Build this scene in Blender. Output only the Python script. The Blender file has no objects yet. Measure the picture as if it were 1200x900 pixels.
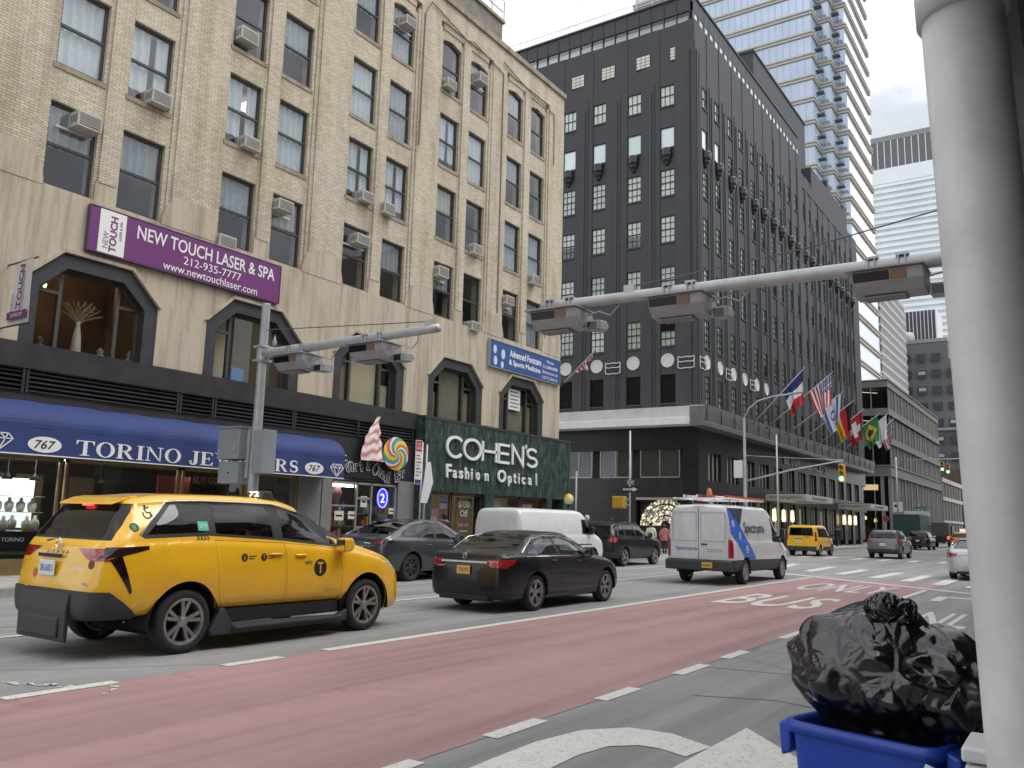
import bpy, bmesh, math, random
from mathutils import Matrix, Vector, noise
from mathutils.bvhtree import BVHTree
R_ = math.radians
S = bpy.context.scene
COL = S.collection
random.seed(7)

# ---------------------------------------------------------------- camera
cam = bpy.data.objects.new('camera', bpy.data.cameras.new('camera'))
COL.objects.link(cam)
def _cam_matrix():
    f = 996.0
    dy = Vector((676, -178, -f)).normalized()
    dx = Vector((1500, 120, f)).normalized()
    dz = dx.cross(dy).normalized()
    dx = dy.cross(dz).normalized()
    # rows are the world axes in camera space
    return Matrix((dx, dy, dz))
cam.matrix_world = Matrix.Translation((0, 0, 1.64)) @ _cam_matrix().to_4x4()
cam.data.sensor_fit = 'HORIZONTAL'
cam.data.sensor_width = 36
cam.data.lens = 996 / 1200 * 36
cam.data.clip_start = 0.05
cam.data.clip_end = 3000
S.camera = cam
S.render.resolution_x, S.render.resolution_y = 1024, 768

# ---------------------------------------------------------------- sky and sun (overcast)
SUN_EL, SUN_AZ = R_(58), R_(62)          # azimuth from +Y towards +X
w = bpy.data.worlds.new('World'); S.world = w; w.use_nodes = True
nt = w.node_tree; nt.nodes.clear()
def wn(t, **k):
    n = nt.nodes.new(t)
    for a, b in k.items(): setattr(n, a, b)
    return n
sky = wn('ShaderNodeTexSky', sky_type='NISHITA', sun_disc=False, sun_elevation=SUN_EL, sun_rotation=SUN_AZ,
         air_density=1.0, dust_density=3.0)
tc = wn('ShaderNodeTexCoord')
mp = wn('ShaderNodeMapping'); mp.inputs['Scale'].default_value = (1, 1, 2.2)
nz = wn('ShaderNodeTexNoise'); nz.inputs['Scale'].default_value = 2.6; nz.inputs['Detail'].default_value = 7
nz.inputs['Roughness'].default_value = .55
rp = wn('ShaderNodeValToRGB')
rp.color_ramp.elements[0].position = .40; rp.color_ramp.elements[0].color = (3.5, 3.7, 4.0, 1)
rp.color_ramp.elements[1].position = .62; rp.color_ramp.elements[1].color = (9.0, 9.1, 9.2, 1)
mx = wn('ShaderNodeMix', data_type='RGBA'); mx.inputs['Factor'].default_value = .90
bg = wn('ShaderNodeBackground'); bg.inputs['Strength'].default_value = .125
wo = wn('ShaderNodeOutputWorld')
nt.links.new(tc.outputs['Generated'], mp.inputs['Vector'])
nt.links.new(mp.outputs['Vector'], nz.inputs['Vector'])
nt.links.new(nz.outputs['Fac'], rp.inputs['Fac'])
nt.links.new(sky.outputs['Color'], mx.inputs['A'])
nt.links.new(rp.outputs['Color'], mx.inputs['B'])
nt.links.new(mx.outputs['Result'], bg.inputs['Color'])
nt.links.new(bg.outputs['Background'], wo.inputs['Surface'])
sl = bpy.data.lights.new('sun', 'SUN'); sl.energy = .95; sl.angle = R_(35); sl.color = (1, .97, .92)
sun = bpy.data.objects.new('sun', sl); COL.objects.link(sun)
_d = Vector((math.sin(SUN_AZ) * math.cos(SUN_EL), math.cos(SUN_AZ) * math.cos(SUN_EL), math.sin(SUN_EL)))
sun.rotation_euler = _d.to_track_quat('Z', 'Y').to_euler()
sun.location = (20, 10, 60)
S.view_settings.view_transform = 'Standard'; S.view_settings.look = 'None'
S.view_settings.gamma = 1; S.view_settings.use_curve_mapping = False
S.view_settings.exposure = 0.86

# ---------------------------------------------------------------- helpers
def hexc(h):
    h = h.lstrip('#'); c = [int(h[i:i+2], 16) / 255 for i in (0, 2, 4)]
    return tuple((x / 12.92 if x <= .04045 else ((x + .055) / 1.055) ** 2.4) for x in c)
MATS = {}
def mat(name, col, rough=.6, metal=0, var=0, vscale=3, bump=0, bscale=40, spec=.5, emit=0, ecol=None, coat=0, world=False):
    """Principled material with optional noise variation and fine bump."""
    if name in MATS: return MATS[name]
    if isinstance(col, str): col = hexc(col)
    m = bpy.data.materials.new(name); m.use_nodes = True
    n = m.node_tree; b = n.nodes['Principled BSDF']
    b.inputs['Base Color'].default_value = (*col, 1)
    b.inputs['Roughness'].default_value = rough
    b.inputs['Metallic'].default_value = metal
    b.inputs['Specular IOR Level'].default_value = spec
    if coat: b.inputs['Coat Weight'].default_value = coat; b.inputs['Coat Roughness'].default_value = .03
    if emit:
        b.inputs['Emission Strength'].default_value = emit
        b.inputs['Emission Color'].default_value = (*(ecol or col), 1)
    if var or bump:
        if world: src = n.nodes.new('ShaderNodeNewGeometry').outputs['Position']
        else: src = n.nodes.new('ShaderNodeTexCoord').outputs['Object']
    if var:
        t = n.nodes.new('ShaderNodeTexNoise'); t.inputs['Scale'].default_value = vscale
        t.inputs['Detail'].default_value = 6; t.inputs['Roughness'].default_value = .62
        n.links.new(src, t.inputs['Vector'])
        mr = n.nodes.new('ShaderNodeMapRange'); mr.inputs[1].default_value = .3; mr.inputs[2].default_value = .7
        mr.inputs[3].default_value = 1 - var; mr.inputs[4].default_value = 1 + var
        n.links.new(t.outputs['Fac'], mr.inputs[0])
        mm = n.nodes.new('ShaderNodeMix'); mm.data_type = 'RGBA'; mm.blend_type = 'MULTIPLY'; mm.inputs['Factor'].default_value = 1
        mm.inputs['A'].default_value = (*col, 1)
        n.links.new(mr.outputs[0], mm.inputs['B'])
        n.links.new(mm.outputs['Result'], b.inputs['Base Color'])
        r2 = n.nodes.new('ShaderNodeMapRange'); r2.inputs[3].default_value = max(0, rough - .12); r2.inputs[4].default_value = min(1, rough + .12)
        n.links.new(t.outputs['Fac'], r2.inputs[0]); n.links.new(r2.outputs[0], b.inputs['Roughness'])
    if bump:
        t = n.nodes.new('ShaderNodeTexNoise'); t.inputs['Scale'].default_value = bscale; t.inputs['Detail'].default_value = 4
        n.links.new(src, t.inputs['Vector'])
        bp = n.nodes.new('ShaderNodeBump'); bp.inputs['Strength'].default_value = bump; bp.inputs['Distance'].default_value = .02
        n.links.new(t.outputs['Fac'], bp.inputs['Height']); n.links.new(bp.outputs[0], b.inputs['Normal'])
    MATS[name] = m
    return m

def glass(name, tint=(.7, .75, .75), refl=.10, rough=.0, power=1.0):
    """Window glass: tinted see-through plus Fresnel-like mirror."""
    if name in MATS: return MATS[name]
    m = bpy.data.materials.new(name); m.use_nodes = True
    n = m.node_tree; n.nodes.clear()
    o = n.nodes.new('ShaderNodeOutputMaterial'); mix = n.nodes.new('ShaderNodeMixShader')
    tr = n.nodes.new('ShaderNodeBsdfTransparent'); tr.inputs[0].default_value = (*tint, 1)
    gl = n.nodes.new('ShaderNodeBsdfGlossy'); gl.inputs['Roughness'].default_value = rough
    gl.inputs['Color'].default_value = (.95, .97, 1, 1)
    lw = n.nodes.new('ShaderNodeFresnel'); lw.inputs['IOR'].default_value = 1.5
    mr = n.nodes.new('ShaderNodeMapRange'); mr.inputs[1].default_value = .04; mr.inputs[2].default_value = 1
    mr.inputs[3].default_value = refl; mr.inputs[4].default_value = 1
    ge = n.nodes.new('ShaderNodeNewGeometry'); fr_ = n.nodes.new('ShaderNodeMath'); fr_.operation = 'SUBTRACT'; fr_.inputs[0].default_value = 1
    mu = n.nodes.new('ShaderNodeMath'); mu.operation = 'MULTIPLY'
    n.links.new(ge.outputs['Backfacing'], fr_.inputs[1]); n.links.new(fr_.outputs[0], mu.inputs[0]); n.links.new(mr.outputs[0], mu.inputs[1])
    n.links.new(lw.outputs[0], mr.inputs[0]); n.links.new(mu.outputs[0], mix.inputs[0])
    n.links.new(tr.outputs[0], mix.inputs[1]); n.links.new(gl.outputs[0], mix.inputs[2])
    n.links.new(mix.outputs[0], o.inputs[0])
    MATS[name] = m
    return m

class MB:
    """Collects simple shapes and links them as one mesh object."""
    def __init__(s): s.v = []; s.f = []; s.m = []
    def add(s, vs, fs, m=0):
        o = len(s.v); s.v += [tuple(p) for p in vs]
        for f in fs: s.f.append(tuple(o + i for i in f)); s.m.append(m)
        return s
    def box(s, x0, x1, y0, y1, z0, z1, m=0):
        if x0 > x1: x0, x1 = x1, x0
        if y0 > y1: y0, y1 = y1, y0
        if z0 > z1: z0, z1 = z1, z0
        return s.add([(x, y, z) for x in (x0, x1) for y in (y0, y1) for z in (z0, z1)],
                     [(0, 1, 3, 2), (4, 6, 7, 5), (0, 4, 5, 1), (2, 3, 7, 6), (0, 2, 6, 4), (1, 5, 7, 3)], m)
    def prism(s, poly, ax, a, b, m=0):
        """poly in the two other axes (cyclic order: x->(y,z), y->(x,z), z->(x,y)) extruded from a to b along ax."""
        area = sum(p[0] * q[1] - q[0] * p[1] for p, q in zip(poly, poly[1:] + poly[:1]))
        if area < 0: poly = poly[::-1]
        def P(p, t): return {'x': (t, p[0], p[1]), 'y': (p[0], t, p[1]), 'z': (p[0], p[1], t)}[ax]
        if a > b: a, b = b, a
        n = len(poly); vs = [P(p, a) for p in poly] + [P(p, b) for p in poly]
        fs = [tuple(range(n))[::-1], tuple(range(n, 2 * n))] + [(i, (i + 1) % n, n + (i + 1) % n, n + i) for i in range(n)]
        if ax == 'y': fs = [f[::-1] for f in fs]
        return s.add(vs, fs, m)
    def ring(s, outer, inner, ax, a, b, m=0):
        """frame between two polygons with equal point counts (open chain if closed False)."""
        n = len(outer)
        for i in range(n):
            j = (i + 1) % n
            s.prism([outer[i], outer[j], inner[j], inner[i]], ax, a, b, m)
        return s
    def tube(s, pts, r, n=8, m=0, caps=True):
        pts = [Vector(p) for p in pts]; rs = r if isinstance(r, (list, tuple)) else [r] * len(pts)
        o = len(s.v); up = None
        for i, p in enumerate(pts):
            d = (pts[min(i + 1, len(pts) - 1)] - pts[max(i - 1, 0)]).normalized()
            if up is None: up = Vector((0, 0, 1)) if abs(d.z) < .9 else Vector((1, 0, 0))
            a = d.cross(up).normalized(); up = a.cross(d).normalized()
            for k in range(n):
                t = 2 * math.pi * k / n
                s.v.append(tuple(p + (a * math.cos(t) + up * math.sin(t)) * rs[i]))
        for i in range(len(pts) - 1):
            for k in range(n):
                k2 = (k + 1) % n
                s.f.append((o + i * n + k, o + i * n + k2, o + (i + 1) * n + k2, o + (i + 1) * n + k)); s.m.append(m)
        if caps:
            s.f.append(tuple(o + k for k in range(n))[::-1]); s.m.append(m)
            e = o + (len(pts) - 1) * n
            s.f.append(tuple(e + k for k in range(n))); s.m.append(m)
        return s
    def lathe(s, prof, n=16, c=(0, 0, 0), ax='z', m=0):
        """prof: (radius, height along ax)."""
        o = len(s.v)
        for r, h in prof:
            for k in range(n):
                t = 2 * math.pi * k / n; a, b = r * math.cos(t), r * math.sin(t)
                p = {'z': (a, b, h), 'x': (h, a, b), 'y': (b, h, a)}[ax]
                s.v.append((p[0] + c[0], p[1] + c[1], p[2] + c[2]))
        for i in range(len(prof) - 1):
            for k in range(n):
                k2 = (k + 1) % n
                s.f.append((o + i * n + k, o + i * n + k2, o + (i + 1) * n + k2, o + (i + 1) * n + k)); s.m.append(m)
        return s
    def quad(s, a, b, c, d, m=0): return s.add([a, b, c, d], [(0, 1, 2, 3)], m)
    def mesh(s, name, mats, smooth=False):
        me = bpy.data.meshes.new(name)
        me.from_pydata(s.v, [], s.f)
        for x in (mats if isinstance(mats, (list, tuple)) else [mats]): me.materials.append(x)
        if len(me.materials) > 1: me.polygons.foreach_set('material_index', s.m)
        if smooth: me.polygons.foreach_set('use_smooth', [True] * len(s.f))
        me.update()
        return me
    def obj(s, name, mats, parent=None, smooth=False, bevel=0, at=None, **tags):
        return link(name, s.mesh(name, mats, smooth), parent, at, bevel, **tags)

WM = {}
def link(name, me, parent=None, at=None, bevel=0, mtx=None, **tags):
    """Link a mesh (or None for an Empty) at world position `at` under parent, keeping world coordinates."""
    o = bpy.data.objects.new(name, me); COL.objects.link(o)
    M = mtx if mtx is not None else Matrix.Translation(at or (0, 0, 0))
    o.matrix_basis = M; WM[o] = M
    if parent is not None:
        o.parent = parent; o.matrix_parent_inverse = WM[parent].inverted()
    if bevel:
        b = o.modifiers.new('bevel', 'BEVEL'); b.width = bevel; b.segments = 2; b.limit_method = 'ANGLE'; b.angle_limit = R_(40)
    for k, v in tags.items(): o[k] = v
    return o
def thing(name, label, category, at, group=None, rz=0):
    o = link(name, None, None, mtx=Matrix.Translation(at) @ Matrix.Rotation(rz, 4, 'Z'), label=label, category=category)
    o.empty_display_size = .2
    if group: o['group'] = group
    return o
def place_copy(src, at, label=None, rz=None, scale=None, **tags):
    """Copy a thing with its parts and sub-parts (meshes shared)."""
    c = src.copy(); COL.objects.link(c)
    rot = rz if rz is not None else WM[src].to_euler().z
    M = Matrix.Translation(at) @ Matrix.Rotation(rot, 4, 'Z')
    if scale: M = M @ Matrix.Diagonal((*scale, 1))
    c.matrix_basis = M; WM[c] = M
    if label: c['label'] = label
    for k, v in tags.items(): c[k] = v
    D = M @ WM[src].inverted()
    def kids(a, b):
        for ch in list(a.children):
            d = ch.copy(); COL.objects.link(d); d.parent = b
            WM[d] = D @ WM[ch]
            d.matrix_basis = WM[d]; d.matrix_parent_inverse = WM[b].inverted()
            kids(ch, d)
    kids(src, c)
    return c

AXW = Matrix(((0, 0, 1), (1, 0, 0), (0, 1, 0))).to_4x4()     # lettering on a wall that faces +X
AXN = Matrix(((1, 0, 0), (0, 0, -1), (0, 1, 0))).to_4x4()    # lettering on a wall that faces -Y
AXG = Matrix(((1, 0, 0), (0, 1, 0), (0, 0, 1))).to_4x4()     # lettering on the ground, read looking along +Y
def text_mesh(txt, wh, ext=.004, bold=0, spacing=1.0, shear=0):
    cu = bpy.data.curves.new('lettering', 'FONT'); cu.body = txt; cu.extrude = ext; cu.offset = bold
    cu.align_x = 'CENTER'; cu.align_y = 'CENTER'; cu.resolution_u = 3; cu.space_character = spacing; cu.shear = shear
    ob = bpy.data.objects.new('lettering', cu)
    me = bpy.data.meshes.new_from_object(ob)
    bpy.data.objects.remove(ob)
    xs = [v.co.x for v in me.vertices]; ys = [v.co.y for v in me.vertices]
    if not xs: return me
    cx, cy = (min(xs) + max(xs)) / 2, (min(ys) + max(ys)) / 2
    sx = wh[0] / max(1e-6, max(xs) - min(xs)); sy = (wh[1] / max(1e-6, max(ys) - min(ys))) if wh[1] else sx
    for v in me.vertices: v.co.x = (v.co.x - cx) * sx; v.co.y = (v.co.y - cy) * sy
    return me
def text(name, txt, m, parent, at, wh, ax=AXW, ext=.004, rot=0, **k):
    me = text_mesh(txt, wh, ext, **k); me.materials.clear(); me.materials.append(m)
    return link(name, me, parent, mtx=Matrix.Translation(at) @ ax @ Matrix.Rotation(rot, 4, 'Z'))
def stroke_mb(paths, t, depth, mb=None, m=0):
    """Letters drawn as ribbons of width t along 2D polylines, extruded by depth (local xy plane)."""
    mb = mb or MB()
    for path in paths:
        closed = path[0] == path[-1] and len(path) > 3
        n = len(path); L, Rr = [], []
        for i in range(n):
            if closed: a = path[i - 1] if i > 0 else path[-2]; b = path[i + 1] if i < n - 1 else path[1]
            else: a = path[max(i - 1, 0)]; b = path[min(i + 1, n - 1)]
            p = path[i]
            d1 = Vector((p[0] - a[0], p[1] - a[1])); d2 = Vector((b[0] - p[0], b[1] - p[1]))
            if d1.length < 1e-9: d1 = d2
            if d2.length < 1e-9: d2 = d1
            d1.normalize(); d2.normalize()
            nn = Vector((-d1.y - d2.y, d1.x + d2.x))
            if nn.length < 1e-6: nn = Vector((-d1.y, d1.x))
            nn.normalize(); c = max(.35, nn.dot(Vector((-d1.y, d1.x))))
            h = t / 2 / c
            L.append((p[0] + nn.x * h, p[1] + nn.y * h)); Rr.append((p[0] - nn.x * h, p[1] - nn.y * h))
        for i in range(n - 1):
            mb.prism([L[i], L[i + 1], Rr[i + 1], Rr[i]], 'z', 0, depth, m)
    return mb
def arc(cx, cy, rx, ry, a0, a1, n=14):
    return [(cx + rx * math.cos(R_(a0 + (a1 - a0) * i / n)), cy + ry * math.sin(R_(a0 + (a1 - a0) * i / n))) for i in range(n + 1)]
def struct(o): o['kind'] = 'structure'; return o
# ================================================================ surface materials
def pos_nodes(n):
    g = n.nodes.new('ShaderNodeNewGeometry'); sp = n.nodes.new('ShaderNodeSeparateXYZ')
    n.links.new(g.outputs['Position'], sp.inputs[0]); return g, sp
def N(n, t, **k):
    x = n.nodes.new(t)
    for a, b in k.items():
        if a.startswith('i_'): x.inputs[a[2:].replace('_', ' ')].default_value = b
        else: setattr(x, a, b)
    return x
def noise_n(n, vec, scale, detail=5, rough=.6):
    t = n.nodes.new('ShaderNodeTexNoise'); t.inputs['Scale'].default_value = scale
    t.inputs['Detail'].default_value = detail; t.inputs['Roughness'].default_value = rough
    n.links.new(vec, t.inputs['Vector']); return t.outputs['Fac']
def ramp(n, fac, stops):
    r = n.nodes.new('ShaderNodeValToRGB'); e = r.color_ramp.elements
    while len(e) < len(stops): e.new(.5)
    for x, (p, c) in zip(e, stops): x.position = p; x.color = (*c, 1) if len(c) == 3 else c
    n.links.new(fac, r.inputs[0]); return r.outputs['Color']
def mixc(n, a, b, fac, mode='MIX'):
    m = n.nodes.new('ShaderNodeMix'); m.data_type = 'RGBA'; m.blend_type = mode
    for s, v in (('A', a), ('B', b)):
        if isinstance(v, tuple): m.inputs[s].default_value = (*v, 1) if len(v) == 3 else v
        else: n.links.new(v, m.inputs[s])
    if isinstance(fac, (int, float)): m.inputs['Factor'].default_value = fac
    else: n.links.new(fac, m.inputs['Factor'])
    return m.outputs['Result']
def new_mat(name):
    m = bpy.data.materials.new(name); m.use_nodes = True; MATS[name] = m
    return m, m.node_tree, m.node_tree.nodes['Principled BSDF']
def bump_to(n, b, h, strength, dist=.02):
    bp = n.nodes.new('ShaderNodeBump'); bp.inputs['Strength'].default_value = strength; bp.inputs['Distance'].default_value = dist
    n.links.new(h, bp.inputs['Height']); n.links.new(bp.outputs[0], b.inputs['Normal'])

def asphalt_mat(name, base, paint=None, wear=.35):
    m, n, b = new_mat(name); g, sp = pos_nodes(n); P = g.outputs['Position']
    fine = noise_n(n, P, 60, 3, .8); mid = noise_n(n, P, 4.5, 6, .65)
    # long tyre-polished streaks along the lanes
    mpn = N(n, 'ShaderNodeMapping'); mpn.inputs['Scale'].default_value = (2.2, .05, 1); n.links.new(P, mpn.inputs[0])
    streak = noise_n(n, mpn.outputs[0], 1.0, 5, .6); big = noise_n(n, P, .28, 4, .5)
    c = mixc(n, tuple(x * .84 for x in base), tuple(min(1, x * 1.2) for x in base), mid)
    c = mixc(n, c, tuple(x * .72 for x in base), ramp(n, streak, [(.42, (0, 0, 0)), (.60, (.9, .9, .9))]))
    c = mixc(n, c, tuple(min(1, x * 1.25) for x in base), ramp(n, big, [(.44, (0, 0, 0)), (.72, (.55, .55, .55))]))
    c = mixc(n, c, (.40, .39, .36), ramp(n, fine, [(.62, (0, 0, 0)), (.82, (.5, .5, .5))]))
    spot = noise_n(n, P, 1.1, 7, .7)
    c = mixc(n, c, tuple(x * .55 for x in base), ramp(n, spot, [(.60, (0, 0, 0)), (.70, (.6, .6, .6))]))
    mp2 = N(n, 'ShaderNodeMapping'); mp2.inputs['Scale'].default_value = (7, .6, 1); mp2.inputs['Rotation'].default_value = (0, 0, .12); n.links.new(P, mp2.inputs[0])
    c = mixc(n, c, (.42, .40, .38), ramp(n, noise_n(n, mp2.outputs[0], 2.2, 9, .78), [(.64, (0, 0, 0)), (.76, (.38, .38, .38))]))
    if paint is not None:
        # coloured lane coating, scuffed down to the stone in places
        worn = noise_n(n, P, 9, 8, .78)
        c = mixc(n, c, (.09, .085, .08), ramp(n, worn, [(.62, (0, 0, 0)), (.78, (wear, wear, wear))]))
        c = mixc(n, c, (.44, .38, .36), ramp(n, noise_n(n, P, 23, 8, .8), [(.58, (0, 0, 0)), (.72, (wear, wear, wear))]))
    else:
        # tar-filled cracks
        v = N(n, 'ShaderNodeTexVoronoi', feature='DISTANCE_TO_EDGE'); v.inputs['Scale'].default_value = .16
        dist = N(n, 'ShaderNodeMapping'); n.links.new(P, dist.inputs[0])
        wob = mixc(n, P, noise_col(n, P, 1.4), .16); n.links.new(wob, v.inputs['Vector'])
        c = mixc(n, c, (.02, .02, .02), ramp(n, v.outputs['Distance'], [(.0, (.35, .35, .35)), (.006, (0, 0, 0))]))
    n.links.new(c, b.inputs['Base Color']); b.inputs['Roughness'].default_value = .8
    bump_to(n, b, fine, .55, .012)
    return m
def noise_col(n, vec, scale):
    t = n.nodes.new('ShaderNodeTexNoise'); t.inputs['Scale'].default_value = scale; t.inputs['Detail'].default_value = 4
    n.links.new(vec, t.inputs['Vector']); return t.outputs['Color']

M_asphalt = asphalt_mat('asphalt', (.265, .265, .26))
M_asphalt_turn = asphalt_mat('asphalt_patch', (.245, .247, .24))
M_red = asphalt_mat('bus_lane_coating', (.355, .212, .215), paint=True, wear=.4)
def paint_mat():
    m, n, b = new_mat('road_paint'); g, sp = pos_nodes(n); P = g.outputs['Position']
    w1 = noise_n(n, P, 26, 8, .8); w2 = noise_n(n, P, 5, 5, .6)
    c = mixc(n, (.66, .65, .61), (.52, .51, .47), w2)
    c = mixc(n, c, (.16, .155, .15), ramp(n, w1, [(.54, (0, 0, 0)), (.64, (.9, .9, .9))]))
    n.links.new(c, b.inputs['Base Color']); b.inputs['Roughness'].default_value = .7
    bump_to(n, b, w1, .3, .01); return m
M_paint = paint_mat()
M_walk = mat('sidewalk_concrete', (.36, .35, .33), .85, var=.16, vscale=1.7, bump=.25, bscale=60, world=True)
M_kerb = mat('kerb_granite', (.30, .29, .28), .8, var=.2, vscale=5, bump=.2, world=True)

# ================================================================ ground, road, pavements
KE, KW = -16.75, -1.25       # kerb lines, east and west
def sheet(name, x0, x1, y0, y1, z, m, cuts=1):
    o = MB().quad((x0, y0, z), (x1, y0, z), (x1, y1, z), (x0, y1, z)).obj(name, m)
    return struct(o)
ground = sheet('ground', -900, 900, -300, 1600, -.02, mat('far_ground', (.16, .16, .155), .9, var=.2, vscale=.2, world=True))
road = sheet('road', KE, KW, -40, 600, 0.0, M_asphalt)
sheet('side_street', -160, KE, 36.9, 47.3, .002, M_asphalt)
sheet('side_street', -160, KE, 102.5, 112.0, .002, M_asphalt)
sheet('bus_lane', -7.9, -3.92, -40, 30.2, .004, M_red)
sheet('turn_lane', -3.90, KW, -40, 27.0, .004, M_asphalt_turn)
def sidewalk(name, x0, x1, y0, y1, kerb_x=None, kerb_y=()):
    mb = MB(); mb.box(x0, x1, y0, y1, -.01, .14)
    o = struct(mb.obj(name, M_walk)); return o
eastwalks = [sidewalk('sidewalk', -40, KE - .18, -40, 36.7), sidewalk('sidewalk', -160, KE - .18, 47.5, 102.3), sidewalk('sidewalk', -160, KE - .18, 112.2, 600)]
westwalk = sidewalk('sidewalk', KW + .18, 40, -40, 600)
# kerb stones, each its own piece
kst = MB().box(-.09, .09, 0, 1.78, -.05, .146).mesh('kerb_stone', M_kerb)
for y0, n_ in ((2, 19), (47.8, 8)):
    for i in range(n_):
        if y0 + i * 1.8 + 1.78 < 36.75 or y0 > 40: link('kerb_stone', kst, eastwalks[0 if y0 < 40 else 1], (KE - .09, y0 + i * 1.8, 0))
kl = MB().box(-.09, .09, 0, 230, -.05, .145)
kl.obj('kerb', M_kerb, eastwalks[2], at=(KE - .09, 112.2, 0)); kl = MB().box(-.09, .09, 62.2, 102.3, -.05, .145).obj('kerb', M_kerb, eastwalks[1], at=(KE - .09, 0, 0))
MB().box(-.09, .09, -40, 2, -.05, .145).obj('kerb', M_kerb, eastwalks[0], at=(KE - .09, 0, 0))
MB().box(-.09, .09, -40, 200, -.05, .145).obj('kerb', M_kerb, westwalk, at=(KW + .09, 0, 0))
# sidewalk flags near enough to be told apart
slab = MB().box(-.74, .74, 0, 1.48, .12, .152).mesh('paving_slab', M_walk)
for i in range(20):
    for j in range(2):
        link('paving_slab', slab, eastwalks[0], (KE - .95 - j * 1.5, 5 + i * 1.5, random.uniform(-.003, .003)))

# ---- painted markings (thin sheets, worn paint)
mk = [0]
def marking(name, poly, z=.009):
    area = sum(p[0] * q[1] - q[0] * p[1] for p, q in zip(poly, poly[1:] + poly[:1]))
    if area < 0: poly = poly[::-1]
    o = MB().add([(x, y, z) for x, y in poly], [tuple(range(len(poly)))]).obj(name, M_paint, road); return o
def bar(name, x, y0, y1, w=.13): return marking(name, [(x - w/2, y0), (x + w/2, y0), (x + w/2, y1), (x - w/2, y1)])
for a, b in ((-1.5, -.2), (1.2, 2.4), (3.95, 5.0), (6.25, 7.05)): bar('lane_dash', -7.88, a, b, .16)
bar('lane_line', -7.90, 7.75, 30.0, .17)
for a, b in ((.9, 1.9), (2.6, 3.5), (4.1, 4.75), (5.6, 6.35), (7.4, 8.15), (9.2, 10.05), (10.7, 11.5)): bar('lane_dash', -3.90, a, b, .15)
bar('lane_line', -3.92, 13.2, 26.9, .14)
# dashes between the two through lanes, and beyond the crossing
for a, b in ((3.0, 6.0), (12.2, 16.6), (19.4, 30.5)): bar('lane_dash', -11.55, a, b, .12)
bar('parking_line', -14.0, 20.5, 34.0, .1)
# stop line, slightly skewed, crosswalk bars as measured
marking('stop_line', [(-9.5, 31.6), (-2.6, 26.3), (-2.6, 26.7), (-9.5, 32.1)])
for (xa, ya), (xb, yb) in (((-10.6, 35.6), (-11.4, 41.0)), ((-9.1, 34.2), (-9.4, 39.4)), ((-7.7, 33.2), (-7.8, 38.2)), ((-6.3, 32.0), (-6.3, 37.0)),
                            ((-5.1, 31.0), (-5.1, 35.8)), ((-4.0, 30.0), (-4.05, 34.6)), ((-3.0, 29.3), (-3.0, 33.6)), ((-2.0, 28.6), (-2.0, 33)), ((-12.3, 36.6), (-12.9, 41.5)), ((-13.8, 37), (-14.3, 41.8))):
    marking('crosswalk_bar', [(xa - .2, ya), (xa + .2, ya), (xb + .2, yb), (xb - .2, yb)])
for i in range(10):
    x = -15.3 + i * 1.45
    marking('crosswalk_bar', [(x - .22, 50.2), (x + .22, 50.2), (x + .22, 53.4), (x - .22, 53.4)])
for i in range(8): bar('lane_dash', -11.0, 58 + i * 9, 61 + i * 9, .12); bar('lane_dash', -7.6, 58 + i * 9, 61 + i * 9, .12)
# crossing of the side street beside the parked cars
for i in range(7):
    y = 38.2 + i * 1.2
    marking('crosswalk_bar', [(-19.6, y - .2), (-16.2, y - .2), (-16.2, y + .2), (-19.6, y + .2)], .012)
# turn arrow: curved shaft and head
sh = [(-3.5, 4.3), (-3.54, 5.1), (-3.55, 5.7), (-3.46, 6.25), (-3.2, 6.58), (-2.85, 6.62), (-2.45, 6.42)]
inn = [(-3.05, 4.3), (-3.1, 5.1), (-3.12, 5.6), (-3.06, 5.95), (-2.9, 6.12), (-2.75, 6.14), (-2.5, 6.05)]
marking('turn_arrow', sh + inn[::-1]); marking('turn_arrow_head', [(-2.46, 5.4), (-2.44, 7.2), (-1.55, 6.2)], .0105)
# BUS / ONLY lettering of the bus lane, ONLY and arrow of the turn lane
def road_text(t, cx, cy, w_, h_): text('road_lettering', t, M_paint, road, (cx, cy, .0095), (w_, h_), AXG, .0005, bold=.012)
road_text('BUS', -5.9, 19.8, 2.1, 3.3); road_text('ONLY', -5.75, 25.6, 2.3, 3.4)
road_text('ONLY', -2.45, 18.3, 2.1, 3.1)
marking('turn_arrow', [(-3.3, 23.0), (-3.05, 23.0), (-3.05, 24.3), (-2.3, 24.3), (-2.3, 24.0), (-1.7, 24.5), (-2.3, 25.0), (-2.3, 24.7), (-3.3, 24.7)])
marking('turn_arrow', [(-3.45, 13.6), (-3.1, 13.1), (-2.75, 13.6), (-3.0, 14.9), (-3.2, 14.9)])
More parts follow.
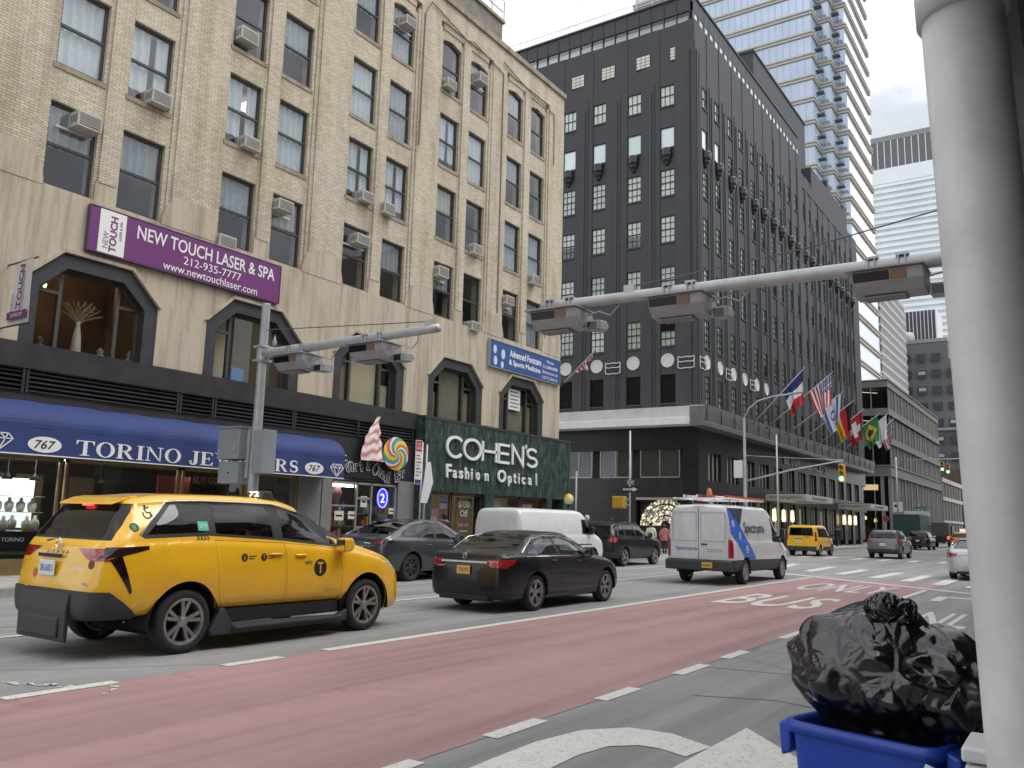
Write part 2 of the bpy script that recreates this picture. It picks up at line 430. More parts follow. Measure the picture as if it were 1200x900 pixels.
# old paint splashes and tar seams on the asphalt
rs_ = random.Random(11)
def splash(x, y, dx, dy, n_):
    for i in range(n_):
        a = x + dx * i / n_ + rs_.uniform(-.05, .05); b = y + dy * i / n_ + rs_.uniform(-.04, .04); r = rs_.uniform(.012, .04)
        marking('paint_splash', [(a + r * rs_.uniform(.6, 1.5) * math.cos(t), b + r * rs_.uniform(.6, 1.5) * math.sin(t)) for t in (0, 1, 2.1, 3.1, 4.2, 5.2)], .0088)
splash(-9.0, 4.1, 1.1, .55, 26); splash(-7.7, 4.9, .3, -.3, 6)
M_seam = mat('tar_seam', (.10, .10, .098), .8)
def seam(pts, w_=.018):
    for p, q in zip(pts, pts[1:]):
        d = Vector((q[0] - p[0], q[1] - p[1])).normalized(); nx, ny = -d.y * w_ / 2, d.x * w_ / 2
        MB().add([(p[0] + nx, p[1] + ny, .0075), (p[0] - nx, p[1] - ny, .0075), (q[0] - nx, q[1] - ny, .0075), (q[0] + nx, q[1] + ny, .0075)], [(0, 1, 2, 3)]).obj('tar_seam', M_seam, road)
seam([(-3.3, 8.2), (-2.6, 8.5), (-2.0, 8.35), (-1.4, 8.7)]); seam([(-2.2, 9.5), (-2.25, 11.2), (-2.1, 13.0), (-2.2, 15.5)], .016); seam([(-12.4, 2), (-12.5, 9), (-12.35, 16), (-12.5, 22)], .025); seam([(-3.85, 9.9), (-3.0, 10.05), (-1.3, 9.95)], .02)
# ================================================================ beige brick building with shops
def brick_mat(name, c1, c2, mort, w_=.21, h_=.072):
    m, n, b = new_mat(name); g, sp = pos_nodes(n)
    ad = N(n, 'ShaderNodeMath', operation='ADD'); n.links.new(sp.outputs['X'], ad.inputs[0]); n.links.new(sp.outputs['Y'], ad.inputs[1])
    cb = N(n, 'ShaderNodeCombineXYZ'); n.links.new(ad.outputs[0], cb.inputs[0]); n.links.new(sp.outputs['Z'], cb.inputs[1])
    t = N(n, 'ShaderNodeTexBrick'); t.inputs['Scale'].default_value = 1
    t.inputs['Brick Width'].default_value = w_; t.inputs['Row Height'].default_value = h_
    t.inputs['Mortar Size'].default_value = .007; t.inputs['Mortar Smooth'].default_value = .3; t.inputs['Bias'].default_value = -.1
    t.inputs['Color1'].default_value = (*c1, 1); t.inputs['Color2'].default_value = (*c2, 1); t.inputs['Mortar'].default_value = (*mort, 1)
    n.links.new(cb.outputs[0], t.inputs['Vector'])
    mpn = N(n, 'ShaderNodeMapping'); mpn.inputs['Scale'].default_value = (1.6, 1.6, .22); n.links.new(g.outputs['Position'], mpn.inputs[0])
    soot = noise_n(n, mpn.outputs[0], 1.2, 7, .65); pat = noise_n(n, g.outputs['Position'], .35, 4, .5)
    c = mixc(n, t.outputs['Color'], (.68, .65, .60), ramp(n, soot, [(.45, (0, 0, 0)), (.70, (.85, .85, .85))]), 'MULTIPLY')
    c = mixc(n, c, (.90, .87, .83), ramp(n, pat, [(.4, (0, 0, 0)), (.7, (.8, .8, .8))]), 'MULTIPLY')
    n.links.new(c, b.inputs['Base Color']); b.inputs['Roughness'].default_value = .9
    bump_to(n, b, t.outputs['Fac'], -.5, .012); return m
M_brick = brick_mat('beige_brick', (.63, .56, .44), (.49, .43, .33), (.24, .21, .16))
def stone_mat(name, c):
    m, n, b = new_mat(name); g, sp = pos_nodes(n); P = g.outputs['Position']
    mpn = N(n, 'ShaderNodeMapping'); mpn.inputs['Scale'].default_value = (2, 2, .16); n.links.new(P, mpn.inputs[0])
    st = noise_n(n, mpn.outputs[0], 1.5, 8, .7); f2 = noise_n(n, P, 7, 7, .65)
    col = mixc(n, c, tuple(x * .82 for x in c), f2)
    col = mixc(n, col, (.58, .54, .48), ramp(n, st, [(.45, (0, 0, 0)), (.68, (1, 1, 1))]), 'MULTIPLY')
    n.links.new(col, b.inputs['Base Color']); b.inputs['Roughness'].default_value = .85
    bump_to(n, b, f2, .15, .02); return m
M_lime = stone_mat('limestone', (.545, .475, .37))
M_sill = stone_mat('sill_stone', (.36, .30, .22))
M_blk = mat('black_metal_cladding', (.028, .029, .032), .45, var=.25, vscale=2, world=True)
M_surround = mat('charcoal_surround', (.036, .038, .042), .5, var=.2, vscale=4, world=True)
M_wframe = mat('dark_window_frame', (.045, .042, .040), .5, var=.2, vscale=6)
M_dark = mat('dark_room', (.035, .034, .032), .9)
G_win = glass('window_glass', (.90, .93, .93), .09)
G_shop = glass('shop_glass', (.86, .88, .87), .05)
M_curt = [mat('curtain_white', (.56, .58, .61), .9, var=.10, vscale=9), mat('curtain_grey', (.34, .355, .38), .9, var=.14, vscale=7), mat('blind_tan', (.44, .40, .33), .8, var=.1, vscale=5)]

FX0 = -20.0
bb = thing('brick_building', 'tan brick office building with purple spa sign above blue jewellers awning', 'building', (-20, 20, .14))
PC = [6.2, 11.16, 16.1, 21.0, 25.8, 30.45]       # centres of the window pairs
ROWS = [9.27, 12.36, 15.33, 18.45]; WH = 2.14; WW = 1.22; OFF = .94
ROOF = 22.4; YB0, YB1 = 0.5, 33.62
wall = MB(); lime = MB()
edges = [YB0] + [c + s * (OFF + WW / 2) for c in PC for s in (-1, 1)] + [YB1]
BZ = 10.05                                              # piers are limestone below this
for i in range(0, len(edges), 2):                       # broad piers with stepped edges
    a, b = edges[i], edges[i + 1]
    e0 = .0 if i == 0 else .26; e1 = .0 if i == len(edges) - 2 else .26
    wall.box(-20.6, -20.0, a + e0, b - e1, BZ, 21.25)
    if e0: wall.box(-20.6, -20.05, a + .12, a + e0, 9.2, 21.0); wall.box(-20.6, -20.10, a, a + .12, 9.2, 20.8)
    if e1: wall.box(-20.6, -20.05, b - e1, b - .12, 9.2, 21.0); wall.box(-20.6, -20.10, b - .12, b, 9.2, 20.8)
    lime.box(-20.6, -19.985, a + e0, b - e1, 9.2, BZ)
    if e0: lime.prism([(a + e0, 9.2), (a + e0, BZ - .15), (a + .13, 9.75), (a + .02, 9.35), (a + .02, 9.2)], 'x', -20.5, -19.99)
    if e1: lime.prism([(b - e1, 9.2), (b - e1, BZ - .15), (b - .13, 9.75), (b - .02, 9.35), (b - .02, 9.2)], 'x', -20.5, -19.99)
for c in PC:                                            # slim pier inside each pair, spandrels, arched heads
    m0 = OFF - WW / 2
    wall.box(-20.6, -20.03, c - m0 + .1, c + m0 - .1, 9.75, 21.1)
    wall.box(-20.6, -20.10, c - m0, c - m0 + .1, 9.2, 20.8); wall.box(-20.6, -20.10, c + m0 - .1, c + m0, 9.2, 20.8)
    lime.box(-20.6, -20.05, c - m0 + .04, c + m0 - .04, 9.2, 9.75)
    for s in (-1, 1):
        y0, y1 = c + s * OFF - WW / 2, c + s * OFF + WW / 2
        for r, z in enumerate(ROWS):
            top = ROWS[r + 1] if r < 3 else 21.0
            if r < 3: wall.box(-20.6, -20.11, y0, y1, z + WH, top)
        # segmental head of the top row
        zt = ROWS[3] + WH
        pts = [(y0, zt - .05), *[(y0 + WW * t, zt - .05 + .13 * math.sin(math.pi * t)) for t in (.15, .3, .5, .7, .85)], (y1, zt - .05)]
        wall.prism(pts[:4] + [(y0 + WW * .5, 21.0), (y0, 21.0)], 'x', -20.6, -20.11)
        wall.prism(pts[3:] + [(y1, 21.0), (y0 + WW * .5, 21.0)], 'x', -20.6, -20.11)
    wall.box(-20.6, -20.07, c - OFF - WW/2, c + OFF + WW/2, 21.0, 21.3)
wall.box(-20.6, -20.02, YB0, YB1, 21.25, 22.15)
wall.box(-34, -20.6, YB1 - .4, YB1, 5.4, 22.15); wall.box(-34, -20.6, YB0, YB0 + .4, 0, 22.15)
wall.box(-34.4, -34, YB0, YB1, 0, 22.15)
wall.obj('brick_wall', M_brick, bb)
MB().box(-20.66, -19.92, YB0 - .05, YB1 + .05, 22.15, 22.4).obj('coping', M_sill, bb, bevel=.02)
MB().box(-34, -20.6, YB0, YB1, 21.7, 21.9).obj('roof', mat('roof_tar', (.06, .06, .06), .9), bb)
# limestone storey with octagonal-headed openings
AZ0, AZ1, AZ2, AW = 5.36, 6.92, 7.72, 1.72
prev = YB0
for c in PC:
    a, b = c - AW, c + AW
    lime.box(-20.6, -20.0, prev, a, AZ0, 9.2); prev = b
    lime.box(-20.6, -20.0, a, b, AZ2, 9.2)
    lime.prism([(a, AZ1), (a + .84, AZ2), (a, AZ2)], 'x', -20.6, -20.0); lime.prism([(b, AZ1), (b, AZ2), (b - .84, AZ2)], 'x', -20.6, -20.0)
    # thin drip moulding over the head
    lime.ring([(a - .07, AZ1 - .05), (a + .8, AZ2 + .09), (b - .8, AZ2 + .09), (b + .07, AZ1 - .05)][:4], [(a, AZ1 - .05), (a + .84, AZ2), (b - .84, AZ2), (b, AZ1 - .05)], 'x', -20.0, -19.94) if False else None
    for p, q, r_, s_ in (((a - .07, AZ1 + .0), (a + .80, AZ2 + .09), (a + .84, AZ2), (a, AZ1)), ((a + .80, AZ2 + .09), (b - .80, AZ2 + .09), (b - .84, AZ2), (a + .84, AZ2)), ((b - .80, AZ2 + .09), (b + .07, AZ1), (b, AZ1), (b - .84, AZ2))):
        lime.prism([p, q, r_, s_], 'x', -19.999, -19.93)
lime.box(-20.6, -20.0, prev, YB1, AZ0, 9.2)
lime.box(-34, -20.6, YB1 - .4, YB1 - .002, 0, 5.4)
for c in PC:                                            # sills under the lowest small windows
    lime.box(-20.6, -20.02, c - OFF - WW / 2, c + OFF + WW / 2, 9.12, 9.24)
lime.obj('limestone_storey', M_lime, bb)
# floor slabs and back wall of the rooms
rooms = MB()
for z in (5.1, 8.95, 12.0, 15.0, 18.1, 21.3): rooms.box(-25.4, -20.62, YB0 + .4, YB1 - .4, z, z + .2)
rooms.box(-25.6, -25.4, YB0 + .4, YB1 - .4, 5, 21.6)
for c in PC: rooms.box(-25.4, -20.62, c + 2.4, c + 2.5, 5, 21.6)
rooms.obj('interior', mat('office_interior', (.20, .19, .17), .9), bb)

# ---- sash windows (shared meshes)
def sash_mesh():
    f = MB(); w, h = WW / 2, WH
    f.box(-.05, .03, -w, -w + .07, 0, h); f.box(-.05, .03, w - .07, w, 0, h); f.box(-.05, .03, -w, w, h - .08, h); f.box(-.05, .03, -w, w, 0, .09)
    f.box(-.03, .045, -w + .07, w - .07, h * .5 - .035, h * .5 + .035)
    return f.mesh('window', M_wframe)
def arch_sash_mesh():
    f = MB(); w, h = WW / 2, WH
    f.box(-.05, .03, -w, -w + .07, 0, h - .1); f.box(-.05, .03, w - .07, w, 0, h - .1); f.box(-.05, .03, -w, w, 0, .09)
    f.box(-.03, .045, -w + .07, w - .07, h * .5 - .035, h * .5 + .035)
    pts = [(-w + WW * t, h - .05 + .13 * math.sin(math.pi * t)) for t in (0, .15, .3, .5, .7, .85, 1)]
    for p, q in zip(pts, pts[1:]): f.prism([p, q, (q[0], q[1] - .1), (p[0], p[1] - .1)], 'x', -.05, .03)
    return f.mesh('window', M_wframe)
ME_sash, ME_sash_a = sash_mesh(), arch_sash_mesh()
ME_pane_u = MB().box(-.012, -.004, -WW/2 + .06, WW/2 - .06, WH * .5 + .03, WH - .06).mesh('upper_pane', G_win)
ME_pane_l = MB().box(.004, .012, -WW/2 + .06, WW/2 - .06, .08, WH * .5 - .03).mesh('lower_pane', G_win)
ME_wsill = MB().box(-.2, .17, -WW/2 - .06, WW/2 + .06, -.13, 0).mesh('sill', M_sill)
def curtain_mesh(k, z0, z1, gap):
    f = MB(); n = 22; w = WW / 2 - .07
    for i in range(n):
        t0, t1 = -w + 2 * w * i / n, -w + 2 * w * (i + 1) / n
        if gap and abs((t0 + t1) / 2 - gap) < .10: continue
        x0 = -.085 + .032 * math.sin(i * 1.25 + k); x1 = -.085 + .032 * math.sin((i + 1) * 1.25 + k)
        f.quad((x0, t0, z0), (x1, t1, z0), (x1, t1, z1), (x0, t0, z1))
    return f.mesh('curtain', M_curt[k])
ME_cur = [curtain_mesh(0, .1, WH - .08, 0), curtain_mesh(0, .35, WH - .08, .12), curtain_mesh(1, .1, WH - .08, 0), curtain_mesh(1, 1.05, WH - .08, 0), curtain_mesh(2, 1.2, WH - .08, 0), None]
#          pair1          pair2         pair3        pair4        pair5     (left,right) per row, lowest row first
CURT = [[(3, 5), (3, 3), (3, 4), (5, 3), (3, 5), (4, 2)],
        [(0, 0), (0, 1), (1, 0), (1, 1), (4, 5), (2, 2)],
        [(0, 0), (4, 3), (5, 3), (0, 2), (1, 0), (3, 5)],
        [(0, 0), (5, 5), (5, 5), (3, 2), (5, 3), (3, 5)]]
for r, z in enumerate(ROWS):
    for i, c in enumerate(PC):
        for k, s in enumerate((-1, 1)):
            at = (-20.25, c + s * OFF, z)
            wdw = link('window', ME_sash_a if r == 3 else ME_sash, bb, at)
            link('upper_pane', ME_pane_u, wdw, at); link('lower_pane', ME_pane_l, wdw, at); link('sill', ME_wsill, wdw, at)
            cm = ME_cur[CURT[r][i][k]]
            if cm: link('curtain', cm, wdw, at)
# ceiling light fittings that can be seen through a few windows
M_lamp = mat('lamp_panel', (1, .93, .75), .5, emit=1.6, ecol=(1, .9, .66))
for y, z, x in ((12.1, 11.75, -22.2), (20.4, 17.9, -22), (16.9, 14.75, -22), (17.2, 11.6, -22.4)):
    MB().box(x - .3, x + .3, y - .5, y + .5, z, z + .05).obj('ceiling_light', M_lamp, bb)

# ---- octagonal-headed shop windows of the upper floor
def oct_poly(c, d): return [(c - AW + d, AZ0 + (0 if d == 0 else .0)), (c - AW + d, AZ1 - .41 * d), (c - AW + .84 + .41 * d, AZ2 - d), (c + AW - .84 - .41 * d, AZ2 - d), (c + AW - d, AZ1 - .41 * d), (c + AW - d, AZ0)]
def big_window(c, tint):
    o, i_ = oct_poly(c, 0), oct_poly(c, .36)
    sr = MB()
    for k in range(5): sr.prism([o[k], o[k + 1], i_[k + 1], i_[k]], 'x', -20.42, -20.03)
    wdw = sr.obj('window', M_surround, bb)
    i2 = oct_poly(c, .44); fr = MB()
    for k in range(5): fr.prism([i_[k], i_[k + 1], i2[k + 1], i2[k]], 'x', -20.36, -20.26)
    fr.box(-20.36, -20.26, c - AW + .4, c + AW - .4, AZ0, AZ0 + .08)
    for s in (-1, 1):
        fr.box(-20.36, -20.25, c + s * .74 - .045, c + s * .74 + .045, AZ0 + .08, AZ2 - .44)
        fr.box(-20.36, -20.25, min(c + s * .785, c + s * 1.3), max(c + s * .785, c + s * 1.3), AZ1 - .2, AZ1 - .12)
    fr.obj('frame', mat('bronze_frame', (.085, .08, .068), .45, .3), wdw)
    MB().box(-20.32, -20.31, c - .7, c + .7, AZ0 + .08, AZ2 - .43).obj('pane', tint, wdw)
    for s in (-1, 1):
        lo, hi = sorted((c + s * .78, c + s * 1.29))
        MB().box(-20.32, -20.31, lo, hi, AZ0 + .08, AZ1 - .2).obj('pane', tint, wdw)
        q = [(c + s * .78, AZ1 - .12), (c + s * 1.29, AZ1 - .12), (c + s * 1.29, AZ1 - .18), (c + s * .8, AZ2 - .45)]
        MB().prism([(c + s * .78, AZ1 - .12), (c + s * 1.28, AZ1 - .12), (c + s * .79, AZ2 - .45)], 'x', -20.32, -20.31).obj('pane', tint, wdw)
    return wdw
G_arch = glass('shop_floor_glass', (.90, .90, .86), .06)
bw = [big_window(c, G_arch) for c in PC]
# rooms behind: brown salon, bright office, curtains
M_brown = mat('salon_wall', (.17, .105, .066), .7, var=.2, vscale=1.5)
room = MB(); room.box(-23.6, -23.5, 8.6, 13.6, 5.3, 8.9); room.box(-23.5, -20.62, 8.6, 8.7, 5.3, 8.9); room.box(-23.5, -20.62, 13.5, 13.6, 5.3, 8.9); room.box(-23.5, -20.62, 8.7, 13.5, 8.2, 8.25)
room.obj('salon_room', M_brown, bb)
M_bulb = mat('bulb_warm', (1, .8, .5), .5, emit=9, ecol=(1, .74, .42))
for x, y in ((-21.6, 10.5), (-21.9, 10.9), (-21.5, 10.15), (-22.6, 11.2), (-21.2, 9.7)):
    b_ = MB(); b_.lathe([(0, 7.42), (.035, 7.44), (.045, 7.5), (.03, 7.6), (.02, 8.2)], 8, (x, y, 0)); b_.obj('spot_lamp', M_bulb, bb)
room = MB(); room.box(-24.6, -24.5, 14, 18.6, 5.3, 8.9); room.box(-24.5, -20.62, 14, 14.06, 5.3, 8.9)
room.obj('office_room', mat('office_cream', (.42, .38, .30), .8), bb)
for y, x in ((16.3, -21.8), (16.6, -23.2), (15.2, -23)): MB().box(x - .3, x + .3, y - .4, y + .4, 8.1, 8.14).obj('ceiling_light', mat('office_panel', (1, .9, .6), .5, emit=3.0, ecol=(1, .84, .5)), bb)
MB().box(-20.75, -20.7, 15.1, 15.65, AZ0 + .05, 7.2).obj('window_column', mat('cream_board', (.62, .58, .48), .7), bb)
def drape(parent, y0, y1, z0, z1, m, x=-20.42, amp=.02, n=26):
    f = MB()
    for i in range(n):
        a, b = y0 + (y1 - y0) * i / n, y0 + (y1 - y0) * (i + 1) / n
        f.quad((x + amp * math.sin(i * 2.1), a, z0), (x + amp * math.sin((i + 1) * 2.1), b, z0), (x + amp * math.sin((i + 1) * 2.1), b, z1), (x + amp * math.sin(i * 2.1), a, z1))
    return f.obj('curtain', m, parent)
M_cream = mat('curtain_cream', (.58, .53, .44), .9, var=.1, vscale=4)
M_taupe = mat('panel_taupe', (.40, .36, .29), .9, var=.1, vscale=3)
drape(bw[3], PC[3] - .68, PC[3] + .70, AZ0 + .1, AZ2 - .4, M_cream); drape(bw[3], PC[3] - 1.3, PC[3] - .78, AZ0 + .1, AZ1, M_taupe); drape(bw[3], PC[3] + .8, PC[3] + 1.3, AZ0 + .1, AZ1 - .7, M_cream)
for k, c in ((4, PC[4]), (5, PC[5])):
    drape(bw[k], c - .7, c + .72, AZ0 + .1, AZ2 - (.3 if k == 4 else 1.1), mat('board_grey', (.26, .25, .22), .8, var=.15)); drape(bw[k], c + .8, c + 1.3, AZ0 + .1, AZ1 - .3, M_taupe); drape(bw[k], c - 1.3, c - .8, AZ0 + .1, AZ1 - .5, M_taupe)
nb = MB().box(-20.30, -20.28, PC[5] - .62, PC[5] + .28, 6.35, 7.25).obj('notice', mat('paper_white', (.7, .7, .68), .8), bw[5])
for i in range(5): MB().box(-20.279, -20.277, PC[5] - .5, PC[5] + .1 + .1 * (i % 2), 7.1 - i * .16, 7.15 - i * .16).obj('notice_line', mat('print_dark', (.1, .1, .1), .8), nb)

# ---- rooftop bulkhead
rb = thing('roof_bulkhead', 'weathered grey masonry bulkhead standing on the tan building roof', 'bulkhead', (-24.5, 27, 21.9))
MB().box(-27.5, -21.6, 23.5, 30.4, 21.9, 25.0).obj('wall', mat('bulkhead_block', (.20, .185, .16), .9, var=.3, vscale=2.5, bump=.4, bscale=14, world=True), rb)
MB().box(-27.6, -21.5, 23.4, 30.5, 25.0, 25.15).obj('coping', M_sill, rb)
rl = MB()
for i in range(8): rl.tube([(-21.6, 23.5 + i, 25.15), (-21.6, 23.5 + i, 26.2)], .025, 6)
for z in (25.6, 26.2): rl.tube([(-21.6, 23.5, z), (-21.6, 30.4, z)], .025, 6)
rl.obj('railing', mat('rail_steel', (.25, .25, .25), .5, .5), rb)
# conduit with kinks across the top of the wall
cd = MB(); cd.tube([(-19.96, 22.9, 15.5), (-19.96, 22.95, 20.9), (-19.96, 23.3, 21.6), (-19.96, 25.6, 21.15), (-19.96, 26.1, 21.3), (-19.96, 28.3, 20.95), (-19.96, 28.35, 10.2)], .025, 6)
cd.tube([(-19.96, 28.3, 21.5), (-19.96, 30.5, 21.05), (-19.96, 32.6, 20.9), (-19.96, 32.65, 18.4)], .025, 6)
cd.obj('conduit', mat('conduit_grey', (.16, .14, .12), .6), bb)
# ================================================================ black department store
M_bs = mat('black_painted_masonry', (.050, .053, .059), .7, var=.16, vscale=.8, bump=.12, bscale=12, world=True)
M_bs2 = mat('black_painted_trim', (.042, .044, .048), .6, var=.15, vscale=2, world=True)
M_bfr = mat('black_steel_sash', (.022, .022, .024), .5)
M_shade = mat('window_shade_cream', (.66, .67, .58), .9, var=.12, vscale=1.3, world=True)
M_shade_g = mat('window_shade_grey', (.50, .53, .50), .9, var=.2, vscale=1.1, world=True)
M_shade_w = mat('window_shade_white', (.85, .88, .92), .85)
G_bs = glass('store_window_glass', (.93, .96, .95), .12)
bs = thing('department_store', 'black painted department store with pale gridded windows and flag poles', 'building', (-30, 75, .14))
YN = 50.76; XW = -20.0
NC = [-22.08, -24.55, -27.3, -29.75, -32.4]                 # window centres of the north face
WC = [52.55, 54.95, 57.63, 60.0, 62.75, 65.05, 67.7, 69.9, 72.6, 74.85, 77.35, 79.5, 82.1, 84.1, 86.6, 89.2, 91.3, 93.8, 96.2]
BR = [(9.42, 11.3), (13.18, 15.06), (16.7, 18.58), (20.26, 22.1), (23.53, 25.4), (26.95, 28.45), (29.99, 31.5)]
TOPM = 35.85; SEG2 = 77.0; YS = 99.6; BWW = 1.06
w_ = MB(); trim = MB()
ME_bsill = {'W': MB().box(-.12, -.02, -BWW / 2 - .06, BWW / 2 + .06, -.1, -.002).mesh('sill', M_bs2), 'N': MB().box(-BWW / 2 - .06, BWW / 2 + .06, .02, .12, -.1, -.002).mesh('sill', M_bs2)}
def face_wall(axis, centres, a0, a1, top):
    """masonry with real openings, spandrels set back behind piers"""
    cs = sorted(centres); h = BWW / 2
    def bx(u0, u1, d0, d1, z0, z1, mb=w_):
        if axis == 'W': mb.box(XW - d1, XW - d0, u0, u1, z0, z1)
        else: mb.box(u0, u1, YN + d0, YN + d1, z0, z1)
    bounds = [a0] + [v for c in cs for v in (c - h, c + h)] + [a1]
    for i in range(0, len(bounds), 2):
        u0, u1 = bounds[i], bounds[i + 1]
        bx(u0, u1, .05, .7, 9, top)
        if u1 - u0 > .5:
            lo = u0 + (.12 if i else 0); hi = u1 - (.12 if i < len(bounds) - 2 else 0)
            if i and i < len(bounds) - 2 and (u1 - u0) > 1.2:
                mid = (lo + hi) / 2; bx(mid - .32, mid + .32, 0, .05, 9, top - 3.9); bx(mid - .12, mid + .12, -.07, 0, 9, top - 4.6)
            else: bx(lo, hi, 0, .05, 9, top - 1.6)
    for c in cs:
        z = 9.0
        for a, b in BR:
            bx(c - h, c + h, .09, .7, z, a); z = b
        bx(c - h, c + h, .09, .7, z, top)
        for a, b in BR: link('sill', ME_bsill[axis], bs, (XW, c, a) if axis == 'W' else (c, YN, a))
face_wall('N', NC, -36.0, XW - .7, TOPM)
face_wall('W', [c for c in WC if c < SEG2], YN, SEG2, TOPM)
face_wall('W', [c for c in WC if c >= SEG2], SEG2, YS, 34.4)
# stepped parapet over the southern part, with a notch
for i, (a, b, t) in enumerate(((SEG2, 80.4, 33.8), (80.4, 86.6, 36.2), (86.6, 88.2, 36.9), (88.2, 93.6, 36.2), (93.6, 95.2, 36.7))): w_.box(XW - 1.2, XW - .02, a + .002, b, 33, t)
w_.box(-60, XW - .7, YN + .7, SEG2, 34.5, TOPM - .1); w_.box(-60, XW - .7, SEG2, YS, 33.0, 34.2)
w_.box(-60, XW - .7, YS - .4, YS, 0, 34.3); w_.box(-60, -36, YN + .12, YN + .7, 9, TOPM)
# pilaster strips at the corner
for u in (.0, .35, .62): w_.box(XW - .02, XW + .07 - u * .05, YN + .15 + u, YN + .33 + u, 9, 33.6)
for u in (.02, .4): w_.box(-20.2 - u, -20.02 - u, YN - .08, YN + .05, 9, 33.6)
w_.obj('wall', M_bs, bs)
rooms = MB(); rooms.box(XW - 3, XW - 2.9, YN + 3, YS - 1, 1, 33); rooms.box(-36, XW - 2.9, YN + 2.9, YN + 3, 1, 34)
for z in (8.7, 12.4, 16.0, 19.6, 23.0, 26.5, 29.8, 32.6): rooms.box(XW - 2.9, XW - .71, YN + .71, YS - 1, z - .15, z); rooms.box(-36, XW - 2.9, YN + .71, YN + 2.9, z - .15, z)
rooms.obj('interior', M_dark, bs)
# top band: dark panels above a strip of bright glass, set back a little, behind the chamfered parapet
tp = MB(); gl = MB()
for i in range(17):
    x1 = XW - .5 - i * .955; x0 = x1 - .93
    link_p = MB().box(x0, x1, YN + .30, YN + .36, 36.74, 37.85).obj('metal_panel', M_bs2, bs)
    MB().box(x0 + .03, x1 - .03, YN + .38, YN + .39, 35.6, 36.70).obj('pane', G_bs, bs)
ng = 26
for i in range(ng):
    y0 = YN + .5 + i * 1.0; 
    MB().box(XW - .36, XW - .30, y0, y0 + .96, 36.74, 37.85).obj('metal_panel', M_bs2, bs)
    MB().box(XW - .33, XW - .32, y0 + .16, y0 + .82, 35.6, 36.70).obj('pane', G_bs, bs)
    tp.box(XW - .36, XW - .29, y0 - .16, y0 + .14, 35.5, 36.74)
tp.box(XW - .46, XW - .22, YN + .2, SEG2, 37.86, 38.0); tp.box(-37, XW - .22, YN + .2, YN + .46, 37.86, 38.0)
for i in range(18): tp.box(XW - .53 - i * .955, XW - .47 - i * .955, YN + .27, YN + .42, 35.5, 37.85)
tp.box(XW - 6, XW - .5, YN + .6, SEG2 - .1, 37.6, 37.75); tp.box(-37, XW - 6, YN + .6, YN + 12, 37.6, 37.75)
tp.obj('roof_band_frame', M_bfr, bs)
MB().box(-37, XW - .8, YN + .8, YN + .82, 35.5, 36.72).box(XW - .40, XW - .38, YN + .8, SEG2 - .4, 35.5, 36.72).obj('band_blind', M_shade_w, bs)
gr = MB()                                                   # glass railing round the roof
for i in range(14): gr.tube([(XW - .9 - i * 1.25, YN + .55, 37.8), (XW - .9 - i * 1.25, YN + .55, 38.75)], .02, 5)
gr.tube([(XW - .9, YN + .55, 38.75), (-37, YN + .55, 38.75)], .022, 5)
gr.obj('roof_railing', mat('rail_light', (.55, .56, .57), .4, .6), bs)
# windows
def grid_win(axis, rows, cols, hh):
    f = MB(); h = BWW / 2; 
    def bx(u0, u1, z0, z1, d0=-.03, d1=.03):
        if axis == 'W': f.box(d0, d1, u0, u1, z0, z1)
        else: f.box(u0, u1, -d1, -d0, z0, z1)
    bx(-h, -h + .06, 0, hh); bx(h - .06, h, 0, hh); bx(-h, h, 0, .06); bx(-h, h, hh - .06, hh)
    for i in range(1, cols): u = -h + BWW * i / cols; bx(u - .016, u + .016, .06, hh - .06, -.02, .025)
    for i in range(1, rows):
        z = hh * i / rows; t = .035 if i == rows // 2 else .016
        bx(-h + .06, h - .06, z - t, z + t, -.02, .028)
    return f.mesh('window', M_bfr)
def pane_mesh(axis, hh, d, m, name, z0=.04):
    h = BWW / 2 - .04
    return (MB().box(-d - .006, -d, -h, h, z0, hh - .04) if axis == 'W' else MB().box(-h, h, d, d + .006, z0, hh - .04)).mesh(name, m)
cache = {}
def store_window(axis, c, z, hh, kind='grid'):
    va = random.choice((0, 0, 0, 1, 1, 2)) if kind == 'grid' else 0
    key = (axis, round(hh, 2), kind, va)
    if key not in cache:
        rows, cols = (4, 3) if kind == 'grid' else ((1, 1) if kind == 'plain' else (2, 3))
        cache[key] = (grid_win(axis, rows, cols, hh), pane_mesh(axis, hh, .012, G_bs, 'pane'), pane_mesh(axis, hh, .04, M_shade_w if kind == 'plain' else (M_shade, M_shade_g, M_shade)[va], 'shade', .04 if va < 2 else hh * .45))
    a, b, s = cache[key]
    at = (XW - .14, c, z) if axis == 'W' else (c, YN + .16, z)
    o = link('window', a, bs, at); link('pane', b, o, at)
    if kind != 'dark': link('shade', s, o, at)
    return o
for ax_, cs in (('N', NC), ('W', WC)):
    for j, c in enumerate(cs):
        for r, (a, b) in enumerate(BR):
            if ax_ == 'N' and r == 0: continue
            if ax_ == 'N' and r == 1 and j == 0: continue
            if ax_ == 'W' and r == 0 and j == 1: continue
            store_window(ax_, c, a, b - a, 'plain' if r == 5 and (ax_ == 'N' or j < 2) else ('half' if r == 6 else 'grid'))
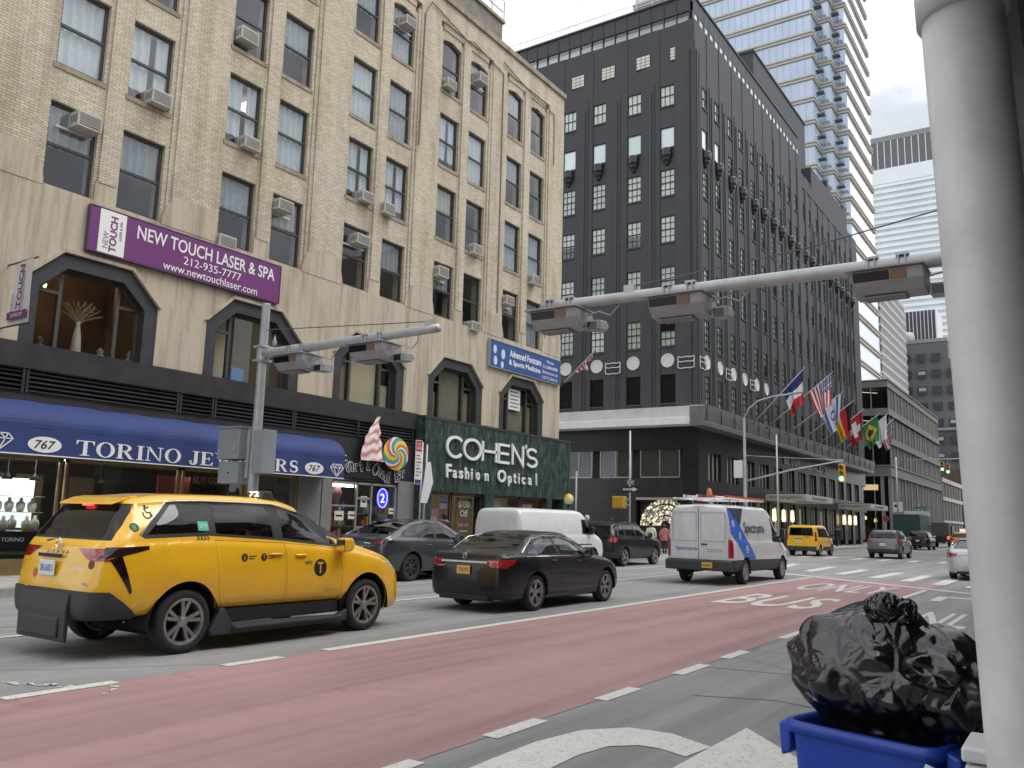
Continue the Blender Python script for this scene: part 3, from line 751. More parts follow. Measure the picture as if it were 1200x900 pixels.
# louvred panels in place of the lowest north windows
def louver(c, z0, z1, n_):
    f = MB(); h = BWW / 2
    f.box(c - h, c + h, YN + .3, YN + .32, z0, z1)
    for i in range(n_):
        z = z0 + (z1 - z0) * (i + .5) / n_
        f.prism([(YN + .12, z - .05), (YN + .14, z - .05), (YN + .24, z + .04), (YN + .22, z + .04)], 'x', c - h, c + h)
    return f.obj('louver', M_bfr, bs)
for j, c in enumerate(NC): louver(c, 9.42, 11.3, 15)
louver(NC[0], 14.3, 15.06, 7); store_window('N', NC[0], 13.18, 1.05, 'half')
louver(WC[1], 10.4, 11.3, 7) if False else None
MB().box(XW - .2, XW - .13, WC[1] - .53, WC[1] + .53, 10.35, 11.3).obj('blank_panel', M_bfr, bs); store_window('W', WC[1], 9.42, .9, 'half')
# small attic windows of the north face
for c in (-21.3, -23.85, -26.6, -29.1):
    f = MB(); f.box(c - .55, c + .55, YN + .03, YN + .2, 33.2, 34.2); o = f.obj('attic_window', M_bfr, bs)
    MB().box(c - .5, c + .5, YN + .018, YN + .028, 33.26, 34.14).obj('shade', M_shade, o)
    for k in range(1, 4): MB().box(c - .52, c + .52, YN + .005, YN + .018, 33.2 + k * .25 - .012, 33.2 + k * .25 + .012).obj('muntin', M_bfr, o)
    for k in range(1, 3): MB().box(c - .5 + k * .333 - .012, c - .5 + k * .333 + .012, YN + .007, YN + .018, 33.22, 34.18).obj('muntin', M_bfr, o)
# rounded balconettes under the sixth row
M_bgl = mat('black_gloss_iron', (.022, .022, .025), .16, .0)
bal = MB(); bal.lathe([(0, 1.45), (.30, 1.43), (.40, 1.34), (.42, 1.22), (.36, 1.14), (.40, 1.08), (.38, .80), (.30, .74), (.31, .68), (.24, .50), (.16, .46), (.17, .40), (.08, .24), (0, .2)], 18)
ME_bal = bal.mesh('balconette', M_bgl, True)
for c in NC: link('balconette', ME_bal, bs, (c, YN + .02, 25.42))
for c in WC: link('balconette', ME_bal, bs, (XW - .02, c, 25.42))
# pale round medallions and rectangular brackets of the second row
M_med = mat('medallion_white', (.62, .63, .62), .7, var=.08)
mdN = MB(); mdN.lathe([(0, -.05), (.36, -.05), (.40, -.085), (.46, -.085), (.47, 0)], 24, ax='y'); ME_mdN = mdN.mesh('medallion', M_med)
mdW = MB(); mdW.lathe([(0, .05), (.36, .05), (.40, .085), (.46, .085), (.47, 0)], 24, ax='x'); ME_mdW = mdW.mesh('medallion', M_med)
for c in NC: link('medallion', ME_mdN, bs, (c, YN + .088, 12.22))
for c in WC[:6]: link('medallion', ME_mdW, bs, (XW - .088, c, 12.2))
def bracket(axis):
    f = MB()
    def st(pts):
        for p, q in zip(pts, pts[1:]):
            if axis == 'N': f.tube([(p[0], -.03, p[1]), (q[0], -.03, q[1])], .035, 5)
            else: f.tube([(.03, p[0], p[1]), (.03, q[0], q[1])], .035, 5)
    for z in (-.42, 0, .3): st([(-.55, z + .06), (-.3, z), (0, z + .04), (.3, z), (.55, z + .06)])
    for u in (-.55, .55): st([(u, -.36), (u, .36)])
    return f.mesh('wall_emblem', M_med)
bn, bwm = bracket('N'), bracket('W')
for x in (-20.75, -26.0): link('wall_emblem', bn, bs, (x, YN - .07, 12.0))
for y in (51.5, 56.3, 61.4): link('wall_emblem', bwm, bs, (XW + .05, y, 12.0))
# pale cornice/canopy at second floor
M_cor = mat('cornice_painted', (.78, .79, .78), .55, var=.1, vscale=1.2, world=True)
M_corg = mat('cornice_grey_metal', (.17, .175, .175), .45, .3, var=.12, vscale=2, world=True)
cn = MB()
prof = [(0, 7.85), (1.3, 7.85), (1.32, 8.25), (1.2, 8.28), (1.2, 8.34), (1.34, 8.75), (1.42, 8.95), (0, 9.02)]
cn.prism([(YN - p, z) for p, z in prof], 'x', -40, XW + .9)
cn.obj('cornice', M_cor, bs)
cw = MB(); profw = [(0, 7.7), (.95, 7.7), (.97, 7.95), (.90, 8.0), (1.02, 8.6), (1.06, 9.0), (0, 9.05)]
cw.prism([(XW + p, z) for p, z in profw], 'y', YN - 1.405, YS)
cw.obj('cornice', M_corg, bs)
for i in range(20):
    y = YN - 1.2 + i * 2.5; MB().box(XW + 1.0, XW + 1.075, y - .02, y + .02, 7.98, 9.02).obj('cornice_joint', M_bs2, bs)
# lower storeys: glossy black stone, recessed glazing, tiled base
M_gran = mat('polished_black_granite', (.016, .017, .018), .30, var=.2, vscale=5, spec=.3, world=True)
tile = brick_mat('black_glazed_tile', (.018, .019, .021), (.026, .027, .03), (.05, .05, .052), .30, .20)
tile.node_tree.nodes['Principled BSDF'].inputs['Roughness'].default_value = .25
g_ = MB(); g_.box(-40, XW - .002, YN + .0, YN + .5, 6.4, 7.85); g_.box(XW - .5, XW, YN + .5, YS, 6.3, 7.7)
g_.box(-21.05, XW, YN, YN + .5, 3.3, 6.4)
g_.obj('granite_fascia', M_gran, bs)
tb = MB(); tb.box(-40, -24.3, YN + .02, YN + .5, .14, 4.6); tb.box(-24.3, XW - .01, YN + .02, YN + .5, 3.35, 4.6); tb.box(-20.7, XW - .01, YN + .02, YN + .5, .14, 3.35)
tb.obj('tiled_base', tile, bs)
for x0, x1 in ((-30.6, -27.6), (-26.95, -24.65), (-24.0, -21.3)):
    fr = MB(); fr.box(x0, x1, YN + .05, YN + .12, 4.6, 4.68); n_ = 2 if x1 - x0 < 2.8 else 3
    for i in range(n_ + 1): u = x0 + (x1 - x0) * i / n_; fr.box(u - .035, u + .035, YN + .06, YN + .12, 4.68, 6.4)
    o = fr.obj('window', mat('alloy_mullion', (.32, .33, .34), .35, .7), bs)
    for i in range(n_):
        u = x0 + (x1 - x0) * i / n_
        MB().box(u + .035, x0 + (x1 - x0) * (i + 1) / n_ - .035, YN + .1, YN + .11, 4.68, 6.4).obj('pane', G_win, o)
MB().box(-40, -21.05, YN + .45, YN + .5, 4.6, 6.4).obj('window_backing', M_dark, bs)
# corner entrance with glittering display behind
MB().box(-24.25, -20.75, YN - .12, YN + .02, 3.18, 3.34).obj('entrance_lintel', mat('steel_brushed', (.45, .45, .44), .35, .8), bs)
dm, dn_, db = new_mat('sequin_display'); 
_t = N(dn_, 'ShaderNodeTexCoord'); _v = N(dn_, 'ShaderNodeTexVoronoi'); _v.inputs['Scale'].default_value = 7
dn_.links.new(_t.outputs['Object'], _v.inputs['Vector'])
dn_.links.new(ramp(dn_, _v.outputs['Distance'], [(0, (1, .96, .86)), (.45, (.45, .40, .30)), (.8, (.10, .09, .07))]), db.inputs['Base Color'])
dn_.links.new(ramp(dn_, _v.outputs['Distance'], [(0, (1, .96, .85)), (.30, (.36, .31, .22)), (.6, (.03, .03, .02))]), db.inputs['Emission Color']); db.inputs['Emission Strength'].default_value = 1.1
for k in range(4):                                           # concentric rings of the lit display arch
    r0, r1 = .35 + k * .36, .62 + k * .36
    f = MB()
    for i in range(16):
        a0, a1 = math.pi * i / 16, math.pi * (i + 1) / 16
        f.prism([(r0 * math.cos(a0), r0 * math.sin(a0)), (r1 * math.cos(a0), r1 * math.sin(a0)), (r1 * math.cos(a1), r1 * math.sin(a1)), (r0 * math.cos(a1), r0 * math.sin(a1))], 'y', 0, .12)
    f.obj('display_ring', dm, bs, at=(-22.3, YN + .1 + k * -.02, 1.55))
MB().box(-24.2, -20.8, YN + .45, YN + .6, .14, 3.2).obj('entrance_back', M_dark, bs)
# avenue side: tall show windows between granite piers
sw = MB(); y = YN + .5; i = 0
while y < YS - 1:
    sw.box(XW - .5, XW, y, y + 1.15, .14, 6.3); y += 3.45
sw.box(XW - .5, XW - .001, YN + .5, YS, 3.5, 4.5); sw.obj('granite_pier', M_gran, bs)
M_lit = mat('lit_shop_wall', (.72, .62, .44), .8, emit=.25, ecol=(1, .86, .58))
y = YN + 1.65
i = 0
while y < YS - 2:
    fr = MB()
    for u in (0, .75, 1.5, 2.24): fr.box(XW - .3, XW - .22, y + u, y + u + .06, 4.5, 6.3); fr.box(XW - .3, XW - .22, y + u, y + u + .06, .6, 3.5)
    o = fr.obj('show_window', mat('pale_mullion', (.42, .42, .40), .4, .4), bs)
    MB().box(XW - .28, XW - .27, y, y + 2.3, 4.5, 6.3).obj('pane', G_win, o); MB().box(XW - .28, XW - .27, y, y + 2.3, .6, 3.5).obj('pane', G_shop, o)
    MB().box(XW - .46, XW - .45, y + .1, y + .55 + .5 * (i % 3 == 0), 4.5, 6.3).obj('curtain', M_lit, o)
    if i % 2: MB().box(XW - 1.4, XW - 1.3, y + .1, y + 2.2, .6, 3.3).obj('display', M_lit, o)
    y += 3.45; i += 1
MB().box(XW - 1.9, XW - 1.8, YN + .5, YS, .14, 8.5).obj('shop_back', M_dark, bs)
# entrance marquees and sign lettering along the avenue
M_mq = mat('marquee_metal', (.50, .49, .45), .4, .3, var=.1)
for y0, y1 in ((64.0, 72.0), (86.5, 95.0)):
    m_ = thing('entrance_marquee', 'grey metal entrance marquee with raised lettering on the black store' if y0 < 70 else 'far grey entrance marquee with lamps beneath on the black store', 'canopy', (XW, y0, 3.6))
    MB().box(XW + .01, XW + 3.0, y0, y1, 3.62, 4.1).obj('canopy_slab', M_mq, m_, bevel=.03)
    MB().box(XW + .01, XW + 2.85, y0 + .1, y1 - .1, 4.1, 4.16).obj('canopy_roof', M_bs2, m_)
    text('lettering', "bloomingdale's", M_bs2, m_, (XW + 1.5, y0 - .006, 3.86), (2.3, .3), AXN, .004); text('lettering', "bloomingdale's", M_bs2, m_, (XW + 3.004, (y0 + y1) / 2, 3.86), (4.4, .34), AXW, .004)
    for k in range(3):
        MB().lathe([(0, .0), (.12, .02), (.15, .2), (.12, .9), (0, .95)], 10, (XW + .3, y0 + 1.2 + k * 2.4, 2.1)).obj('wall_lamp', mat('lamp_glow', (1, .8, .5), .5, emit=1.5, ecol=(1, .72, .4)), m_, True)
st = thing('store_lettering', 'pale raised store name letters on the grey cornice fascia', 'sign', (XW + .02, 74.5, 6.8))
tx = "BLOOMINGDALE'S"
for i, ch in enumerate(tx):
    text('letter', ch, mat('letter_pale', (.7, .7, .68), .5), st, (XW + .05, 69.4 + i * .98, 7.0), ((.62 if ch not in "I'" else .18), (.62 if ch != "'" else .2)), AXW, .03)
# penthouse behind the roof edge
ph = thing('penthouse_block', 'plain black windowless penthouse on the department store roof', 'penthouse', (-30, 80, 37.6))
MB().box(-40, -22.6, 71.5, 88.7, 34.2, 44.6).obj('wall', M_bs, ph)
MB().box(-40.1, -22.5, 71.4, 88.8, 44.6, 44.8).obj('coping', M_bs2, ph)
# ================================================================ glass tower beyond the store
M_span = mat('tower_spandrel_stone', (.47, .44, .385), .55, var=.08, vscale=.5, world=True)
M_mul = mat('tower_mullion', (.46, .50, .56), .35, .5)
M_louv = mat('tower_balcony_slat', (.10, .11, .12), .5)
def tower_glass(name, col, refl):
    m, n, b = new_mat(name); g, sp = pos_nodes(n)
    t = noise_n(n, g.outputs['Position'], .22, 3, .5)
    n.links.new(mixc(n, col, tuple(min(1, c * 1.35) for c in col), t), b.inputs['Base Color'])
    b.inputs['Roughness'].default_value = .12; b.inputs['Metallic'].default_value = refl
    return m
M_tg = tower_glass('tower_glass', (.47, .54, .64), .55)
M_tgw = tower_glass('tower_glass_west_skylit', (.62, .66, .70), .6)  # paler west copy: the sky's reflection is put into its colour
tw = thing('glass_tower', 'tall pale blue glass tower with cream bands and notched corner', 'building', (-50, 150, .14))
FLH = 4.15; A_, B_, C_, D_, E_ = (-35.05, 144.0), (-35.05, 148.0), (-32.95, 148.0), (-32.95, 151.45), (-31.0, 151.45)
outline = [(-69.5, 144.0), A_, B_, C_, D_, E_, (-31.0, 171.6), (-69.5, 171.6)]
def off_poly(d):
    return [(-69.5 - d, 144 - d), (A_[0] + d, 144 - d), (B_[0] + d, 148 - d), (C_[0] + d, 148 - d), (D_[0] + d, D_[1] - d), (E_[0] + d, E_[1] - d), (-31 + d, 171.6 + d), (-69.5 - d, 171.6 + d)]
z0 = 76.45 - 14 * FLH
mul = MB(); fl = 0
for i in range(27):
    z = z0 + i * FLH
    s = MB(); s.prism(off_poly(.30), 'z', z - .85, z - .60); s.prism(off_poly(.12), 'z', z - .60, z - .28); s.prism(off_poly(.36), 'z', z - .28, z)
    s.obj('spandrel_band', M_span, tw)
    zb, zt = z, z + FLH - .85
    g = MB()
    def wall_quad(p, q, m): g.quad((p[0], p[1], zb), (q[0], q[1], zb), (q[0], q[1], zt), (p[0], p[1], zt), m)
    P = outline
    for k in range(6): wall_quad(P[k], P[k + 1], 1 if k == 5 else 0)
    wall_quad(P[7], P[0], 0)
    g.obj('glass_band', [M_tg, M_tgw], tw)
    if 50 < z < 116:
        n_ = 28
        for k in range(n_): x = -35.1 - k * 1.25; mul.box(x - .05, x + .05, 143.9, 144.02, zb, zt)
        for k in range(4):
            mul.box(-35.07, -34.95, 144.4 + k * 1.1, 144.48 + k * 1.1, zb, zt); mul.box(-32.97, -32.86, 148.3 + k, 148.38 + k, zb, zt)
        for x in (-34.0, ): mul.box(x - .05, x + .05, 147.9, 148.02, zb, zt); mul.box(x + 2.05, x + 2.15, 151.35, 151.47, zb, zt)
    if z > 40:
        # slatted balconies projecting in the notches
        for (x, y) in ((-35.0, 145.6), (-32.9, 149.4)):
            for k in range(5): mul.box(x + .05, x + 1.3, y + k * .28, y + k * .28 + .12, zb + 1.35, zb + 1.55, 1)
mul.obj('mullions', [M_mul, M_louv], tw)
MB().prism(off_poly(-.8), 'z', 4, 128).obj('core', mat('tower_core', (.25, .28, .33), .6), tw)

# ================================================================ corner shop building south of the side street
M_cb = mat('shop_stone_grey', (.19, .18, .165), .6, var=.15, vscale=1, world=True)
M_cbl = mat('shop_metal_pale', (.24, .235, .225), .6, .0, var=.1, world=True)
M_brz = mat('shop_bronze', (.12, .105, .09), .4, .4)
G_cb = glass('corner_shop_glass', (.50, .55, .53), .08)
M_cbg = mat('corner_shop_pane', (.12, .112, .105), .55, .0, var=.35, vscale=.35, spec=.12, world=True)
cs_ = thing('corner_shop_building', 'four storey glass and stone corner shop building past the black store', 'building', (-25, 135, .14))
CY0, CY1 = 114.4, 158.5
lv = [(.14, 8.4), (9.6, 12.4), (13.2, 16.0), (16.9, 19.6)]
b_ = MB()
for za, zb in ((8.4, 9.6), (12.4, 13.2), (16.0, 16.9), (19.6, 20.5)): b_.box(-60, XW + .1, CY0 - .1, CY1, za, zb)
b_.box(-60, -29, CY0 + .5, CY1, .14, 20.4)
b_.obj('floor_band', M_cb, cs_)
l_ = MB()
for za in (8.35, 9.6, 12.35, 16.0, 20.45): l_.box(-60, XW + .25, CY0 - .25, CY1, za, za + .12)
for x in (-20.3, -21.2): l_.box(x, x + .4, CY0 - .05, CY0 + .35, .14, 8.35)
l_.obj('ledge', M_cbl, cs_)
k = 0
for za, zb in lv:
    nb_ = 9
    for i in range(nb_):
        y0 = CY0 + .6 + i * 4.85; y1 = y0 + 4.4
        fr = MB(); 
        for u in (y0, (y0 + y1) / 2, y1 - .12): fr.box(XW - .12, XW - .02, u, u + .12, za, zb)
        fr.box(XW - .3, XW + .02, y1, y1 + .45, za, zb)
        o = fr.obj('window', M_brz if i < 4 else M_cbl, cs_)
        MB().box(XW - .08, XW - .07, y0, y1, za + .02, zb - .02).obj('pane', M_cbg, o)
        if (i * 3 + k) % 4 != 3: MB().box(XW - 1.0, XW - .95, y0 + .1, y1 - .1, za, zb).obj('blind', mat('bronze_panel', (.16, .12, .10), .6, var=.2, world=True) if i < 4 or k % 2 else mat('pale_screen', (.20, .195, .19), .7, var=.25, vscale=2, world=True), o)
    MB().box(-29, XW - .3, CY0 + .1, CY0 + .11, za, zb).obj('pane', G_cb, cs_)
    fr = MB()
    for x in (-28, -26, -24, -22): fr.box(x, x + .12, CY0 + .02, CY0 + .1, za, zb)
    fr.obj('window_mullion', M_cbl, cs_); k += 1
MB().box(-29, XW - 3, CY0 + 3, CY0 + 3.2, .14, 19.6).obj('interior', M_dark, cs_)
for z, x in ((19.2, -24), (15.6, -23), (19.2, -22)): MB().prism([(x - 1.5, CY0 + .8), (x - 1.3, CY0 + .8), (x + .4, CY0 + 2.6), (x + .2, CY0 + 2.6)], 'z', z, z + .06).obj('ceiling_light', M_lamp, cs_)
text('lettering', 'La Brasserie', mat('gold_sign', (.75, .55, .25), .4, emit=.6, ecol=(1, .75, .4)), cs_, (-23.5, CY0 - .12, 7.0), (4.2, .8), AXN, .02) if False else MB().box(-26, -21.5, CY0 - .02, CY0 + .02, 6.6, 7.3).obj('lit_sign_band', mat('warm_sign', (.55, .42, .25), .5, emit=.25, ecol=(1, .75, .4)), cs_)
for i in range(5): MB().lathe([(0, 0), (.16, .05), (.2, .3), (.1, .5), (0, .5)], 8, (-27 + i * 1.2, CY0 + 1.2, 2.6 + .3 * (i % 2))).obj('pendant_lamp', mat('gold_glow', (1, .75, .4), .5, emit=2.2, ecol=(1, .68, .32)), cs_)
# second, lower glass shop further along
cs2 = thing('low_glass_shop', 'low glass fronted shop beyond the four storey corner building', 'building', (-25, 172, .14))
b_ = MB()
for za, zb in ((6.9, 7.5), (10.0, 10.7), (3.2, 3.6)): b_.box(-45, XW + .2, 159.2, 186, za, zb)
b_.box(-45, -24, 159.2, 186, .14, 10.4); b_.obj('floor_band', mat('cream_metal', (.42, .40, .35), .5), cs2)
for i in range(7):
    y0 = 159.4 + i * 3.8
    f = MB(); f.box(XW - .1, XW + .1, y0, y0 + .25, .14, 10); o = f.obj('window_post', M_cbl, cs2)
    MB().box(XW - .02, XW - .01, y0 + .25, y0 + 3.8, .3, 9.9).obj('pane', M_cbg, o)
sm = MB(); sm.box(-45, XW, 190, 260, .14, 14); sm = sm.obj('wall', mat('brownstone', (.14, .10, .085), .8, var=.2, world=True), thing('brown_block', 'dark brown masonry block far down the avenue behind the glass shop', 'building', (-30, 200, .14)))
for i in range(10):
    for z in (3, 7, 11): MB().box(XW - .01, XW + .02, 192 + i * 6, 195 + i * 6, z, z + 2).obj('window', mat('far_pane', (.3, .34, .36), .15, .3), sm.parent)

# ================================================================ white tower with ribbon windows
ct = thing('white_striped_tower', 'white skyscraper with horizontal ribbon windows and dark louvred top band', 'building', (-80, 540, 0))
M_cw = mat('white_aluminium', (.74, .77, .79), .5, var=.05, vscale=.05, world=True)
M_cd = mat('far_ribbon_glass', (.50, .55, .57), .25, .2, var=.12, vscale=.08, world=True)
MB().box(-98, -30, 520, 580, 0, 247).obj('ribbon_glazing', M_cd, ct)
for i in range(33):
    z = 205 - i * 3.72 * 1.0
    MB().box(-98.4, -29.6, 519.4, 580.4, z - 1.9, z).obj('spandrel_band', M_cw, ct)
MB().box(-98.5, -29.5, 519.3, 580.5, 205.2, 214.5).obj('plain_band', M_cw, ct)
MB().box(-98.2, -29.8, 519.7, 580, 214.5, 234).obj('louvre_recess', mat('louvre_dark', (.12, .125, .135), .6), ct)
for i in range(18): MB().box(-97.9 + i * 3.75, -97.5 + i * 3.75, 519.35, 519.7, 214.5, 231.5).obj('louvre_fin', M_cw, ct)
MB().box(-98.3, -29.7, 519.4, 580.3, 231.5, 234.8).obj('louvre_head', mat('louvre_head', (.22, .225, .235), .6), ct)
MB().box(-98.5, -29.5, 519.3, 580.5, 234.8, 249).obj('crown_band', M_cw, ct)

# ================================================================ grey stepped building far down the avenue
gb = thing('grey_setback_building', 'grey masonry office building with stepped setbacks down the avenue', 'building', (-35, 265, 0))
M_gb = mat('grey_masonry', (.155, .165, .175), .8, var=.1, vscale=.2, world=True)
f = MB()
f.box(-60, -23.8, 258, 300, 0, 30); f.box(-60, -24.8, 257.2, 300, 30, 38); f.box(-60, -26.3, 257.6, 300, 38, 44.5); f.box(-60, -27.6, 257.9, 300, 44.5, 49); f.box(-60, -29, 258.2, 300, 49, 54)
f.obj('wall', M_gb, gb)
MB().box(-60, -28.9, 258, 300, 54, 55).obj('cornice', mat('grey_ledge', (.30, .31, .32), .7), gb)
for r in range(10):
    z = 7 + r * 4.6
    for c in range(5):
        x = -44.2 + c * 3.7
        if x + 2.4 > -24.6 - max(0, (z - 38) * .35): continue
        o = MB().box(x, x + 2.3, 256.9, 257.15, z, z + 2.2).obj('window', mat('far_dark_window', (.06, .07, .08), .2), gb)
        if random.random() < .35: MB().box(x + .2, x + 2.0, 256.85, 256.9, z + .9, z + 1.8).obj('shade', mat('far_shade', (.42, .47, .47), .6), o)
MB().box(-60, -24.6, 256.9, 257.2, 29, 29.8).obj('ledge', mat('grey_ledge', (.3, .31, .32), .7), gb)
rt = thing('ribbed_roof_block', 'dark ribbed cooling block with white fins on the grey building roof', 'roof plant', (-36, 262, 55))
MB().box(-41, -32, 262, 274, 55, 64.2).obj('louvre_wall', mat('plum_louvre', (.085, .08, .105), .6), rt)
for i in range(10): MB().box(-41 + i * .98, -40.8 + i * .98, 261.6, 262, 55, 64.2).obj('fin', mat('white_fin', (.6, .6, .62), .5), rt)
MB().box(-32, -31.9, 262, 274, 55, 64.3).obj('side_panel', mat('white_fin', (.6, .6, .62), .5), rt)
wt = MB(); wt.lathe([(0, 58), (1.6, 57.6), (1.9, 56.6), (1.9, 54.8), (0, 54.8)], 14, (-39.4, 260.5, 0))
wt.obj('roof_dome', mat('pale_dome', (.55, .55, .54), .6), None, True, label='small pale domed tank beside the ribbed roof block', category='tank')
# gridded building seen between the tower's lower bands
gg = thing('gridded_office_block', 'dark glass office block with a white window grid behind the tower', 'building', (-45, 230, 0))
MB().box(-60, -38.5, 215, 250, 0, 63).obj('glazing', mat('grid_glass', (.13, .14, .15), .25), gg)
for i in range(24): MB().box(-60, -38.2, 214.7, 250.3, 8 + i * 2.35, 8.75 + i * 2.35).obj('spandrel_band', mat('grid_white', (.52, .52, .52), .6), gg)
for i in range(11): MB().box(-60 + i * 2.1, -59.7 + i * 2.1, 214.6, 214.95, 0, 63).obj('mullion', mat('grid_white', (.52, .52, .52), .6), gg)
for i in range(16): MB().box(-38.4, -38.1, 215.5 + i * 2.2, 215.8 + i * 2.2, 0, 63).obj('mullion', mat('grid_white', (.52, .52, .52), .6), gg)
# ================================================================ vehicles
def lerp_table(tab):
    """smooth (monotone cubic) interpolation of (t, value) pairs"""
    n = len(tab); xs = [p[0] for p in tab]; ys = [p[1] for p in tab]
    d = [(ys[i+1] - ys[i]) / (xs[i+1] - xs[i]) for i in range(n - 1)]
    ms = [d[0]] + [0 if d[i-1] * d[i] <= 0 else 2 * d[i-1] * d[i] / (d[i-1] + d[i]) for i in range(1, n - 1)] + [d[-1]]
    def f(x):
        if x <= xs[0]: return ys[0]
        if x >= xs[-1]: return ys[-1]
        i = max(k for k in range(n - 1) if xs[k] <= x); h = xs[i+1] - xs[i]; t = (x - xs[i]) / h
        return (2*t**3 - 3*t*t + 1) * ys[i] + (t**3 - 2*t*t + t) * h * ms[i] + (-2*t**3 + 3*t*t) * ys[i+1] + (t**3 - t*t) * h * ms[i+1]
    return f
def lin_table(tab):
    def f(x):
        if x <= tab[0][0]: return tab[0][1]
        for (a, b), (c, d) in zip(tab, tab[1:]):
            if x <= c: return b + (d - b) * (x - a) / (c - a)
        return tab[-1][1]
    return f

def car_paint(name, col, metal=0.0, rough=.32):
    dk = max(col) < .03
    if name in MATS: return MATS[name]
    m, n, b = new_mat(name)
    t = N(n, 'ShaderNodeTexCoord'); dirt = noise_n(n, t.outputs['Object'], 3.2, 8, .7)
    c = mixc(n, col, tuple(x * .80 + (.002 if dk else .012) for x in col), ramp(n, dirt, [(.42, (0, 0, 0)), (.75, (.8, .8, .8))]))
    # road film low on the body
    sp = N(n, 'ShaderNodeSeparateXYZ'); n.links.new(t.outputs['Object'], sp.inputs[0])
    lo = ramp(n, sp.outputs['Z'], [(.15, (.22, .22, .22)), (.5, (0, 0, 0))])
    c = mixc(n, c, (.02, .019, .018) if dk else (.07, .065, .06), lo)
    n.links.new(c, b.inputs['Base Color'])
    b.inputs['Metallic'].default_value = metal; b.inputs['Roughness'].default_value = rough
    b.inputs['Coat Weight'].default_value = .35 if dk else .8; b.inputs['Coat Roughness'].default_value = .04; b.inputs['Specular IOR Level'].default_value = .3 if dk else .5
    return m
M_tyre = mat('tyre_rubber', (.022, .022, .022), .85, var=.25, vscale=30)
M_alloy = mat('alloy_wheel', (.36, .355, .35), .35, .8, var=.2, vscale=14)
M_alloyd = mat('alloy_dark', (.07, .07, .072), .4, .6)
M_rub = mat('black_rubber_trim', (.016, .016, .017), .55)
M_plas = mat('dark_grey_plastic', (.040, .041, .043), .6, var=.2, vscale=8, bump=.1, bscale=120)
M_under = mat('underbody', (.012, .012, .012), .9)
M_seat = mat('car_seat_cloth', (.05, .05, .052), .9)
M_chrome = mat('chrome', (.70, .70, .70), .15, 1)
M_tail = mat('tail_lamp_red', (.34, .012, .014), .12, coat=1, var=.3, vscale=18)
M_taild = mat('tail_lamp_dark', (.014, .004, .005), .10, coat=1)
M_tailon = mat('tail_lamp_lit', (.7, .03, .03), .2, emit=2.2, ecol=(1, .05, .05))
M_head = mat('head_lamp_clear', (.5, .5, .5), .08, .3, coat=1)
M_amber = mat('amber_lens', (.7, .25, .03), .2)
M_plate_w = mat('plate_white', (.72, .74, .76), .5); M_plate_y = mat('plate_yellow', (.72, .42, .06), .5)
M_ink = mat('ink_black', (.014, .014, .014), .6); M_ink_b = mat('ink_blue', (.02, .05, .28), .6)
M_wht = mat('decal_white', (.76, .76, .75), .6)
G_car = glass('car_glass', (.40, .44, .44), .05); G_priv = glass('privacy_glass', (.07, .075, .08), .05)

def clip_faces(bm, faces, poly, ia, ib):
    """cut the faces along a convex polygon given in coordinates (ia, ib); return those inside"""
    area = sum(p[0] * q[1] - q[0] * p[1] for p, q in zip(poly, poly[1:] + poly[:1]))
    if area < 0: poly = poly[::-1]
    lay = bm.faces.layers.int.get('cut') or bm.faces.layers.int.new('cut')
    for p, q in zip(poly, poly[1:] + poly[:1]):
        co = Vector((0, 0, 0)); co[ia] = p[0]; co[ib] = p[1]
        no = Vector((0, 0, 0)); no[ia] = q[1] - p[1]; no[ib] = -(q[0] - p[0]); 
        if no.length < 1e-9: continue
        no.normalize()
        faces = [f for f in faces if f.is_valid]
        if not faces: return []
        for f in bm.faces: f[lay] = 0
        lo = [f for f in faces if any((v.co - co).dot(no) < 1e-6 for v in f.verts)]
        if not lo: return []
        geom = set(lo)
        for f in lo: f[lay] = 1; geom.update(f.edges); geom.update(f.verts)
        bmesh.ops.bisect_plane(bm, geom=list(geom), dist=1e-5, plane_co=co, plane_no=no)
        faces = [g for g in bm.faces if g[lay] == 1 and (g.calc_center_median() - co).dot(no) < 0]
    return faces
def lift(bm, faces, off=0.0, shrink=None):
    """move faces out of bm into a new bmesh, offset along their normals"""
    nb = bmesh.new(); vm = {}; nb.faces.layers.int.new('cut'); nb.faces.layers.int.new('keep')
    for f in faces:
        for v in f.verts:
            if v not in vm: vm[v] = nb.verts.new(v.co + v.normal * off)
    for f in faces:
        try: nf = nb.faces.new([vm[v] for v in f.verts]); nf.smooth = True
        except ValueError: pass
    bmesh.ops.delete(bm, geom=faces, context='FACES')
    if shrink:
        c = sum((v.co for v in nb.verts), Vector()) / max(1, len(nb.verts))
        for v in nb.verts:
            for k in (1, 2):
                d = v.co[k] - c[k]; v.co[k] -= math.copysign(min(abs(d), shrink), d) if abs(d) > .02 else 0
    return nb
def bm_obj(nb, name, m, parent, smooth=True):
    bmesh.ops.recalc_face_normals(nb, faces=nb.faces) if False else None
    me = bpy.data.meshes.new(name); nb.to_mesh(me); nb.free()
    me.materials.append(m)
    if smooth: me.polygons.foreach_set('use_smooth', [True] * len(me.polygons))
    return link(name, me, parent)

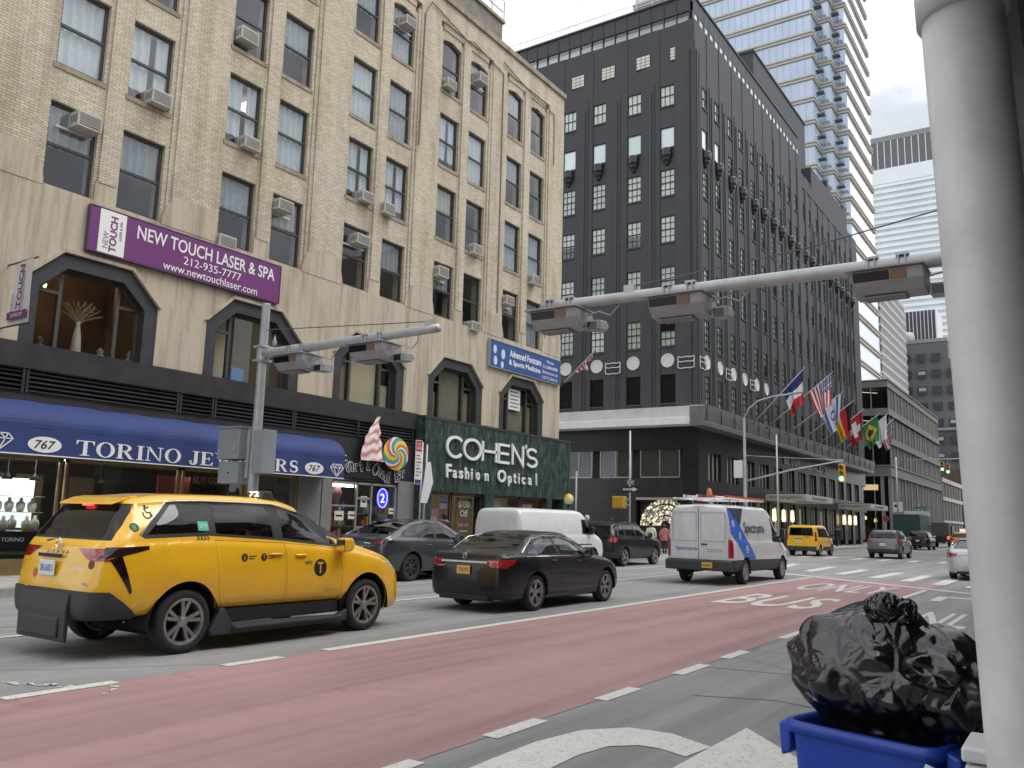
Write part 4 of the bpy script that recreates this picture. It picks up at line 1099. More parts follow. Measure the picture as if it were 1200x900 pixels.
WHEELS = {}
def wheel_meshes(r, wdt, style, dark=False):
    key = (round(r, 3), round(wdt, 3), style, dark)
    if key in WHEELS: return WHEELS[key]
    rr = r * (.70 if style != 'steel' else .62); h = wdt / 2
    t = MB()
    t.lathe([(rr - .01, -h * .8), (rr + .015, -h * .95), (rr + .05, -h), (r - .035, -h * .98), (r - .008, -h * .8), (r, -h * .5), (r, h * .5), (r - .008, h * .8), (r - .035, h * .98), (rr + .05, h), (rr + .015, h * .95), (rr - .01, h * .8)], 32, ax='x')
    tyre = t.mesh('tyre', M_tyre, True)
    q = MB()                                     # rim: lip, barrel, spokes, hub
    q.lathe([(rr + .012, h * .94), (rr, h * .97), (rr - .022, h * .9), (rr - .03, h * .5), (rr - .03, -h * .9), (rr, -h * .95)], 32, ax='x')
    q.lathe([(.0, h * .86), (.03, h * .86), (.045, h * .80), (.07, h * .72), (.075, h * .2)], 16, ax='x')
    ns = {'ten': 5, 'five': 5, 'multi': 7, 'steel': 8}[style]
    for k in range(ns):
        a = 2 * math.pi * k / ns + .3
        for da in ((-.19, .19) if style in ('ten', 'multi') else (0,)):
            ww = .018 if style in ('ten', 'multi') else .034
            c0 = Vector((0, math.cos(a + da * .35), math.sin(a + da * .35))); c1 = Vector((0, math.cos(a + da), math.sin(a + da)))
            n0 = Vector((0, -c1.z, c1.y))
            p0, p1 = c0 * .055, c1 * (rr - .015)
            q.add([tuple(p0 + n0 * ww + Vector((h * .66, 0, 0))), tuple(p0 - n0 * ww + Vector((h * .66, 0, 0))), tuple(p1 - n0 * ww * 1.25 + Vector((h * .84, 0, 0))), tuple(p1 + n0 * ww * 1.25 + Vector((h * .84, 0, 0))),
                   tuple(p0 + n0 * ww + Vector((h * .35, 0, 0))), tuple(p0 - n0 * ww + Vector((h * .35, 0, 0))), tuple(p1 - n0 * ww * 1.25 + Vector((h * .5, 0, 0))), tuple(p1 + n0 * ww * 1.25 + Vector((h * .5, 0, 0)))],
                  [(3, 2, 1, 0), (0, 1, 5, 4), (1, 2, 6, 5), (2, 3, 7, 6), (3, 0, 4, 7)])
    rim = q.mesh('rim', M_alloyd if dark else M_alloy)
    d = MB(); d.lathe([(0, 0), (rr - .03, 0), (rr - .03, -.02)], 24, ax='x'); d.lathe([(.0, h * .1), (.13, h * .1), (.13, 0)], 20, ax='x')
    disc = d.mesh('brake', M_under)
    WHEELS[key] = (tyre, rim, disc); return WHEELS[key]

def build_car(sp):
    """sp: dict with the vehicle's measured profiles; local frame: +Y forward from the rear bumper, X right, Z up."""
    L = sp['L']; HW = sp['W'] / 2
    top, sh, bot, wid, rw = lerp_table(sp['top']), lerp_table(sp['shoulder']), lin_table(sp['bottom']), lerp_table(sp['width']), lerp_table(sp['roofw'])
    rnd = sp.get('round', .10); bulge = sp.get('bulge', .02); hips = sp.get('hips', [])
    root = thing(sp['name'], sp['label'], sp['cat'], (0, 0, 0), sp.get('group'))
    paint = sp['paint']
    def section(y):
        zb, zs, zt, w, wr = bot(y), sh(y), top(y), wid(y) * HW, rw(y) * HW
        zs = min(zs, zt - .015); k = min(1, (zt - zs) / .35)
        wr = min(wr, w * .985); wr = wr * k + (w * .93) * (1 - k)
        hz = zs - zb
        pts = [(0, zb), (.45 * w, zb), (.84 * w, zb), (.93 * w, zb + .03), (.965 * w, zb + .09), (.985 * w, zb + hz * .22), (.998 * w, zb + hz * .38), (1.0 * w, zb + hz * .52), (.998 * w, zb + hz * .66), (.992 * w, zb + hz * .8), (.985 * w, zb + hz * .90), (.972 * w, zb + hz * .965), (.955 * w, zs)]
        # sculpted hips over the wheels
        for (yc, zc, amp, ry, rz) in hips:
            pts = [(x + (amp * math.exp(-((y - yc) / ry) ** 2 - ((z - zc) / rz) ** 2) if i > 2 else 0), z) for i, (x, z) in enumerate(pts)]
        r = rnd * k + .03 * (1 - k); zr = zt - r
        x0 = .955 * w
        for t in (.12, .3, .5, .7, .86, 1):
            pts.append((x0 + (wr - x0) * t + bulge * k * math.sin(math.pi * t), zs + (zr - zs) * t))
        pts += [(wr - r * .16, zt - r * .55), (wr - r * .5, zt - r * .28), (wr - r * 1.05, zt - r * .13), (wr * .62, zt - .012 * k - .002), (wr * .3, zt - .004), (0, zt)]
        return pts
    ys = [0.0]
    step = sp.get('step', .09)
    nst = int(L / step)
    for i in range(1, nst): ys.append(L * i / nst)
    ys = sorted(set([round(y, 4) for y in ys + [.025, .06, .13, L - .025, L - .06, L - .13]])); ys.append(L)
    rings = [section(y) for y in ys]
    np_ = len(rings[0]); bm = bmesh.new(); V = []
    def ring_verts(pts, y):
        row = [bm.verts.new((x, y, z)) for x, z in pts]
        row += [bm.verts.new((-x, y, z)) for x, z in pts[-2:0:-1]]
        return row
    def cap(pts, y, sgn):
        zc = (pts[0][1] + pts[-1][1]) / 2; out = []
        for s, d in ((.80, .012), (.45, .022), (.12, .026)):
            out.append(ring_verts([(x * s, zc + (z - zc) * s) for x, z in pts], y + sgn * d))
        return out
    e0, e1 = sp.get('ends', (.05, .08))
    for i, (y, pts) in enumerate(zip(ys, rings)):
        V.append(ring_verts(pts, y))
    V = cap(rings[0], ys[0], -1)[::-1] + V + cap(rings[-1], ys[-1], 1)
    n = len(V[0])
    for a, b in zip(V, V[1:]):
        for k in range(n): bm.faces.new((a[k], a[(k + 1) % n], b[(k + 1) % n], b[k]))
    bm.faces.new(V[0][::-1]); bm.faces.new(V[-1])
    bm.faces.layers.int.new('cut'); bm.faces.layers.int.new('keep')
    bmesh.ops.recalc_face_normals(bm, faces=bm.faces)
    for f in bm.faces: f.smooth = True
    # rake the tail and nose so they are not flat
    for v in bm.verts:
        if v.co.y < .25: v.co.y += sp.get('tail_rake', lambda z: 0)(v.co.z) * (1 - max(0, v.co.y) / .25)
        if v.co.y > L - .3: v.co.y -= sp.get('nose_rake', lambda z: 0)(v.co.z) * (1 - max(0, L - v.co.y) / .3)
    bm.normal_update()
    sp['bvh'] = BVHTree.FromBMesh(bm)
    # wheel arches
    r = sp['wheel_r']; ar = sp.get('arch_r', r + .06)
    for yc in sp['axles']:
        poly = [(yc + ar * math.cos(2 * math.pi * k / 36), r + .01 + ar * math.sin(2 * math.pi * k / 36)) for k in range(36)]
        fs = clip_faces(bm, [f for f in bm.faces if abs(f.calc_center_median().y - yc) < ar + .3 and f.calc_center_median().z < r + ar + .3], poly, 1, 2)
        bmesh.ops.delete(bm, geom=[f for f in fs if abs(f.calc_center_median().x) > HW * .55], context='FACES')
    bm.normal_update()
    parts = {}
    def mask(name, m, polys, proj='side', both=True, off=0, shrink=None, parent=None, src=None, cond=None, label=None):
        """cut a panel out of the shell; proj: side (y,z), rear/front (x,z), top (x,y)"""
        src = src or bm; res = []
        for s in ((1, -1) if (proj == 'side' and both) else (1,)):
            kl = src.faces.layers.int['keep']
            for f in src.faces: f[kl] = 0
            for poly in polys:
                if proj == 'side': cand = [f for f in src.faces if f.calc_center_median().x * s > .12 * HW]
                elif proj == 'rear': cand = [f for f in src.faces if f.calc_center_median().y < (cond or .9)]
                elif proj == 'front': cand = [f for f in src.faces if f.calc_center_median().y > (cond or L - .9)]
                else: cand = [f for f in src.faces if f.normal.z > .2]
                if proj == 'side' and cond: cand = [f for f in cand if cond(f)]
                if cand:
                    for f in clip_faces(src, cand, poly, *{'side': (1, 2), 'rear': (0, 2), 'front': (0, 2), 'top': (0, 1)}[proj]): f[kl] = 1
            got = [f for f in src.faces if f[kl] == 1]
            if not got: continue
            src.normal_update()
            nb = lift(src, got, off, shrink)
            res.append((nb, name, m, parent))
        return res
    def emit(res, parent=None):
        out = []
        for nb, name, m, p in res: out.append(bm_obj(nb, name, m, parent or p or root))
        return out
    # windows: a black surround with panes cut from it
    for proj, outer, panes, gm, cond in sp['glass']:
        res = mask('window_surround', M_rub, outer, proj, off=sp.get('glass_off', -.004), cond=cond)
        for nb, name, m, p in res:
            bmesh.ops.recalc_face_normals(nb, faces=nb.faces); nb.normal_update()
            plist = []
            for pi, poly in enumerate(panes):
                gmat = gm[pi] if isinstance(gm, (list, tuple)) else gm
                plist += mask('pane', gmat, [poly], proj, both=False if proj == 'side' and sum(v.co.x for v in nb.verts) < 0 else True, off=.002, src=nb, cond=cond) if proj != 'side' else side_pane(mask, nb, poly, gmat)
            so = bm_obj(nb, name, m, root)
            emit(plist, so)
    for it in sp.get('panels', []):
        res = mask(it['name'], it['mat'], it['polys'], it.get('proj', 'side'), off=it.get('off', 0), shrink=it.get('shrink'), cond=it.get('cond'))
        objs = emit(res)
        if it.get('label'):
            for o in objs: o['label'] = it['label']
        parts.setdefault(it['name'], []).extend(objs)
    body = bm_obj(bm, 'body', paint, root)
    # underbody and cabin tub
    tub = MB(); zf = sp['bottom'][0][1]
    tub.box(-HW * .80, HW * .80, .25, L - .3, zf + .03, zf + .16)
    for yc in sp['axles']:
        for s in (-1, 1):
            # wheel housing
            a0 = [(yc + (ar + .015) * math.cos(math.pi * k / 14 - .15 + .3 * k / 14), r + (ar + .015) * math.sin(math.pi * k / 14 - .15 + .3 * k / 14)) for k in range(15)]
            for p, q in zip(a0, a0[1:]): tub.add([(s * HW * .985, p[0], p[1]), (s * HW * .985, q[0], q[1]), (s * HW * .5, q[0], q[1]), (s * HW * .5, p[0], p[1])], [(0, 1, 2, 3)])
            tub.add([(s * HW * .5, p[0], p[1]) for p in a0], [tuple(range(15))])
    tub.box(-HW * .84, HW * .84, .5, L - .55, zf + .1, sp.get('tub', .62))
    tub.obj('underbody', M_under, root)
    if sp.get('seats'):
        for yc in sp['seats']:
            for s in (-1, 1):
                f = MB(); zb = sp.get('tub', .62)
                f.prism([(yc + .25, zb), (yc + .3, zb + .12), (yc - .1, zb + .16), (yc - .22, zb + .62), (yc - .36, zb + .60), (yc - .28, zb)], 'x', s * HW * .46 - .25, s * HW * .46 + .25)
                f.prism([(yc - .22, zb + .66), (yc - .24, zb + .84), (yc - .34, zb + .84), (yc - .35, zb + .66)], 'x', s * HW * .46 - .13, s * HW * .46 + .13)
                f.obj('seat', M_seat, root, bevel=.03)
    # wheels
    ty, ri, di = wheel_meshes(r, sp.get('tyre_w', .225), sp.get('rim', 'ten'), sp.get('rim_dark', False))
    for yc in sp['axles']:
        for s in (1, -1):
            Mx = Matrix.Translation((s * (HW - sp.get('tyre_w', .225) / 2 - sp.get('tuck', .02)), yc, r)) @ (Matrix.Rotation(math.pi, 4, 'Z') if s < 0 else Matrix.Identity(4)) @ Matrix.Rotation(random.uniform(0, 6), 4, 'X')
            wo_ = link('wheel', di, root, mtx=Mx); link('tyre', ty, wo_, mtx=Mx); link('rim', ri, wo_, mtx=Mx)
    if sp.get('extra'): sp['extra'](root, parts, sp)
    return root
def side_pane(mask, nb, poly, gmat):
    s = 1 if sum(v.co.x for v in nb.verts) > 0 else -1
    cand = [f for f in nb.faces]
    got = [f for f in clip_faces(nb, cand, poly, 1, 2) if f.is_valid]
    if not got: return []
    nb.normal_update()
    return [(lift(nb, got, .002), 'pane', gmat, None)]
def wrap_decal(root, sp, name, me, m, a, z, proj='side', off=.002):
    """lay a flat mesh (local xy, z = thickness) onto the body surface at (a, z)"""
    me.materials.clear(); me.materials.append(m)
    out = me.copy()
    for v in out.vertices:
        u, w_, t = v.co
        if proj == 'side': o, d = Vector((4, a + u, z + w_)), Vector((-1, 0, 0))
        elif proj == 'left': o, d = Vector((-4, a - u, z + w_)), Vector((1, 0, 0))
        else: o, d = Vector((a + u, -4, z + w_)), Vector((0, 1, 0))
        h = sp['bvh'].ray_cast(o, d)[0]
        if h is None: h = Vector((sp['W'] / 2, a + u, z + w_)) if proj == 'side' else Vector((a + u, 0, z + w_))
        v.co = h - d * (off + max(0, t) * .5)
    return link(name, out, root)
def disc_mesh(r, n=28):
    me = bpy.data.meshes.new('disc')
    vs = [(0, 0, 0)] + [(r * k / 2 * math.cos(2 * math.pi * i / n), r * k / 2 * math.sin(2 * math.pi * i / n), 0) for k in (1, 2) for i in range(n)]
    fs = [(0, 1 + i, 1 + (i + 1) % n) for i in range(n)] + [(1 + i, 1 + n + i, 1 + n + (i + 1) % n, 1 + (i + 1) % n) for i in range(n)]
    me.from_pydata(vs, [], fs); return me
def rect_mesh(w_, h_, nx=6, ny=4):
    me = bpy.data.meshes.new('rect')
    vs = [(-w_ / 2 + w_ * i / nx, -h_ / 2 + h_ * j / ny, 0) for j in range(ny + 1) for i in range(nx + 1)]
    fs = [(j * (nx + 1) + i, j * (nx + 1) + i + 1, (j + 1) * (nx + 1) + i + 1, (j + 1) * (nx + 1) + i) for j in range(ny) for i in range(nx)]
    me.from_pydata(vs, [], fs); return me
def sym(poly): return [poly, [(-x, z) for x, z in poly]]
def move_car(root, x, y, rz=0, label=None):
    M = Matrix.Translation((x, y, 0)) @ Matrix.Rotation(rz, 4, 'Z')
    for ch in [root] + list(root.children_recursive):
        W = M @ WM[ch]; WM[ch] = W; ch.matrix_basis = W
        if ch.parent: ch.matrix_parent_inverse = WM[ch.parent].inverted()
    if label: root['label'] = label
    return root
def mirror_part(root, x, y, z, m=None, s=1, big=1.0):
    f = MB()
    f.prism([(y - .10, z), (y + .06, z + .02), (y + .10, z + .10), (y + .05, z + .20 * big), (y - .10, z + .19 * big)], 'x', s * x, s * (x + .20))
    o = f.obj('wing_mirror', m or M_plas, root, bevel=.035)
    MB().prism([(y - .04, z + .02), (y + .06, z + .02), (y + .06, z + .09), (y - .02, z + .09)], 'x', s * (x - .1), s * (x + .02)).obj('mirror_arm', M_plas, o)
    MB().box(s * (x + .02), s * (x + .18), y - .112, y - .104, z + .03, z + .17 * big).obj('mirror_glass', mat('mirror_glass', (.6, .62, .65), .03, 1), o)
    return o
def handle_part(root, x, y, z, m, ln=.2):
    for s in (1, -1):
        f = MB(); f.tube([(s * (x - .015), y - ln / 2, z), (s * (x + .022), y - ln * .35, z + .004), (s * (x + .022), y + ln * .35, z + .004), (s * (x - .015), y + ln / 2, z)], .016, 8)
        f.obj('door_handle', m, root, True)
def plate_part(root, x, y, z, m, txt, w_=.31, h_=.155, ink=None):
    f = MB().box(x - w_ / 2, x + w_ / 2, y - .012, y, z - h_ / 2, z + h_ / 2).obj('number_plate', m, root, bevel=.006)
    text('plate_text', txt, ink or M_ink_b, f, (x, y - .0135, z), (w_ * .8, h_ * .45), AXN, .001)
    return f
# ---------------------------------------------------------------- yellow minivan taxi
Y_TAXI = car_paint('taxi_yellow', (.90, .50, .012), 0, .28)
def taxi_extra(root, parts, sp):
    W = sp['W'] / 2
    # rear bumper and folded ramp guard
    g = MB(); g.prism([(-.075, .20), (-.03, .18), (-.02, .70), (-.065, .715), (-.085, .52)], 'x', -W * .56, W * .46)
    g.prism([(-.10, .24), (-.07, .22), (-.07, .46), (-.105, .44)], 'x', -W * .44, W * .34); g.obj('ramp_guard', M_plas, root, bevel=.02)
    f = MB(); f.tube([(.45, .35, .25), (.45, .6, .42)], .03, 6); f.tube([(-.6, .9, .24), (.6, .9, .24)], .05, 8); f.obj('rear_axle', M_under, root)
    # side steps
    for s in (1, -1):
        f = MB(); f.prism([(1.42, .22), (1.55, .46), (1.60, .50), (1.75, .30), (3.55, .27), (3.72, .34), (3.72, .18), (1.45, .17)], 'x', s * (W - .10), s * (W + .01)); 
        f.box(s * (W - .06), s * (W + .09), 1.72, 3.55, .225, .275); f.obj('side_step', M_plas, root, bevel=.02)
        MB().box(s * (W - .12), s * (W - .08), 1.6, 3.6, .30, .47).obj('sill_panel', M_rub, root)
    # chrome line round the side glass, wipers, antenna fin, badges
    for s in (1, -1):
        c = MB(); pts = [(1.02, .30), (1.0, .36)]
        pl = [(.46, 1.36), (.66, 1.58), (.84, 1.75), (1.0, 1.765), (1.35, 1.777), (1.9, 1.777), (2.45, 1.77), (2.7, 1.72), (2.95, 1.655)]; hits = [sp['bvh'].ray_cast(Vector((4, y, z)), Vector((-1, 0, 0)))[0] for y, z in pl]; c.tube([(s * (h.x + .002), h.y, h.z) for h in hits if h], .009, 6)
        c.obj('chrome_trim', M_chrome, root, True)
        mirror_part(root, W - .02, 3.55, 1.13, Y_TAXI, s, 1.05)
    handle_part(root, W - .012, 2.38, 1.12, Y_TAXI); handle_part(root, W - .012, 2.80, 1.10, Y_TAXI)
    plate_part(root, -.10, -.035, .97, M_plate_w, '3K60D', .33, .17)
    MB().box(-.34, .12, -.03, -.005, 1.09, 1.13).obj('plate_lamp_bar', M_rub, root)
    f = MB(); f.lathe([(.055, 0), (.065, .006), (.055, .012)], 20, ax='y'); f.lathe([(.022, .002), (.030, .006), (.022, .012)], 16, ax='y'); f.tube([(-.055, .006, .012), (.055, .006, .012)], .009, 6); f.obj('badge', M_chrome, root, at=(0, .005, 1.25))
    wrap_decal(root, sp, 'model_lettering', text_mesh('SIENNA', (.46, .042), .001, spacing=1.7), M_ink, -.02, 1.155, 'rear', .004)
    wrap_decal(root, sp, 'trim_lettering', text_mesh('HYBRID', (.2, .03), .001), M_chrome, .50, .98, 'rear', .004)
    text('trim_lettering', 'AWD', M_chrome, root, (.62, -.005, .82), (.14, .04), AXN, .004)
    # round stickers
    for (x, z, c) in ((.70, 1.04, 'sticker_red'), (-.40, .90, 'sticker_orange')):
        wrap_decal(root, sp, 'sticker', disc_mesh(.055, 16), mat(c, (.16, .03, .02) if 'red' in c else (.5, .12, .02), .5), x, z, 'rear', .004)
    # side decals follow the panels
    def dec(nm, me, m, y, z, off=.002): return wrap_decal(root, sp, nm, me, m, y, z, 'side', off)
    def tm(t, w_, h_, **k): return text_mesh(t, (w_, h_), .0005, **k)
    dec('decal_disc', disc_mesh(.118), M_ink, 3.16, .93); dec('decal_letter', tm('T', .10, .15, bold=.02), Y_TAXI, 3.16, .93, .005)
    dec('decal_lettering', tm('NYC', .13, .05, bold=.03), M_ink, 2.95, 1.0)
    for y in (1.86, 2.17):
        dec('decal_disc', disc_mesh(.05), M_ink, y, 1.09); dec('decal_letter', tm('T' if y > 2 else 'A', .04, .055), Y_TAXI, y, 1.09, .005)
        for k in range(2): dec('decal_line', rect_mesh(.12 - .04 * k, .014), M_ink, y + .125 - .02 * k, 1.105 - k * .03)
    g = mat('sticker_green', (.05, .52, .30), .5)
    dec('glass_sticker', rect_mesh(.15, .11), g, 1.28, 1.475, .004); dec('sticker_text', tm('5P79', .11, .05), M_wht, 1.28, 1.475, .007)
    dec('number_lettering', tm('5S5S', .18, .075, bold=.02), M_ink, 1.26, 1.345)
    dec('decal_disc', disc_mesh(.05), mat('sticker_dkgreen', (.02, .08, .02), .5), .40, 1.45); dec('sticker_text', tm('B', .035, .055), g, .40, 1.45, .005)
    wc = stroke_mb([arc(0, -.03, .045, .045, 150, 400, 14), [(-.02, .03), (.0, -.01), (.045, -.01), (.06, -.06)], [(-.02, .03), (.045, .055)]], .016, .001)
    wc.lathe([(0, .001), (.017, .001), (.017, 0)], 10, (-.005, .062, 0)); dec('wheelchair_mark', wc.mesh('wheelchair_mark', M_ink), M_ink, .58, 1.63)
    dec('lower_lettering', tm('Toyota', .26, .06), mat('decal_faint', (.62, .36, .05), .5), 3.38, .62)
    # roof light with number
    rl = MB(); rl.prism([(2.35, 1.80), (2.40, 1.945), (2.54, 1.945), (2.60, 1.80)], 'x', .28, .62); o = rl.obj('roof_light', M_plas, root, bevel=.02)
    text('roof_number', '72', mat('number_lit', (1, .9, .6), .5, emit=1.6, ecol=(1, .88, .55)), o, (.45, 2.372, 1.905), (.2, .065), AXN, .004)
    sp_ = MB(); sp_.prism([(.27, 1.700), (.28, 1.722), (.44, 1.790), (.58, 1.815), (.56, 1.77), (.42, 1.74)], 'x', -.57, .57); sp_.obj('roof_spoiler', Y_TAXI, root, bevel=.012)
    # third brake light, rear wiper
    MB().box(-.10, .06, .30, .37, 1.685, 1.708).obj('brake_light', M_tailon, root)
    f = MB(); f.tube([(-.35, .07, 1.27), (.05, .14, 1.31)], .012, 6); f.obj('rear_wiper', M_rub, root)
    f = MB(); f.lathe([(0, 0), (.035, .004), (.035, .02)], 12, (.60, .18, 1.30), 'y'); f.obj('white_sticker', M_wht, root)

taxi = build_car(dict(
    name='taxi_minivan', label='yellow minivan taxi with black ramp guard on its rear bumper', cat='taxi',
    L=5.08, W=1.98, paint=Y_TAXI, wheel_r=.37, arch_r=.455, axles=(1.07, 4.12), tyre_w=.235, rim='ten', tub=.7, seats=(1.4, 2.3, 3.1), step=.07,
    top=[(0, 1.24), (.05, 1.3), (.16, 1.4404), (.33, 1.6744), (.42, 1.768), (.55, 1.809), (1.0, 1.8558), (1.9, 1.8733), (2.6, 1.8382), (3.05, 1.7212), (3.45, 1.4989), (3.85, 1.28), (4.05, 1.215), (4.5, 1.1), (4.85, .96), (5.02, .82), (5.12, .66)],
    shoulder=[(0, 1.12), (.3, 1.26), (1.3, 1.30), (2.5, 1.25), (3.5, 1.18), (4.0, 1.12), (4.6, .98), (5.0, .78), (5.12, .6)],
    bottom=[(0, .46), (.3, .46), (1.0, .46), (1.5, .47), (3.6, .46), (4.6, .24), (5.12, .28)],
    width=[(0, .78), (.06, .86), (.15, .92), (.35, .97), (.9, .995), (2.0, 1.0), (3.6, 1.0), (4.3, .985), (4.75, .92), (5.0, .80), (5.12, .64)],
    roofw=[(0, .74), (.4, .73), (1.0, .74), (2.0, .75), (3.0, .73), (3.6, .78), (4.2, .84), (5.12, .6)], round=.13, bulge=.025,
    hips=[(1.06, .92, .030, .62, .20), (4.1, .88, .02, .5, .18)],
    tail_rake=lambda z: .10 * max(0, (z - .75)) , nose_rake=lambda z: .10 * max(0, z - .5),
    glass=[('side', [[(.44, 1.3702), (.50, 1.3234), (1.34, 1.3585), (1.34, 1.7738), (.86, 1.7446)], [(1.3401, 1.3585), (2.44, 1.3), (2.44, 1.768), (1.3401, 1.7738)], [(2.4401, 1.3), (3.52, 1.2), (3.50, 1.3), (2.95, 1.651), (2.4401, 1.7622)]],
            [[(.54, 1.3702), (1.28, 1.3995), (1.28, 1.7388), (.90, 1.7153)], [(1.46, 1.3878), (2.35, 1.3409), (2.35, 1.727), (1.46, 1.7505)], [(2.52, 1.3351), (3.33, 1.255), (2.95, 1.5866), (2.52, 1.7153)], [(3.36, 1.25), (3.46, 1.24), (3.44, 1.3), (3.30, 1.417)]], [G_priv, G_priv, G_car, G_car], lambda f: f.normal.z < .75),
           ('rear', [[(-.80, 1.3), (.80, 1.3), (.70, 1.7153), (-.70, 1.7153)]], [[(-.70, 1.3293), (.70, 1.3293), (.60, 1.6803), (-.60, 1.6803)]], G_priv, .75),
           ('front', [[(-.84, 1.28), (.84, 1.28), (.68, 1.768), (-.68, 1.768)]], [[(-.78, 1.3), (.78, 1.3), (.63, 1.7446), (-.63, 1.7446)]], G_car, 2.9)],
    panels=[dict(name='tail_light', mat=M_taild, polys=[[(-.1, 1.215), (.54, 1.245), (.54, 1.205), (.22, 1.13), (-.1, 1.07)], [(.12, 1.095), (.235, 1.14), (.37, .74), (.345, .72)]], off=.004, cond=lambda f: abs(f.calc_center_median().x) > .80),
            dict(name='tail_light', mat=M_tail, proj='rear', polys=sym([(.38, 1.205), (1.0, 1.215), (1.0, 1.07), (.62, 1.085)]), off=.005, cond=.12),
            dict(name='rear_bumper', mat=M_plas, proj='rear', polys=[[(-1.1, .2), (1.1, .2), (1.1, .745), (-1.1, .745)]], off=.03, cond=.14),
            dict(name='bumper_corner', mat=M_plas, polys=[[(.08, .2), (.08, .745), (.16, .73), (.46, .50), (.46, .2)]], off=.03, cond=lambda f: abs(f.calc_center_median().x) > .5),
            dict(name='headlight', mat=M_head, polys=[[(4.42, 1.04), (4.95, .86), (4.98, .80), (4.70, .90)]], off=.003),
            dict(name='sliding_door', mat=Y_TAXI, polys=[[(1.31, 1.31), (2.52, 1.27), (2.58, .48), (1.53, .50), (1.50, .72), (1.42, .92)]], shrink=.004),
            dict(name='front_door', mat=Y_TAXI, polys=[[(2.545, 1.268), (3.52, 1.19), (3.60, .90), (3.58, .48), (2.60, .48)]], shrink=.004),
            dict(name='hatch', mat=Y_TAXI, proj='rear', polys=[[(-.72, .78), (.72, .78), (.78, 1.02), (.60, 1.10), (.62, 1.29), (-.62, 1.29), (-.60, 1.10), (-.78, 1.02)][:1] + [(.70, .78), (.78, 1.0), (.72, 1.29), (-.72, 1.29), (-.78, 1.0)]], shrink=None, off=.002, cond=.2),
            dict(name='hood', mat=Y_TAXI, proj='top', polys=[[(-.74, 3.92), (.74, 3.92), (.66, 4.7), (-.66, 4.7)]], shrink=.004)],
    extra=taxi_extra))
move_car(taxi, -9.85, 5.36)

# ---------------------------------------------------------------- black sedan
P_BLK = car_paint('paint_black', (.010, .010, .011), .0, .28)
def sedan_extra(root, parts, sp):
    W = sp['W'] / 2
    plate_part(root, 0, -.035, .74, M_plate_y, 'T697', .30, .15, M_ink_b)
    MB().box(-.52, .52, -.035, .03, .865, .905).obj('chrome_bar', M_chrome, root, bevel=.008)
    f = MB(); f.lathe([(.045, 0), (.055, .006), (.045, .012)], 18, ax='y'); f.tube([(-.04, .006, .01), (.04, .006, .01)], .008, 6); f.obj('badge', M_chrome, root, at=(0, -.02, .99))
    text('model_lettering', 'CAMRY', M_chrome, root, (-.52, -.030, .80), (.2, .03), AXN, .004)
    MB().prism([(-.03, .21), (-.035, .31), (.2, .31), (.2, .21)], 'x', -W * .6, W * .6).obj('diffuser', M_rub, root, bevel=.01)
    f = MB()
    for s in (-.45, .45): f.lathe([(.035, -.03), (.035, .12), (.028, .12), (.028, -.03)], 12, (s, .0, .25), 'y')
    f.obj('exhaust_tip', M_chrome, root, True)
    for s in (1, -1):
        c = MB(); c.tube([(s * W * .915, .70, 1.01), (s * W * .90, .64, 1.06), (s * W * .80, 1.05, 1.305), (s * W * .745, 1.55, 1.37), (s * W * .745, 2.2, 1.36), (s * W * .80, 2.75, 1.19)], .011, 6); c.tube([(s * W * .955, .72, .99), (s * W * .965, 2.0, .985), (s * W * .965, 3.0, .965)], .008, 6); c.obj('chrome_trim', M_chrome, root, True)
        mirror_part(root, W - .05, 2.92, .95, P_BLK, s)
    handle_part(root, W - .015, 1.66, .90, P_BLK); handle_part(root, W - .015, 2.62, .88, P_BLK)
